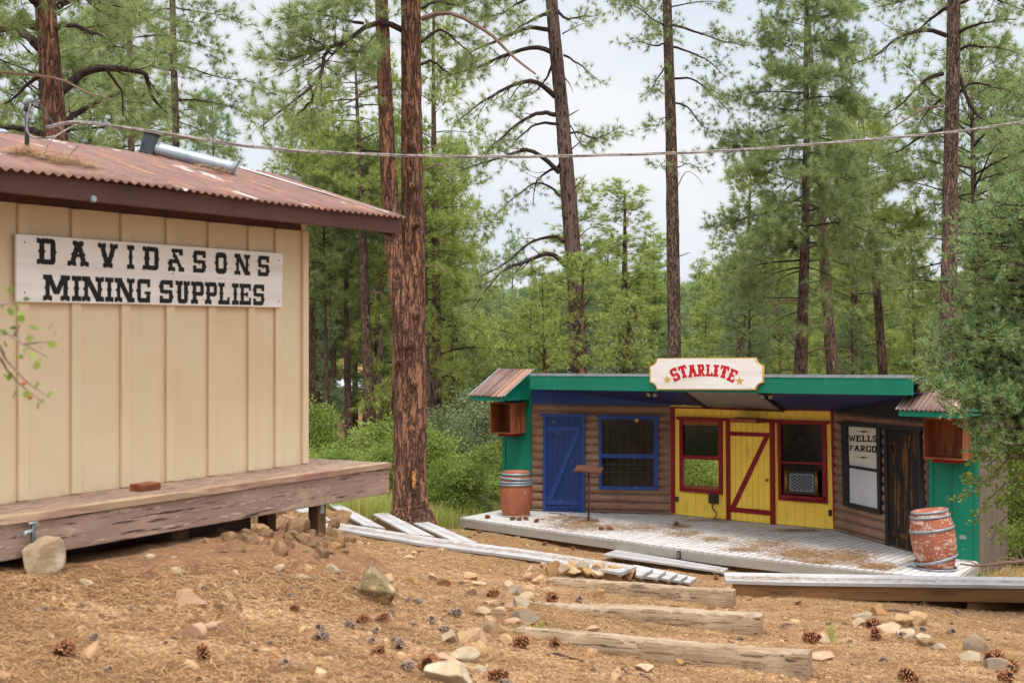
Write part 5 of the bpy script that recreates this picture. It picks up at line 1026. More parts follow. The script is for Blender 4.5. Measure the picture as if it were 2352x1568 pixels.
stick('long thin dead branch on the slope below the right bench', [(2010, 1402), (2060, 1405), (2095, 1410), (2122, 1422)], .012)
stick('short dark stick below the left part of the long bench', [(948, 1275), (962, 1268), (975, 1266)], .012)
stick('curved dead stick in the foreground right of the stone row', [(1280, 1503), (1310, 1512), (1345, 1520)], .008)
for k, pix in enumerate(([(1470, 1550), (1490, 1558), (1500, 1566)], [(1632, 1590), (1660, 1596)], [(1430, 1535), (1442, 1550)], [(1362, 1248), (1380, 1240), (1392, 1232)], [(2320, 1405), (2345, 1412)], [(20, 1425), (55, 1432)], [(560, 1372), (590, 1376)], [(1020, 1480), (1040, 1478)], [(1860, 1552), (1885, 1560)], [(1540, 1390), (1560, 1394)], [(800, 1352), (830, 1356)], [(1290, 1245), (1310, 1243)])):
    stick('short dark dead stick lying in the needle litter', pix, .007 if k != 3 else .016, 'sticks in the needle litter')
for k, pix in enumerate(([(1235, 1192), (1275, 1195)], [(1290, 1196), (1330, 1192)], [(1285, 1181), (1300, 1183)], [(1260, 1178), (1290, 1180)], [(1380, 1178), (1400, 1180)], [(2085, 1300), (2110, 1304)])):
    stick('dark twig lying on the needle covered stage boards', pix, .009, 'twigs on the stage boards', True)

# ------------------------------------------------------------------ litter that nobody would count
needle_m = attr_mat('dry_needles', [lin(96, 68, 48, .72), lin(158, 113, 74, .75), lin(186, 140, 93, .77), lin(212, 174, 126, .82), lin(118, 82, 56, .72)])
chip_m = attr_mat('stone_and_bark_chips', [lin(70, 54, 44, .75), lin(176, 134, 94, .8), lin(206, 172, 130, .85), lin(112, 84, 62, .75), lin(190, 148, 110, .8), lin(60, 46, 38, .75)])
def strands(name, P, nrm, L_, W_, lift, label, m=needle_m, r_=rng, cat='pine needles'):
    n = len(P); a = r_.uniform(0, 2*math.pi, n); el = np.abs(r_.normal(0, .10, n)); d = np.stack([np.cos(a)*np.cos(el), np.sin(a)*np.cos(el), np.sin(el)], 1)
    d -= nrm*(d*nrm).sum(1)[:, None]*.75; L2 = L_*r_.uniform(.5, 1.15, n); s_ = np.cross(d, nrm); s_ /= np.linalg.norm(s_, axis=1)[:, None]
    bend = s_*(r_.normal(0, .12, n)*L2)[:, None]; lf = nrm*(lift*r_.uniform(.2, 1, n))[:, None]
    p0 = P-d*L2[:, None]/2+lf; p2 = P+d*L2[:, None]/2+lf; p1 = P+bend+lf+nrm*.004; w = s_*(W_*r_.uniform(.7, 1.2, n))[:, None]/2
    up = nrm*(W_*.5)
    v = np.stack([p0-w, p0+w, p1-w+up, p1+w+up, p2-w*.5, p2+w*.5], 1).reshape(-1, 3); b = np.arange(n)[:, None]*6
    f = np.concatenate([b+np.array((0, 1, 3, 2)), b+np.array((2, 3, 5, 4))], 1).reshape(-1, 4)
    o = np_obj(name, v, f, m); set_tint(o, np.repeat(r_.random(n), 2)); tag(o, label, cat, None, 'stuff'); return o
def scatter(n, y0, y1, r_, margin=.5, pw=1.4):
    y = y0+(y1-y0)*r_.random(n)**pw; x = (r_.random(n)*2-1)*(y*.40+margin); return x, y
def ground_n(x, y):
    e = .05; gx = (gz(x+e, y)-gz(x-e, y))/(2*e); gy = (gz(x, y+e)-gz(x, y-e))/(2*e); n = np.stack([-gx, -gy, np.ones_like(gx)], 1); return n/np.linalg.norm(n, axis=1)[:, None]
x, y = scatter(200000, 4.4, 16, rng, pw=1.25); dens = np.sin(x*2.3+np.sin(y*1.7)*1.5)*np.sin(y*2.9+x)+.6*np.sin(x*6.1+2)*np.sin(y*5.3); keep = (rng.random(len(x)) < np.clip(.46+.62*dens, .05, 1)) & (((x+1.95)*wu[0]+(y-9.55)*wu[1])**2/1.3+((x+1.95)*wn[0]+(y-9.55)*wn[1])**2/.7 > 1); x, y = x[keep], y[keep]
strands('needle_litter', np.stack([x, y, gz(x, y)], 1), ground_n(x, y), .15, .0036, .016, 'dry brown pine needles covering the near slope')
x, y = scatter(50000, 15, 27.5, rng, pw=1); k_ = (x > -5.5)
strands('needle_litter', np.stack([x, y, gz(x, y)], 1)[k_], ground_n(x, y)[k_], .17, .0055, .012, 'dry brown pine needles on the ground before the stage')
def chips(n, y0, y1, size, name, label, pw=1.3):
    x, y = scatter(n, y0, y1, rng, pw=pw); P = np.stack([x, y, gz(x, y)], 1); s_ = size*rng.lognormal(0, .45, n); a = rng.uniform(0, 6.28, n); nn = ground_n(x, y)
    tg = np.stack([np.cos(a), np.sin(a), np.zeros(n)], 1); tg -= nn*(tg*nn).sum(1)[:, None]; bt = np.cross(nn, tg); el = rng.uniform(.45, 1, n)
    cs = np.array([(-1, -.6), (.2, -1), (1, -.2), (.5, .9), (-.7, .7)]); cs = cs[None]*(1+.35*rng.standard_normal((n, 5, 2)))
    base = P[:, None]+(tg[:, None]*cs[..., :1]+bt[:, None]*cs[..., 1:]*el[:, None, None])*s_[:, None, None]
    tilt = (rng.standard_normal((n, 1))*cs[..., 0]*.25)*s_[:, None]
    top = P[:, None]+(base-P[:, None])*.78+nn[:, None]*(s_*rng.uniform(.25, .7, n))[:, None, None]+nn[:, None]*tilt[..., None]
    base = base-nn[:, None]*.004
    v = np.concatenate([base, top], 1).reshape(-1, 3); b = np.arange(n)[:, None]*10; f = []
    for i in range(5): f.append(b+np.array((i, (i+1) % 5, 5+(i+1) % 5, 5+i)))
    f = np.concatenate(f, 1).reshape(-1, 4); t_ = np.concatenate([b+np.array((5, 6, 7, 8)), b+np.array((5, 8, 9, 9))], 1).reshape(-1, 4)
    tri = np.concatenate([np.concatenate([f[:, [0, 1, 2]], f[:, [0, 2, 3]]]), np.concatenate([(b+np.array((5, 6, 7))), (b+np.array((5, 7, 8))), (b+np.array((5, 8, 9)))])])
    o = np_obj(name, v, tri, chip_m); tint = rng.random(n); set_tint(o, np.concatenate([np.repeat(tint, 5), np.repeat(tint, 5), np.tile(tint, 3)])); tag(o, label, 'stone chips', None, 'stuff')
chips(9500, 4.4, 15, .009, 'stone_chips', 'small stone and bark chips strewn over the near slope')
chips(700, 4.4, 16, .018, 'stone_chips', 'larger pale stone flakes strewn over the slope', 1.1)
chips(2500, 15, 27, .022, 'stone_chips', 'small chips on the bare ground before the stage', 1)
twig_m = attr_mat('dark_twigs', [lin(64, 48, 40, .75), lin(96, 74, 60, .75), lin(130, 104, 84, .8)])
x, y = scatter(900, 5.7, 16, rng, pw=1.2); strands('twig_litter', np.stack([x, y, gz(x, y)], 1), ground_n(x, y), .13, .007, .02, 'small dark twigs strewn through the needle litter', twig_m, cat='twigs')
x, y = scatter(700, 15, 27, rng, pw=1); k_ = x > -5; strands('twig_litter', np.stack([x, y, gz(x, y)], 1)[k_], ground_n(x, y)[k_], .2, .012, .02, 'small dark twigs on the bare ground before the stage', twig_m, cat='twigs')
# needles blown onto the stage and the roof
pts = []
for x, y, w, h, n in ((1330, 1205, 120, 22, 1500), (1450, 1212, 150, 16, 900), (1570, 1225, 60, 14, 400), (1640, 1238, 60, 10, 250), (1560, 1208, 40, 8, 200), (1760, 1250, 110, 22, 800), (1840, 1272, 110, 22, 1600), (1950, 1278, 90, 26, 1300), (2010, 1302, 80, 14, 700), (1880, 1292, 70, 10, 400), (1700, 1262, 70, 10, 300), (1830, 1218, 90, 5, 300), (2100, 1288, 30, 6, 100), (1620, 1195, 100, 6, 200), (1300, 1188, 60, 8, 300), (1700, 1230, 350, 40, 500)):
    qx_, qy_ = rng.normal(x, w*.38, n), rng.normal(y, h*.36, n)
    for a, b in zip(qx_, qy_):
        p = FL(a, b)
        if (p[:2]-L0[:2]) @ WL.n[:2] > .02 and (p[:2]-L1[:2]) @ WY.n[:2] > .02 and (p-B_)[:2] @ (np.array((.6, .8))) > .05 and (p-A_)[:2] @ np.array((.707, .707)) > .05: pts.append(p)
pts = np.array(pts); up_n = np.tile((0, 0, 1.), (len(pts), 1))
strands('needle_drift', pts+np.array((0, 0, .003)), up_n, .17, .0072, .012, 'orange brown pine needles drifted over the grey stage boards')
pts = []; nr_ = unit(-wn*-rise+np.array((0, 0, 1.)))
for x, y, w, h, n in ((50, 358, 44, 10, 380), (105, 368, 44, 10, 300), (155, 379, 50, 10, 320), (205, 391, 26, 6, 90), (460, 393, 20, 4, 40), (515, 402, 20, 5, 60), (500, 398, 40, 4, 50), (380, 432, 60, 4, 20), (300, 410, 150, 14, 50), (560, 425, 100, 14, 40)):
    for a, b in zip(rng.normal(x, w*.4, n), rng.normal(y, h*.4, n)): pts.append(roof_hit(a, b)+np.array((0, 0, .012)))
pts = np.array(pts); strands('needle_drift', pts, np.tile(nr_, (len(pts), 1)), .13, .003, .035, 'heap of dry pine needles on the rusty roof below the mast')
pts = []
for k in range(700):
    s_ = rng.uniform(s_cor-4, s_pe-.1); w_ = abs(rng.normal(0, .12)) if k % 2 else rng.uniform(0, Wp); pts.append(WS.at(s_, z_floor+.002, min(w_+.03, Wp-.02)))
pts = np.array(pts); strands('needle_drift', pts, np.tile((0, 0, 1.), (len(pts), 1)), .09, .0028, .008, 'thin scatter of brown needles and crumbs along the porch boards')

# needles and crumbs lying on the benches
pts = []
for q, n in ((((763, 1206), (861, 1221), (998, 1241), (1097, 1255), (1231, 1272), (1340, 1288), (1440, 1305)), 900), (((1680, 1326), (1929, 1330), (2352, 1336)), 500)):
    c_ = catmull([flat(x, y, -2.755) for x, y in q], 200)
    for k in range(n): pts.append(c_[rng.integers(200)]+np.array((rng.normal(0, .10), rng.normal(0, .07), .0)))
pts = np.array(pts); strands('needle_drift', pts, np.tile((0, 0, 1.), (len(pts), 1)), .12, .0045, .008, 'dry needles caught on the grey bench boards')
# ------------------------------------------------------------------ pines
bark_red = mat('ponderosa_bark', lin(150, 108, 86, .85), [('noise', 2.4, (1, 1, .3), .42, .62, lin(112, 80, 66, .75)), ('cell', 8, (1.4, 1.4, .26), .3, .9, lin(170, 120, 92, .82)), ('noise', 30, (1.2, 1.2, .25), .54, .68, lin(194, 154, 126, .85)),
    ('voro', 5.5, (1.5, 1.5, .24), .12, .0, lin(76, 60, 54, .75)), ('noise', 24, (1.5, 1.5, .16), .55, .68, lin(76, 58, 52, .75)), ('noise', 1.4, (1, 1, .3), .56, .7, lin(80, 64, 58, .75))],
    rough=.95, spec=.1, bumps=[('voro', 5.5, (1.5, 1.5, .24), .9, .05), ('noise', 14, (1.5, 1.5, .2), .8, .03), ('noise', 40, (1, 1, .5), .4, .008)])
bark_mid = mat('brown_pine_bark', lin(142, 118, 102, .8), [('noise', 2.2, (1, 1, .3), .42, .62, lin(118, 94, 82, .8)), ('cell', 12, (1.4, 1.4, .35), .3, .9, lin(164, 136, 116, .85)), ('noise', 34, (1.2, 1.2, .4), .56, .68, lin(186, 158, 136, .85)), ('voro', 9, (1.5, 1.5, .3), .12, .02, lin(58, 48, 44, .75)), ('noise', 26, (1.4, 1.4, .2), .54, .63, lin(60, 50, 46, .75))],
    rough=.95, spec=.1, bumps=[('voro', 9, (1.5, 1.5, .3), .8, .04), ('noise', 30, (1.4, 1.4, .3), .6, .015)])
bark_dk = mat('dark_pine_bark', lin(128, 106, 94, .75), [('noise', 2, (1, 1, .3), .42, .62, lin(92, 74, 68, .7)), ('noise', 16, (1.3, 1.3, .3), .5, .6, lin(42, 34, 32, .7)), ('noise', 30, (1, 1, .4), .58, .68, lin(150, 122, 106, .7))],
              rough=.95, spec=.1, bumps=[('noise', 16, (1.3, 1.3, .3), .8, .03)])
limb_m = mat('dark_limb_bark', lin(84, 68, 62, .65), [('noise', 14, I1, .45, .62, lin(58, 48, 46, .65)), ('noise', 30, I1, .6, .7, lin(122, 104, 94, .65))], rough=.95, spec=.1)
limb_grey = mat('dead_limb_wood', lin(146, 122, 106, .75), [('noise', 10, I1, .45, .62, lin(130, 104, 88, .7))], rough=.9)
GK = 1.08
def foliage(name, cols, trans=.32): return attr_mat(name, [tuple(min(.75, v*GK) for v in c) for c in cols], .55, trans)
gA = foliage('pine_needles_olive', [lin(98, 116, 70, .92), lin(136, 154, 96, .95), lin(170, 182, 122, .95), lin(120, 140, 84, .92)])
gB = foliage('pine_needles_bright', [lin(112, 132, 64, .88), lin(152, 168, 88, .9), lin(184, 192, 112, .9), lin(132, 152, 76, .88)])
gC = foliage('pine_needles_bluish', [lin(102, 124, 88, .92), lin(138, 158, 112, .95), lin(168, 184, 138, .95), lin(120, 144, 102, .92)])
gJ = foliage('juniper_sprays', [lin(84, 116, 70, .9), lin(118, 150, 96, .92), lin(150, 176, 120, .92), lin(158, 166, 96, .9), lin(102, 134, 86, .9)])
gO = foliage('oak_leaves', [lin(88, 110, 46, .82), lin(132, 154, 70, .84), lin(168, 182, 98, .84), lin(108, 134, 56, .82)], .4)
gO2 = foliage('grey_oak_leaves', [lin(92, 108, 70, .72), lin(126, 140, 96, .74), lin(154, 164, 120, .74), lin(106, 122, 82, .72)], .3)
gG = foliage('grass_blades', [lin(120, 150, 60, .85), lin(160, 184, 84, .9), lin(188, 190, 110, .9), lin(200, 176, 116, .9), lin(140, 168, 70, .88)], .4)

def basis(d):
    ref = np.where(np.abs(d[:, 2:3]) < .9, np.array((0, 0, 1.)), np.array((1., 0, 0))); a = np.cross(d, ref); a /= np.linalg.norm(a, axis=1)[:, None]+1e-9
    return a, np.cross(d, a)
def tufts(P, D, r_, n=22, L_=.17, w=.007, spread=R(78), back=.06):
    """needle bundles: thin triangles fanned about each twig's end"""
    P = np.asarray(P); D = np.asarray(D); D = D/(np.linalg.norm(D, axis=1)[:, None]+1e-9); k = len(P); a, b = basis(D)
    th = r_.uniform(R(8), spread, (k, n)); ph = r_.uniform(0, 2*math.pi, (k, n)); ln = L_*r_.uniform(.65, 1.1, (k, n))
    dr = D[:, None]*np.cos(th)[..., None]+(a[:, None]*np.cos(ph)[..., None]+b[:, None]*np.sin(ph)[..., None])*np.sin(th)[..., None]
    p0 = P[:, None]-D[:, None]*(r_.random((k, n))*back)[..., None]
    sd = np.cross(dr, r_.standard_normal((k, n, 3))); sd /= np.linalg.norm(sd, axis=2)[..., None]+1e-9
    tip = p0+dr*ln[..., None]; tip[..., 2] -= ln*.06
    v = np.stack([p0-sd*w/2, p0+sd*w/2, tip], 2).reshape(-1, 3); f = np.arange(k*n*3).reshape(-1, 3)
    tint = np.clip(r_.random((k, 1))*.75+r_.normal(0, .12, (k, n))+.12, 0, 1).ravel()
    return v, f, tint
def tubes_np(segs, nside=3):
    """segs: list of (p0, p1, r0, r1) -> one vertex and quad array"""
    A = np.array([s[0] for s in segs]); B = np.array([s[1] for s in segs]); r0 = np.array([s[2] for s in segs]); r1 = np.array([s[3] for s in segs])
    D = B-A; D /= np.linalg.norm(D, axis=1)[:, None]+1e-9; a, b = basis(D); th = np.arange(nside)*2*math.pi/nside
    rg = a[:, None]*np.cos(th)[None, :, None]+b[:, None]*np.sin(th)[None, :, None]
    v = np.concatenate([A[:, None]+rg*r0[:, None, None], B[:, None]+rg*r1[:, None, None]], 1).reshape(-1, 3); bs = np.arange(len(A))[:, None]*2*nside
    f = np.concatenate([bs+np.array((i, (i+1) % nside, nside+(i+1) % nside, nside+i)) for i in range(nside)], 1).reshape(-1, 4)
    return v, f
def limb_skeleton(path, r0, r_, dens=1., sub=.42, start=.25, tl=.22, droop=.25, tuft_d=1.0):
    """side twigs with their own twiglets along a limb; returns tube segments and tuft (position, direction)"""
    path = np.asarray(path); n = len(path); sl = np.linalg.norm(np.diff(path, axis=0), axis=1); L_ = sl.sum(); segs = []; tp = []; td = []
    rad = r0*(1-np.linspace(0, 1, n)*.82)
    for i in range(n-1): segs.append((path[i], path[i+1], rad[i], rad[i+1]))
    ns = max(4, int(L_*5.2*dens)); cum = np.concatenate([[0], np.cumsum(sl)])/L_
    for k in range(ns):
        q = start+(1-start)*((k+r_.random())/ns); i = min(n-2, np.searchsorted(cum, q)-1); f = (q-cum[i])/(cum[i+1]-cum[i]+1e-9); p = path[i]*(1-f)+path[i+1]*f
        t_ = unit(path[i+1]-path[i]); lat = unit(np.cross(t_, (0, 0, 1))+1e-6)*(1 if k % 2 else -1)
        d = unit(t_*.65+lat*r_.uniform(.35, 1.0)+np.array((0, 0, r_.normal(.02, .24)))); ln = max(.25, L_*sub*(1.12-q)*r_.uniform(.5, 1.15)); m = 4; a = p; rr = max(.004, r0*.32*(1.1-q))
        for j in range(m):
            d = unit(d+r_.standard_normal(3)*.16+np.array((0, 0, -droop*.35 if j < 2 else .22))); b = a+d*ln/m
            segs.append((a, b, rr*(1-j/m*.75), rr*(1-(j+1)/m*.75)))
            if j >= 1:
                for _ in range(r_.poisson(1.0*tuft_d)+ (1 if j == 3 else 0)):
                    e = unit(d*.6+r_.standard_normal(3)*.55+np.array((0, 0, .25))); c = b+e*tl*r_.uniform(.5, 1.4); segs.append((b, c, .0035, .002)); tp.append(c); td.append(e)
            a = b
        tp.append(a); td.append(d)
    tp.append(path[-1]); td.append(unit(path[-1]-path[-2]))
    return segs, tp, td
def auto_path(p, az, L_, el, droop, r_, n=9):
    out = [np.array(p)]; d = np.array((math.cos(az)*math.cos(el), math.sin(az)*math.cos(el), math.sin(el)))
    for i in range(n-1):
        d = unit(d+np.array((0, 0, -droop/(n-1)))+r_.standard_normal(3)*.09); out.append(out[-1]+d*L_/(n-1))
    return np.array(out)
def trunk_mesh(path, rad, r_, nside=18, bump=.04):
    mb = MB(); P = catmull(path, max(24, len(path)*10)); q = np.linspace(0, 1, len(path)); rr = np.interp(np.linspace(0, 1, len(P)), q, rad)
    mb.tube(P, rr, nside); v = np.array(mb.v)
    k = len(P); ring = v.reshape(k, nside, 3) if len(v) == k*nside else v[:k*nside].reshape(k, nside, 3)
    ph = r_.uniform(0, 6, 6); th = np.arange(nside)*2*math.pi/nside
    w = 1+bump*(np.sin(th*3+ph[0])[None]*.5+np.sin(th*5+ph[1]+np.linspace(0, 7, k)[:, None])*.6+r_.standard_normal((k, nside))*.55)
    ring = P[:, None]+(ring-P[:, None])*w[..., None]
    mb.v = [tuple(p) for p in ring.reshape(-1, 3)]
    return mb
LEAVES = 0
def hero(label, d, pts, seed, limbs=(), auto=None, bark=None, green=None, group=None, flare=1.25, needle=(22, .17, .007), dead=(), top=None, dens=1.15, topw=.55, name='pine_tree', extra_up=4.):
    """pts: (x, y, width) along the trunk from top to foot, at depth d; limbs: pixel polylines with (radius m, depth drift m, density)"""
    r_ = np.random.default_rng(seed); P = [V(x, y, d) for x, y, w in pts]; W_ = [w/F0*d/2 for x, y, w in pts]
    if top is None:                                     # goes on above the picture
        dv = unit(P[0]-P[1]); P = [P[0]+dv*extra_up]+P; W_ = [W_[0]*topw]+W_
    foot = P[-1].copy(); g_ = float(gz(foot[0], foot[1]))
    if foot[2] > g_+.1: dv = unit(P[-1]-P[-2]); P.append(foot+dv*((foot[2]-g_+.25)/abs(dv[2]))); W_.append(W_[-1]*flare)
    else: P[-1][2] = g_-.15
    base = np.array((P[-1][0], P[-1][1], g_)); t = thing(name, label, 'pine tree', base, group)
    trunk_mesh(P[::-1], W_[::-1], r_, 22).build('trunk', bark or bark_dk, t, True)
    alls, tp, td = [], [], []
    def pt_at(z):
        zz = [p[2] for p in P][::-1]; return np.array([np.interp(z, zz, [p[k] for p in P][::-1]) for k in range(3)]), np.interp(z, zz, W_[::-1])
    for pix, r0, drift, dn in limbs:
        n = len(pix); path = catmull([V(x, y, d+drift*i/(n-1)) for i, (x, y) in enumerate(pix)], 14); path = path+np.cumsum(r_.standard_normal(path.shape)*.012, 0)
        s_, a, b = limb_skeleton(path, r0, r_, dens*dn); v, f = tubes_np(s_, 5); np_obj('limb', v, f, limb_m, t); tp += a; td += b
    for pix, r0, drift in dead:
        n = len(pix); path = catmull([V(x, y, d+drift*i/(n-1)) for i, (x, y) in enumerate(pix)], 10)
        MB().tube(path, np.linspace(r0, r0*.35, 10), 6, jit=.06).build('dead_limb', limb_grey, t)
    if auto:
        for (y0, y1, n, Lf, el, dr, dn) in auto:
            za, zb = V(0, y0, d)[2], V(0, y1, d)[2]
            for k in range(n):
                q = (k+r_.random())/n; z = za+(zb-za)*q; p, w = pt_at(z); az = k*2.4+r_.uniform(-.5, .5); L_ = Lf(q)*r_.uniform(.7, 1.2)
                path = auto_path(p, az, L_, el+r_.normal(0, .12), dr, r_); s_, a, b = limb_skeleton(path, max(.012, L_*.013), r_, dens*dn)
                v, f = tubes_np(s_, 4); np_obj('limb', v, f, limb_m, t); tp += a; td += b
    if tp:
        v, f, ti = tufts(tp, td, r_, int(needle[0]*1.75), needle[1]*1.02, needle[2]*.9); o = np_obj('crown', v, f, green or gA, t); set_tint(o, ti)
    return t

# a few whole pines for the woods, shared by copies
def whole(seed, H, clear, rad, shape, green, nl=56, needle=(20, .25, .017), bark=bark_dk, dens=1.0):
    r_ = np.random.default_rng(seed); t = bpy.data.objects.new('pine_tree', None); C.objects.link(t)
    lean = r_.normal(0, .012, 2); path = [np.array((lean[0]*h+.05*math.sin(h*.5+seed), lean[1]*h, h)) for h in np.linspace(-.5, H, 8)]
    rd = np.linspace(H*.0165, .02, 8)
    trunk_mesh(path, rd, r_, 10, .03).build('trunk', bark, t, True); segs, tp, td = [], [], []
    for k in range(nl):
        q = (k+r_.random())/nl; z = H*(clear+(1-clear)*q**.9); p = np.array([np.interp(z, [c[2] for c in path], [c[i] for c in path]) for i in range(3)])
        L_ = rad*shape(q)*r_.uniform(.6, 1.2); pa = auto_path(p, k*2.4+r_.uniform(-.5, .5), max(.35, L_), .15+.5*q+r_.normal(0, .12), .5-.6*q, r_, 6)
        s_, a, b = limb_skeleton(pa, max(.012, L_*.014), r_, dens, tl=.24); segs += s_; tp += a; td += b
    for k in range(7):                               # dead snags below the crown
        z = H*clear*r_.uniform(.35, 1); pa = auto_path((0, 0, z), r_.uniform(0, 6.28), rad*r_.uniform(.25, .6), .1, .4, r_, 5); segs += [(pa[i], pa[i+1], .016*(1-i*.2), .016*(.8-i*.2)) for i in range(4)]
    v, f = tubes_np(segs, 3); np_obj('limbs', v, f, limb_m, t)
    v, f, ti = tufts(tp, td, r_, *needle); o = np_obj('crown', v, f, green, t); set_tint(o, ti)
    return t
cone_sh = lambda q: (1-q)**.75*.95+.08
oval_sh = lambda q: math.sin(math.pi*min(1, q*.86+.14))**.7+.05
PROT = [whole(1, 12, .20, 2.7, cone_sh, gC), whole(2, 12, .36, 2.5, oval_sh, gA), whole(3, 12, .15, 2.5, cone_sh, gB), whole(4, 12, .42, 2.3, oval_sh, gC), whole(5, 12, .08, 2.4, cone_sh, gB), whole(6, 12, .30, 2.9, oval_sh, gA, bark=bark_mid), whole(7, 12, .60, 2.2, oval_sh, gB, bark=bark_mid), whole(8, 12, .56, 2.0, oval_sh, gA)]
used = [False]*len(PROT)
def plant(k, base, H, wide, label, group, az):
    if not used[k]: o = PROT[k]; used[k] = True
    else: o = copy_tree(PROT[k]); o.name = 'pine_tree'
    s_ = H/12; o.location = tuple(map(float, base)); o.scale = (s_*wide, s_*wide, s_); o.rotation_euler = (0, 0, az); tag(o, label, 'pine tree', group); return o
# ------------------------------------------------------------------ the pines one can tell apart
Lc = lambda a: (lambda q: a)
T = hero('big red barked ponderosa pine with two fused stems rising beside the shed porch', 23.2, [(943, 0, 45), (945, 300, 48), (947, 480, 53), (945, 600, 62), (940, 720, 74), (940, 860, 77), (942, 1000, 76), (941, 1120, 77), (942, 1168, 86), (944, 1190, 108), (945, 1206, 138)], 11, bark=bark_red, needle=(24, .19, .0075),
     limbs=[([(921, 70), (880, 50), (835, 55), (790, 85), (745, 105), (737, 154), (711, 187), (655, 236), (596, 284)], .055, -2.5, 1.25), ([(835, 55), (790, 40), (724, 30), (660, 45)], .03, -1.5, 1.8), ([(745, 105), (700, 125), (660, 140), (615, 135)], .03, -1.0, 1.8), ([(790, 85), (760, 130), (720, 110), (680, 90)], .03, -1.5, 1.8), ([(711, 187), (720, 230), (690, 270), (680, 310)], .025, .4, 1.2), ([(880, 50), (850, 90), (820, 120), (810, 160)], .025, -.8, 1.6),
            ([(924, -10), (880, -20), (820, 5), (770, 20)], .04, -2, 1.8), ([(968, 150), (996, 134), (1036, 158), (1080, 150)], .03, .5, 1.3), ([(968, 95), (1010, 70), (1060, 110), (1090, 140)], .03, 1.2, 1.2), ([(968, 20), (1000, 5), (1050, 10), (1110, -5)], .03, .6, 1.2)],
     dead=[([(969, 44), (1013, 30), (1050, 35), (1097, 60), (1137, 87), (1171, 124), (1200, 148), (1230, 170)], .045, -1), ([(972, 390), (1010, 378), (1024, 392), (1036, 420)], .022, -.4), ([(866, 200), (836, 211), (815, 228), (793, 238)], .035, -.3), ([(975, 612), (1005, 612), (1028, 628)], .02, -.2), ([(970, 342), (1000, 335), (1015, 325)], .02, .2)],
     auto=[(-250, -30, 12, lambda q: 2.2, .15, .5, 1)])
P2 = [V(x, y, 23.0) for x, y in ((872, -120), (876, 0), (884, 200), (893, 400), (900, 500), (908, 600), (920, 700), (934, 800))]
trunk_mesh(P2[::-1], [w/F0*23/2 for w in (26, 30, 34, 37, 39, 42, 44, 40)][::-1], np.random.default_rng(2), 22).build('stem', bark_red, T, True)
for x, y, w in ((945, 330, 20), (938, 240, 16), (948, 425, 18), (955, 515, 16), (940, 390, 14), (955, 720, 20), (915, 830, 16), (950, 880, 18), (890, 420, 12)):   # bark knots
    p = V(x, y, 23.2-.30); MB().lathe([(.0, .05), (w/F0*8, .03), (w/F0*11, 0), (w/F0*13, -.05)], p+np.array((0, .03, 0)), 10, (0, -1, .3)).build('knot', bark_red, T, True)
sap = mat('fresh_sap_scar', lin(206, 150, 84, .85), [('noise', 20, I1, .45, .6, lin(150, 84, 40, .8))], rough=.5)
p = V(950, 1101, 22.84); MB().prism([p+np.array(q) for q in ((-.03, 0, .14), (.02, 0, .12), (.045, .01, -.02), (.01, 0, -.14), (-.02, 0, -.1))], (0, .05, 0)).build('bark_scar', sap, T)
hero('thick dark barked pine rising behind the left end of the rusty roof', 17, [(104, 0, 47), (116, 150, 49), (128, 310, 52), (140, 600, 56), (146, 1000, 62)], 12, bark=bark_red, needle=(24, .18, .0065),
     limbs=[([(86, 60), (45, 52), (0, 75), (-60, 80)], .07, -1, .9), ([(92, 112), (50, 72), (0, 62)], .06, .6, .9), ([(140, 207), (190, 168), (250, 160), (330, 170), (352, 225), (390, 270)], .065, 1.0, .9), ([(150, 302), (175, 272), (240, 240), (300, 215)], .055, 1.0, .7), ([(110, 310), (60, 292), (0, 284), (-80, 290)], .055, .3, .6), ([(128, 62), (160, 49), (220, 70), (270, 90)], .04, -.6, 1.2), ([(130, 20), (190, -10), (260, 10), (330, 40)], .05, -.8, 1.4), ([(85, 20), (40, -20), (-30, 20)], .05, -1, 1.2), ([(100, 170), (60, 190), (20, 230), (-40, 240)], .03, .5, 1), ([(250, 160), (290, 215), (300, 260)], .022, .3, .8)],
     dead=[([(-60, 160), (60, 171), (140, 183), (200, 212), (265, 230)], .022, -1.0)], auto=[(-200, -20, 8, lambda q: 2.0, .2, .5, 1)])
hero('slim pine with open tufted crown behind the stovepipe', 30, [(396, 0, 14), (399, 150, 15), (404, 340, 17), (408, 700, 19)], 13, green=gA, needle=(22, .19, .008), auto=[(-140, 330, 27, lambda q: 1.5, .05, .4, 1.1)], extra_up=2.5)
hero('slim pine standing between the stovepipe and the thick left pine', 33, [(296, 0, 12), (299, 150, 13), (302, 340, 15), (305, 700, 18)], 14, green=gA, needle=(20, .19, .008), auto=[(-160, 330, 22, lambda q: 1.5, .05, .4, 1.0)], extra_up=2.5)
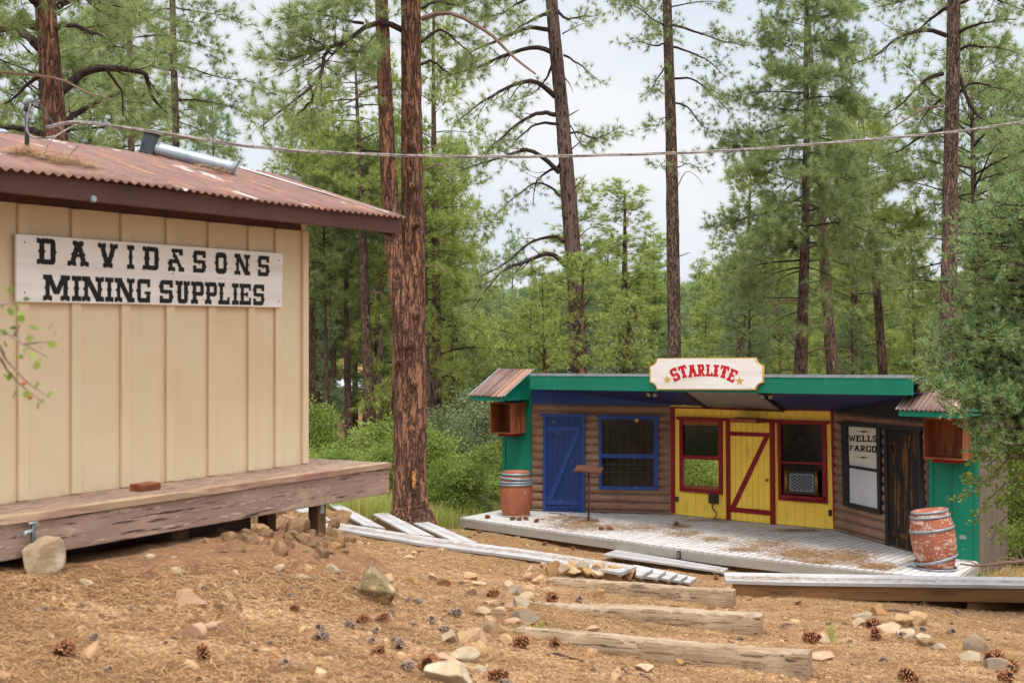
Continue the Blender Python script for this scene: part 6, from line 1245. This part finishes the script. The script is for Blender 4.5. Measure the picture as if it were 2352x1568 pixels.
hero('leaning dark pine with long drooping limbs sweeping to the left behind the stage', 32, [(1266, -10, 27), (1275, 100, 29), (1290, 250, 31), (1302, 400, 34), (1315, 560, 37), (1325, 700, 38), (1330, 860, 40)], 15, bark=bark_dk, needle=(20, .17, .0068),
     limbs=[([(1262, 29), (1233, 41), (1201, 59), (1165, 85)], .05, -1, .9), ([(1264, 69), (1221, 61), (1186, 72), (1142, 88), (1098, 105), (1063, 123)], .06, -1, .85), ([(1268, 121), (1233, 110), (1192, 120), (1142, 138), (1093, 157), (1040, 173), (1010, 187)], .065, .5, .85), ([(1273, 222), (1245, 199), (1216, 189), (1175, 199), (1134, 220), (1093, 243), (1037, 287)], .07, -1.2, .95), ([(1276, 264), (1254, 258), (1222, 269), (1186, 296), (1151, 328), (1119, 354)], .06, -.6, .8), ([(1277, 288), (1251, 286), (1222, 299), (1192, 325), (1169, 349)], .04, .8, .7),
            ([(1283, 398), (1254, 372), (1216, 351), (1184, 353), (1142, 369), (1099, 384), (1049, 401)], .065, -.5, .9), ([(1288, 451), (1266, 433), (1230, 423), (1190, 450), (1150, 490)], .035, .4, .8), ([(1302, 610), (1265, 583), (1214, 598), (1160, 619), (1123, 656), (1080, 720)], .065, -1.5, 1.0), ([(1295, 555), (1268, 543), (1214, 558), (1167, 595), (1100, 632)], .05, .6, 1.0), ([(1285, 378), (1260, 395), (1239, 419), (1235, 470)], .04, .5, .7), ([(1270, 150), (1258, 180), (1230, 215), (1180, 235)], .035, .9, .9), ([(1262, 0), (1220, -10), (1160, 20), (1110, 40)], .05, .4, 1),
            ([(1295, 126), (1321, 143), (1348, 164), (1378, 188)], .03, -.3, .8), ([(1309, 305), (1336, 302), (1362, 316), (1395, 307), (1415, 292)], .03, -.3, 1.1), ([(1283, 23), (1309, 41), (1348, 35), (1385, 30)], .04, -.4, 1), ([(1308, 345), (1325, 330), (1345, 335)], .02, .2, .8), ([(1305, 280), (1330, 330), (1348, 340)], .018, .3, .6)],
     dead=[([(1292, 78), (1310, 68), (1340, 54)], .02, -.3), ([(1303, 268), (1320, 258), (1330, 252)], .02, -.2), ([(1298, 180), (1310, 196), (1316, 212)], .018, -.2), ([(1320, 432), (1335, 415), (1346, 400)], .02, -.2), ([(1318, 560), (1345, 530), (1365, 520)], .022, -.2), ([(1322, 645), (1345, 632), (1365, 628)], .02, -.2)],
     auto=[(-250, -40, 10, lambda q: 2.0, .15, .5, 1)])
hero('straight tall bare pine trunk directly behind the white stage name sign', 36, [(1532, 0, 21), (1537, 150, 23), (1542, 320, 26), (1545, 500, 29), (1547, 650, 30), (1549, 840, 32)], 16, bark=bark_mid, needle=(20, .18, .0078),
     limbs=[([(1532, 60), (1505, 48), (1470, 25), (1430, 20)], .035, -.8, 1.2), ([(1534, 95), (1500, 105), (1470, 95), (1440, 100)], .03, .6, 1.1), ([(1536, 140), (1515, 165), (1500, 195), (1490, 215)], .03, -.5, 1.3), ([(1545, 55), (1600, 72), (1650, 90), (1710, 105)], .04, -.8, 1.2), ([(1546, 180), (1590, 183), (1640, 220), (1675, 255)], .035, -.6, 1.2), ([(1547, 235), (1580, 250), (1610, 285), (1625, 300)], .03, .4, 1.2), ([(1545, 110), (1590, 125), (1640, 150), (1670, 175)], .035, .8, 1.2), ([(1541, 395), (1520, 380), (1500, 372)], .018, -.3, 1.2), ([(1540, 270), (1520, 275), (1505, 300)], .018, -.3, 1.2), ([(1552, 385), (1580, 375), (1605, 385)], .018, .3, .8)],
     dead=[([(1551, 440), (1575, 395), (1600, 405), (1615, 425)], .015, -.3), ([(1553, 592), (1575, 583), (1585, 580)], .018, -.2), ([(1556, 700), (1566, 680), (1575, 660)], .018, -.2), ([(1559, 845), (1575, 838), (1590, 830)], .018, -.2)], auto=[(-180, 60, 16, lambda q: 1.5, .05, .4, 1)])
hero('dark trunked pine with a full layered cone crown right of the white stage sign', 36, [(1853, 0, 8), (1851, 150, 11), (1853, 300, 15), (1850, 500, 20), (1846, 650, 24), (1842, 760, 27), (1838, 870, 31)], 17, green=gA, needle=(22, .19, .0085), extra_up=.7,
     auto=[(-30, 260, 30, lambda q: .6+1.3*q**.7, .25, .4, 2.2), (240, 620, 36, lambda q: 1.9+.3*math.sin(q*3), .08, .5, 2.2), (600, 740, 8, lambda q: 1.4, -.05, .3, .6)], dens=1.1,
     dead=[([(1836, 808), (1805, 770), (1780, 752), (1755, 747)], .03, -.8), ([(1852, 812), (1880, 802), (1920, 800), (1956, 806)], .028, -.8), ([(1838, 690), (1800, 690), (1775, 715), (1750, 735)], .03, -.8), ([(1858, 565), (1900, 558), (1930, 580), (1960, 598)], .024, -.8), ([(1856, 650), (1890, 645), (1920, 660)], .022, -.6)])
hero('reddish pine trunk just right of the dark layered pine', 40, [(1874, 300, 16), (1881, 400, 19), (1892, 560, 23), (1902, 720, 25), (1914, 870, 28)], 18, bark=bark_mid, needle=(18, .19, .0085), auto=[(120, 420, 14, lambda q: 1.5, .05, .4, 1)], dead=[([(1893, 645), (1870, 630), (1850, 622)], .03, -.3), ([(1905, 700), (1880, 690), (1850, 700)], .025, -.3)])
hero('tall brown pine with sweeping limbs at the right, above the juniper', 31, [(2191, 0, 30), (2188, 200, 31), (2183, 400, 33), (2182, 560, 36), (2178, 700, 38), (2174, 830, 40)], 19, bark=bark_mid, needle=(22, .18, .0075),
     limbs=[([(2173, 81), (2133, 69), (2086, 79), (2052, 101), (2015, 134), (1960, 155)], .06, -.8, 1.1), ([(2167, 171), (2133, 181), (2099, 208), (2069, 235), (2030, 260)], .055, -.6, 1.0), ([(2167, 296), (2116, 312), (2073, 339), (2026, 356)], .045, .5, 1), ([(2177, 17), (2140, 34), (2099, 67), (2060, 90)], .05, .6, 1.1), ([(2180, -20), (2120, -10), (2060, 10), (2020, 20)], .05, -.8, 1.2), ([(2194, 81), (2221, 69), (2268, 60), (2335, 54)], .05, -.8, 1.2), ([(2197, 118), (2230, 108), (2284, 111), (2345, 124)], .045, -.5, 1.1), ([(2200, 172), (2222, 232), (2247, 265), (2284, 292), (2311, 319)], .05, -.7, 1.1), ([(2200, 10), (2250, -5), (2310, 10), (2370, 30)], .05, .6, 1.2), ([(2196, 215), (2240, 195), (2290, 205), (2350, 220)], .04, .9, 1.1), ([(2160, 230), (2130, 255), (2110, 290)], .03, .8, 1)],
     dead=[([(2165, 243), (2125, 249), (2080, 275), (2040, 300), (2010, 320)], .03, -.6), ([(2188, 290), (2200, 270), (2213, 253)], .025, -.3), ([(2185, 433), (2205, 420), (2235, 405)], .025, -.3)], auto=[(-220, -30, 12, lambda q: 2.0, .15, .4, 1)])
hero('dark pine with a lime green top behind the right part of the stage roof', 44, [(1997, 460, 15), (2005, 560, 17), (2018, 720, 19), (2029, 870, 22)], 20, green=gB, needle=(18, .21, .011), extra_up=2.6, topw=.12, auto=[(280, 580, 46, lambda q: .35+1.5*math.sin(min(1, q*1.1)*2.2), .2, .3, 1.2)], dead=[([(2014, 625), (1985, 615), (1960, 610)], .025, -.3), ([(2014, 640), (2050, 620), (2085, 600)], .028, -.3), ([(2030, 800), (2010, 775), (1985, 785)], .024, -.3), ([(2018, 660), (1990, 655), (1965, 640)], .025, .3)])
hero('slender grey brown pine seen between the shed corner and the big trunk', 45, [(828, 420, 15), (834, 560, 19), (840, 720, 21), (848, 925, 24)], 21, bark=bark_mid, green=gB, needle=(18, .21, .011), extra_up=4.5, topw=.15, auto=[(70, 500, 46, lambda q: .6+1.5*math.sin(min(1, q*1.1)*2.3), .1, .35, 1.1)], dead=[([(846, 675), (870, 672), (893, 690)], .025, -.2), ([(838, 735), (870, 738), (890, 760)], .02, -.2)])

GW = 'pines of the wood behind the stage'
def tree_px(k, x, ytop, d, wide, label, group, az=0.):
    X = (x-CX)/F0*d; g_ = float(gz(X, d)); plant(k, (X, d, g_), max(4, (HY-ytop)/F0*d-g_), wide, label, group, az)
mids = [(1, 200, 60, 48, .9, None), (0, 490, 235, 46, .8, 'dense pine whose top shows right of the stovepipe over the rusty roof'), (5, 100, -100, 48, 1.1, None), (6, 760, 330, 60, 1, None), (6, 716, 300, 50, .9, 'thin dark trunked pine nearest the shed corner'), (7, 752, 420, 46, .8, None), (7, 800, 330, 47, .9, 'slim trunk standing between the shed corner and the grey brown pine'), (6, 768, 480, 56, .8, None), (7, 738, 380, 62, .9, None), (6, 815, 420, 75, .9, None), (7, 866, 350, 54, .9, None), (6, 980, 380, 44, .9, 'dark trunk half hidden by the right side of the big pine'), (4, 690, 470, 66, 1.1, None),
        (2, 1000, -60, 46, .85, 'bright green pine filling the space right of the big trunk'), (2, 1045, 330, 56, .9, 'bright pine with a rounded top right of the big trunk above the awning'), (5, 995, 480, 60, 1, None), (4, 1305, 435, 52, 1.5, 'lime green young pine showing behind the leaning pine'), (4, 1442, 436, 54, 1.75, 'pointed light green pine standing alone against the sky left of the white sign'), (2, 1385, 560, 66, 1.5, None), (4, 1500, 560, 60, 1.5, None), (0, 1490, 590, 62, 1, None),
        (2, 1688, 385, 44, 1.3, 'broad light green pine left of the dark layered pine'), (3, 1722, 560, 40, .8, None), (1, 1792, 600, 46, .8, None), (2, 1950, 268, 50, 1.15, 'light green pine filling the gap right of the dark layered pine'), (1, 2240, 85, 42, 1.0, 'full green pine behind the tall brown pine at the right'), (3, 2305, 210, 52, 1, None), (4, 2100, 520, 58, .9, None), (2, 2075, 470, 64, .9, None), (1, 2340, 330, 48, 1, None), (3, 1975, 700, 60, .7, None), (0, 700, 500, 52, .8, None), (0, 1175, 560, 80, .8, None), (4, 1600, 610, 70, 1, None), (5, 860, 520, 58, .9, None), (1, 910, 300, 62, 1, None)]
for k, x, yt, d, w, lb in mids: tree_px(k, x, yt, d, w, lb or 'pine among many in the green wood behind the buildings', None if lb else GW, x*.7)
r_ = np.random.default_rng(77); skyx = [-200, 0, 600, 700, 880, 1000, 1060, 1120, 1180, 1240, 1300, 1400, 1500, 1560, 1640, 1700, 1900, 2050, 2105, 2150, 2352, 2600]; skyy = [250, 300, 420, 500, 520, 460, 600, 645, 690, 655, 600, 610, 620, 640, 615, 590, 560, 600, 690, 640, 560, 500]
n_ = 0
for i in range(190):
    d = 52+110*r_.random()**1.15; x = -150+2650*((i*.61803) % 1)
    if 745 < x < 825 and d < 110: continue
    yt = np.interp(x, skyx, skyy)+abs(r_.normal(0, 45)); k = int(r_.integers(0, 8)) if x < 900 else int(r_.integers(0, 6)); tree_px(k, x, yt, d, r_.uniform(1.1, 1.6), 'pine among many in the green wood behind the buildings', GW, r_.uniform(0, 6.28)); n_ += 1
for k in range(26):                                   # younger growth closing the view low down
    x = 900+1500*((k*.61803+.2) % 1); d = r_.uniform(44, 75); tree_px([2, 4, 0][k % 3], x, 700+r_.normal(0, 35), d, 1.25, 'short bushy young pine low in the wood behind the stage', 'young pines behind the stage', r_.uniform(0, 6))

# ------------------------------------------------------------------ oak shrubs, junipers
def leaf_cloud(n, seed, leaf, green, name, spread=.17, nc=60, stems=9, trunk=0.):
    r_ = np.random.default_rng(seed); t = bpy.data.objects.new(name, None); C.objects.link(t)
    c = r_.standard_normal((nc, 3)); c /= np.linalg.norm(c, axis=1)[:, None]; c *= (r_.random((nc, 1))**.4)*np.array((.85, .85, 1.2)); c[:, 2] += 1.35; c[:, 2] = np.maximum(c[:, 2], .12+trunk*2.6)
    w_ = r_.dirichlet(np.ones(nc)*1.5); idx = r_.choice(nc, n, p=w_); P = c[idx]+r_.standard_normal((n, 3))*spread*np.array((1, 1, .7)); P[:, 2] = np.abs(P[:, 2])
    d = r_.standard_normal((n, 3)); d[:, 2] = d[:, 2]*.6+.5; d /= np.linalg.norm(d, axis=1)[:, None]; a, b = basis(d); an = r_.uniform(0, 6.28, n)[:, None]; u = a*np.cos(an)+b*np.sin(an); v_ = np.cross(d, u); s_ = (leaf*r_.uniform(.6, 1.3, n))[:, None]
    vv = np.stack([P-u*s_, P+v_*s_*.5+d*s_*.12, P+u*s_, P-v_*s_*.5+d*s_*.12], 1).reshape(-1, 3)
    o = np_obj('leaves', vv, np.arange(n*4).reshape(-1, 4), green, t); cl_t = r_.random(nc); set_tint(o, np.clip(cl_t[idx]*.5+r_.random(n)*.5, 0, 1))
    segs = []
    for k in range(stems):
        e = c[r_.integers(nc)]; p0 = np.array((*r_.normal(0, .06 if not trunk else .012, 2), -.05)); pr = p0
        for j in range(1, 6):
            q = j/5; p1 = p0*(1-q)+e*q+np.array((*r_.normal(0, .04, 2), .2*math.sin(q*3.1))); segs.append((pr, p1, .022*(1.1-q)*(1+trunk), .022*(.95-q)*(1+trunk))); pr = p1
    for k in range(nc*2):
        e = c[r_.integers(nc)]; f = c[r_.integers(nc)]
        if np.linalg.norm(e-f) < .5: segs.append((e, f, .007, .004))
    v, f = tubes_np(segs, 4); np_obj('stems', v, f, limb_m, t)
    return t
SH = {'oak': leaf_cloud(16000, 1, .040, gO, 'oak_shrub', .19, 80), 'oak2': leaf_cloud(16000, 2, .042, gO, 'oak_shrub', .16, 110), 'grey': leaf_cloud(17000, 3, .036, gO2, 'oak_shrub', .15, 120), 'tree': leaf_cloud(9000, 4, .036, gO, 'oak_tree', .24, 60, 7, .3)}
shu = set()
def shrub(kd, x, ytop, d, wpx, label, group=None, az=0.):
    ytop = ytop+(28 if x < 1200 else 0); X = (x-CX)/F0*d; g_ = float(gz(X, d)); H = (HY-ytop)/F0*d-g_
    if kd in shu: o = copy_tree(SH[kd]); o.name = 'oak_shrub'
    else: o = SH[kd]; shu.add(kd)
    o.location = (X, d, g_); wd = wpx/F0*d/2*1.3; o.scale = (wd, wd*.9, H/2.6); o.rotation_euler = (0, 0, az); tag(o, label, 'shrub', group)
GS = 'oak shrubs below the pines left of the stage'
for k, (kd, x, yt, d, w, lb) in enumerate((('oak', 735, 880, 31, 110, 'leafy green shrub beside the shed corner above the porch'), ('oak2', 780, 985, 28.5, 150, None), ('oak', 860, 925, 30, 170, None), ('oak2', 905, 970, 27.5, 120, None), ('oak', 1010, 945, 31, 150, 'bright green shrub just right of the big trunk'), ('oak2', 1050, 1010, 29.5, 110, None), ('grey', 1085, 865, 40, 190, 'tall grey green oak between the big trunk and the awning'), ('grey', 1020, 905, 36, 110, None), ('oak', 1125, 985, 35, 130, None), ('oak2', 1150, 1060, 32, 100, 'low shrub behind the left barrel'), ('grey', 1090, 1110, 30, 80, None), ('oak', 700, 960, 36, 120, None), ('oak2', 820, 1010, 34, 200, None), ('oak', 1000, 1050, 33, 160, None), ('oak2', 650, 980, 30, 200, None), ('grey', 960, 940, 40, 160, None), ('oak2', 1060, 1060, 36, 160, None),
    ('tree', 1607, 1005, 32.5, 130, 'small oak seen through the open lower pane of the red window'), ('oak', 1580, 1010, 37, 200, 'leafy shrub behind the stage, seen through the red window'), ('oak2', 1650, 1020, 38, 200, 'second leafy shrub behind the stage window'), ('grey', 1420, 720, 50, 170, None), ('grey', 1370, 760, 46, 120, None), ('oak2', 2330, 1080, 27, 150, 'leafy shrub past the grey siding at the right edge'), ('oak', 2380, 1010, 25, 200, 'shrub cut by the right edge behind the dead branch'), ('oak', 2360, 1200, 24, 120, 'low green shrub at the right edge by the bench'))):
    shrub(kd, x, yt, d, w, lb or 'leafy oak shrub in the undergrowth behind the big pine', None if lb else GS, k*1.3)
def juniper(label, d, trunk_px, tips, seed, green=gJ, needle=(18, .062, .0075), dens=3.2, r0=.03, name='juniper', jd=1.0, sub=.4, td=1.6):
    r_ = np.random.default_rng(seed); P = [V(x, y, d) for x, y, w in trunk_px]; W_ = [w/F0*d/2 for x, y, w in trunk_px]; g_ = float(gz(P[-1][0], P[-1][1])); P[-1][2] = g_-.1
    t = thing(name, label, 'juniper', (P[-1][0], P[-1][1], g_)); trunk_mesh(P[::-1], W_[::-1], r_, 12).build('trunk', bark_red, t, True); tp, td_ = [], []
    zs = [p[2] for p in P][::-1]
    for (x, y) in tips:
        e = V(x, y, d+r_.normal(0, .55*jd)); z0 = max(g_+.2, min(P[0][2], e[2]-.25*abs(e[0]-P[0][0])-.1)); p0 = np.array([np.interp(z0, zs, [p[k] for p in P][::-1]) for k in range(3)])
        m_ = (p0+e)/2+np.array((0, r_.normal(0, .15), .12)); path = catmull([p0, m_, e], 9); s_, a, b = limb_skeleton(path, r0, r_, dens, sub=sub, start=.2, tl=.10, droop=.05, tuft_d=td)
        v, f = tubes_np(s_, 4); np_obj('limb', v, f, limb_m, t); tp += a; td_ += b
    v, f, ti = tufts(tp, td_, r_, *needle, spread=R(62), back=.07); o = np_obj('crown', v, f, green, t); set_tint(o, ti)
tips = [(2335, 440), (2300, 470), (2250, 500), (2222, 535), (2212, 575), (2245, 600), (2280, 560), (2310, 610), (2222, 640), (2260, 680), (2215, 705), (2200, 745), (2235, 760), (2180, 775), (2150, 800), (2140, 830), (2130, 862), (2150, 890), (2170, 910), (2185, 880), (2190, 840), (2240, 830), (2290, 780), (2320, 720), (2340, 660), (2250, 960), (2262, 1000), (2270, 1040), (2290, 1050), (2300, 1000), (2265, 930), (2290, 930), (2225, 915), (2300, 880), (2330, 830), (2350, 900), (2310, 960), (2345, 1000), (2290, 1020), (2360, 560), (2380, 500), (2400, 700), (2420, 850), (2350, 480), (2300, 520), (2270, 730)]
tips += [(4900-x, y) for x, y in tips[::2]]+[(2440, 380), (2460, 340), (2420, 430), (2480, 420)]
tips += [(2185, 905), (2205, 945)]
juniper('big blue green juniper filling the right edge in front of the stage corner', 14.0, [(2440, 420, 20), (2450, 700, 34), (2460, 1100, 46), (2465, 1500, 60)], tips, 31, jd=.9)
bt = [(1330+dx, y) for y, w in ((600, 20), (640, 34), (690, 46), (740, 50), (790, 56), (830, 60)) for dx in (-w, -w*.3, w*.5, w)]
juniper('yellow green juniper bush climbing around the leaning pine', 31, [(1338, 640, 6), (1336, 760, 10), (1334, 880, 14)], bt, 32, gB, (14, .10, .012), 2.0, .02, sub=.5)
bt = [(1435+dx, y) for y, w in ((700, 14), (735, 34), (770, 48), (810, 60), (840, 64)) for dx in (-w, -w*.3, w*.5, w)]
juniper('yellow green juniper with a red leaning stem left of the white stage sign', 33, [(1462, 720, 6), (1440, 790, 10), (1415, 880, 12)], bt, 33, gB, (14, .10, .012), 2.0, .02, sub=.5)
bt = [(1245+dx, y) for y, w in ((770, 20), (800, 40), (830, 50)) for dx in (-w, 0, w)]
juniper('low yellow green juniper peeking over the left end of the stage roof', 33.5, [(1250, 780, 6), (1248, 880, 10)], bt, 34, gB, (14, .10, .012), 2.0, .02, sub=.5)

# ------------------------------------------------------------------ oak sprays reaching into the picture from both sides
bark_oak = mat('grey_oak_twig', lin(150, 132, 118, .8), [('noise', 30, I1, .45, .65, lin(110, 92, 82, .8))], rough=.9)
def oak(label, d, foot, trunk, sprays, leaves, leaf, seed, per=7, name='oak_tree', galls=(), dead=(), rad=.006):
    r_ = np.random.default_rng(seed); p0 = V(foot, HY, d); g_ = float(gz(p0[0], d)); base = np.array((p0[0], d, g_)); t = thing(name, label, 'oak', base)
    tp = catmull([base-np.array((0, 0, .1))]+[V(x, y, d) for x, y in trunk], 20); MB().tube(tp, np.linspace(rad*8, rad*2.2, 20), 10, jit=.04).build('trunk', bark_oak, t, True)
    Ps, Dr = [], []
    for pix, dd in sprays:
        n = len(pix); path = catmull([V(x, y, d+dd*i/(n-1)) for i, (x, y) in enumerate(pix)], 16); MB().tube(path, np.linspace(rad*1.6, rad*.35, 16), 6, jit=.05).build('limb', bark_oak, t, True)
        for i in range(5, 16):
            if r_.random() < leaves: Ps.append(path[i]); Dr.append(unit(path[i]-path[i-1]))
    vs = []; n = 0
    for p, dr in zip(Ps, Dr):
        for k in range(per):
            d_ = unit(dr*.3+r_.standard_normal(3)); sp_ = p+d_*leaf*r_.uniform(.3, 1.6); u = unit(d_+r_.standard_normal(3)*.4); nn = unit(np.cross(u, r_.standard_normal(3))); w_ = np.cross(nn, u); s_ = leaf*r_.uniform(.6, 1.1)
            for a, b, c in ((0, 0, 0), (.25, .30, .05), (.5, .38, .0), (.75, .30, .05), (1, 0, 0), (.75, -.30, .05), (.5, -.38, 0), (.25, -.30, .05)): vs.append(sp_+u*s_*a+w_*s_*b+nn*s_*c)
            n += 1
    o = np_obj('leaves', np.array(vs), np.arange(n*8).reshape(-1, 8), gO, t); set_tint(o, r_.random(n))
    for x, y, s_ in galls: MB().lathe([(0, -s_), (s_*.7, -s_*.7), (s_, 0), (s_*.7, s_*.7), (0, s_)], V(x, y, d), 14).build('gall', mat_gall, t, True)
    for pix, r0 in dead: MB().tube(catmull([V(x, y, d-.3) for x, y in pix], 14), np.linspace(r0, r0*.3, 14), 6, jit=.1).build('dead_limb', limb_grey, t)
    return t
mat_gall = mat('orange_oak_gall', lin(206, 120, 84, .85), rough=.5)
oak('oak sapling reaching a few blurred leafy twigs into the left edge before the cream wall', 4.2, -260, [(-220, 1100), (-140, 800), (-60, 760)], [([(-60, 700), (0, 797), (13, 824), (37, 850), (67, 881), (113, 912)], 0), ([(-50, 760), (3, 827), (20, 854), (60, 894), (101, 923)], .05), ([(-60, 740), (0, 756), (50, 787), (108, 819)], -.1), ([(-60, 690), (0, 700), (30, 692)], .1), ([(30, 775), (40, 755), (46, 745)], .0), ([(55, 790), (80, 787), (112, 785)], 0)], .34, .032, 41, per=2, galls=((55, 879, .008), (69, 911, .009)), rad=.0036)
Ox = [[(2480, 940), (2352, 1019), (2300, 1069), (2250, 1118), (2194, 1146)], [(2470, 1050), (2380, 1080), (2310, 1110), (2262, 1160), (2240, 1200)], [(2460, 1120), (2390, 1140), (2330, 1170), (2290, 1210), (2280, 1240)], [(2470, 1000), (2400, 1010), (2340, 1020), (2270, 1040), (2230, 1055)], [(2460, 1180), (2400, 1200), (2350, 1230), (2320, 1260)], [(2450, 1090), (2400, 1060), (2350, 1050), (2300, 1030)], [(2300, 1069), (2280, 1100), (2240, 1105), (2222, 1100)], [(2340, 1110), (2320, 1140), (2300, 1150)], [(2460, 1150), (2400, 1160), (2360, 1190), (2340, 1220)], [(2460, 1040), (2410, 1120), (2370, 1150), (2345, 1160)]]
Ox += [[(2470, 1080), (2400, 1095), (2340, 1085), (2275, 1075)], [(2470, 1140), (2400, 1120), (2340, 1130), (2285, 1165)], [(2465, 1200), (2400, 1215), (2350, 1200), (2300, 1235)]]
Od = [([(2470, 1262), (2400, 1282), (2352, 1288), (2300, 1292), (2250, 1299), (2205, 1294)], .03), ([(2352, 1288), (2310, 1280), (2270, 1285)], .012), ([(2300, 1292), (2280, 1305), (2255, 1310)], .01), ([(2330, 1289), (2320, 1310), (2310, 1325)], .009), ([(2250, 1299), (2225, 1288), (2195, 1287)], .009), ([(2290, 1293), (2275, 1278), (2255, 1275)], .008), ([(2352, 1288), (2340, 1265), (2325, 1250)], .01), ([(2390, 1283), (2350, 1300), (2320, 1302)], .012)]
oak('scrub oak sending leafy sprays and a dead branch in from the right edge', 14.2, 2480, [(2478, 1250), (2470, 1100), (2475, 950)], [(q, (-.4, .3, .6, -.2, .2)[i % 5]) for i, q in enumerate(Ox)], .95, .045, 42, per=11, dead=Od, rad=.0085)

# ------------------------------------------------------------------ grass
def blades(name, P, hgt, wid, label, per, r_, kind='stuff', cat='grass', spread=.05, lean=.35):
    n = len(P)*per; B = np.repeat(P, per, 0)+np.concatenate([r_.normal(0, spread, (n, 2)), np.zeros((n, 1))], 1); h_ = hgt*r_.uniform(.45, 1.15, n); a = r_.uniform(0, 6.28, n); l_ = h_*np.abs(r_.normal(0, lean, n))
    d = np.stack([np.cos(a), np.sin(a), np.zeros(n)], 1); s_ = np.stack([-np.sin(a), np.cos(a), np.zeros(n)], 1)*(wid*r_.uniform(.6, 1.2, n))[:, None]
    z = np.array((0, 0, 1.)); m_ = B+z*(h_*.55)[:, None]+d*(l_*.3)[:, None]; t_ = B+z*(h_*.95)[:, None]+d*l_[:, None]
    v = np.stack([B-s_, B+s_, m_+s_*.7, m_-s_*.7, t_], 1).reshape(-1, 3); b = np.arange(n)[:, None]*5
    f = np.concatenate([b+np.array((0, 1, 2)), b+np.array((0, 2, 3)), b+np.array((3, 2, 4))], 1).reshape(-1, 3)
    o = np_obj(name, v, f, gG); set_tint(o, np.repeat(np.clip(np.repeat(r_.random(len(P)), per)*.6+r_.random(n)*.4, 0, 1), 3)); tag(o, label, cat, None, kind); return o
r_ = np.random.default_rng(9); P = []
while len(P) < 2600:
    x, y = r_.uniform(700, 1100), r_.uniform(1118, 1192)
    if y > 1150+.14*(x-780) + (38 if x > 880 else 4): continue
    P.append(G(x, y))
for k in range(5200):
    p = np.array((r_.uniform(-5.5, -.3), r_.uniform(23, 31), 0))
    if p[0] > -1.9 and p[1] < 25.6+1.3*(p[0]+1.9) or p[0] > -1.5 and p[1] < 29.3 and p[0] > -1.25+(p[1]-27.9)*.5: continue
    p[2] = gz(p[0], p[1]); P.append(p)
blades('grass', np.array(P), .50, .006, 'tall yellow green grass on the bank behind the benches', 7, r_, spread=.07)
P = []
for k in range(500):
    p = np.array((r_.uniform(7.2, 13), r_.uniform(18.5, 30), 0)); p[2] = gz(p[0], p[1]); P.append(p)
blades('grass', np.array(P), .35, .007, 'grass growing past the right end of the stage', 6, r_, spread=.08)
P = []
for k in range(1500):
    p = np.array((r_.uniform(-16, 14), r_.uniform(34, 70), 0)); p[2] = gz(p[0], p[1]); P.append(p)
blades('grass', np.array(P), .4, .012, 'patchy grass on the floor of the wood', 5, r_, spread=.12)
p = G(1908, 1476); blades('grass_tuft', np.array([p]*3), .19, .0045, 'single green grass tuft standing right of the nearest timber', 9, r_, None, 'grass tuft', .014, .18)
p = G(1240, 1446); blades('weed', np.array([p]*2), .09, .006, 'tiny green weed at the left end of the nearest timber', 5, r_, None, 'weed', .02, .5)
p = FL(1062, 1240)*1.0; p = G(1062, 1232); blades('grass_tuft', np.array([p]*3), .2, .005, 'small grass tuft poking up between the slanting benches', 8, r_, None, 'grass tuft', .05, .4)

# ------------------------------------------------------------------ a white roofed house far off between the trunks
hb = V(790, HY, 98); hz_ = float(gz(hb[0], 98)); fh = thing('far_house', 'small white roofed house far off between the trunks left of the big pine', 'house', (hb[0], 98, hz_))
white_roof = mat('white_metal_roof', lin(222, 224, 230, .9), rough=.5); wall_tan = mat('tan_house_wall', lin(170, 150, 124, .8), rough=.8)
zr = V(0, 900, 98)[2]
MB().box((hb[0]+.2, 100.5, (hz_+zr)/2), 1.5, 2, (zr-hz_)/2, (1, 0, 0)).build('wall', wall_tan, fh)
MB().prism([(hb[0]-1.7, 97.9, zr-.05), (hb[0]+2.1, 97.9, zr-.05), (hb[0]+2.1, 100.5, zr+.75), (hb[0]-1.7, 100.5, zr+.75)], (0, 0, .08)).build('roof', white_roof, fh)
MB().prism([(hb[0]-1.7, 103.1, zr-.05), (hb[0]+2.1, 103.1, zr-.05), (hb[0]+2.1, 100.5, zr+.75), (hb[0]-1.7, 100.5, zr+.75)], (0, 0, .08)).build('roof', white_roof, fh)
for dx in (-.7, .8): MB().box((hb[0]+dx, 98.48, hz_+(zr-hz_)*.55), .3, .02, (zr-hz_)*.22).build('window', pane_m, fh)
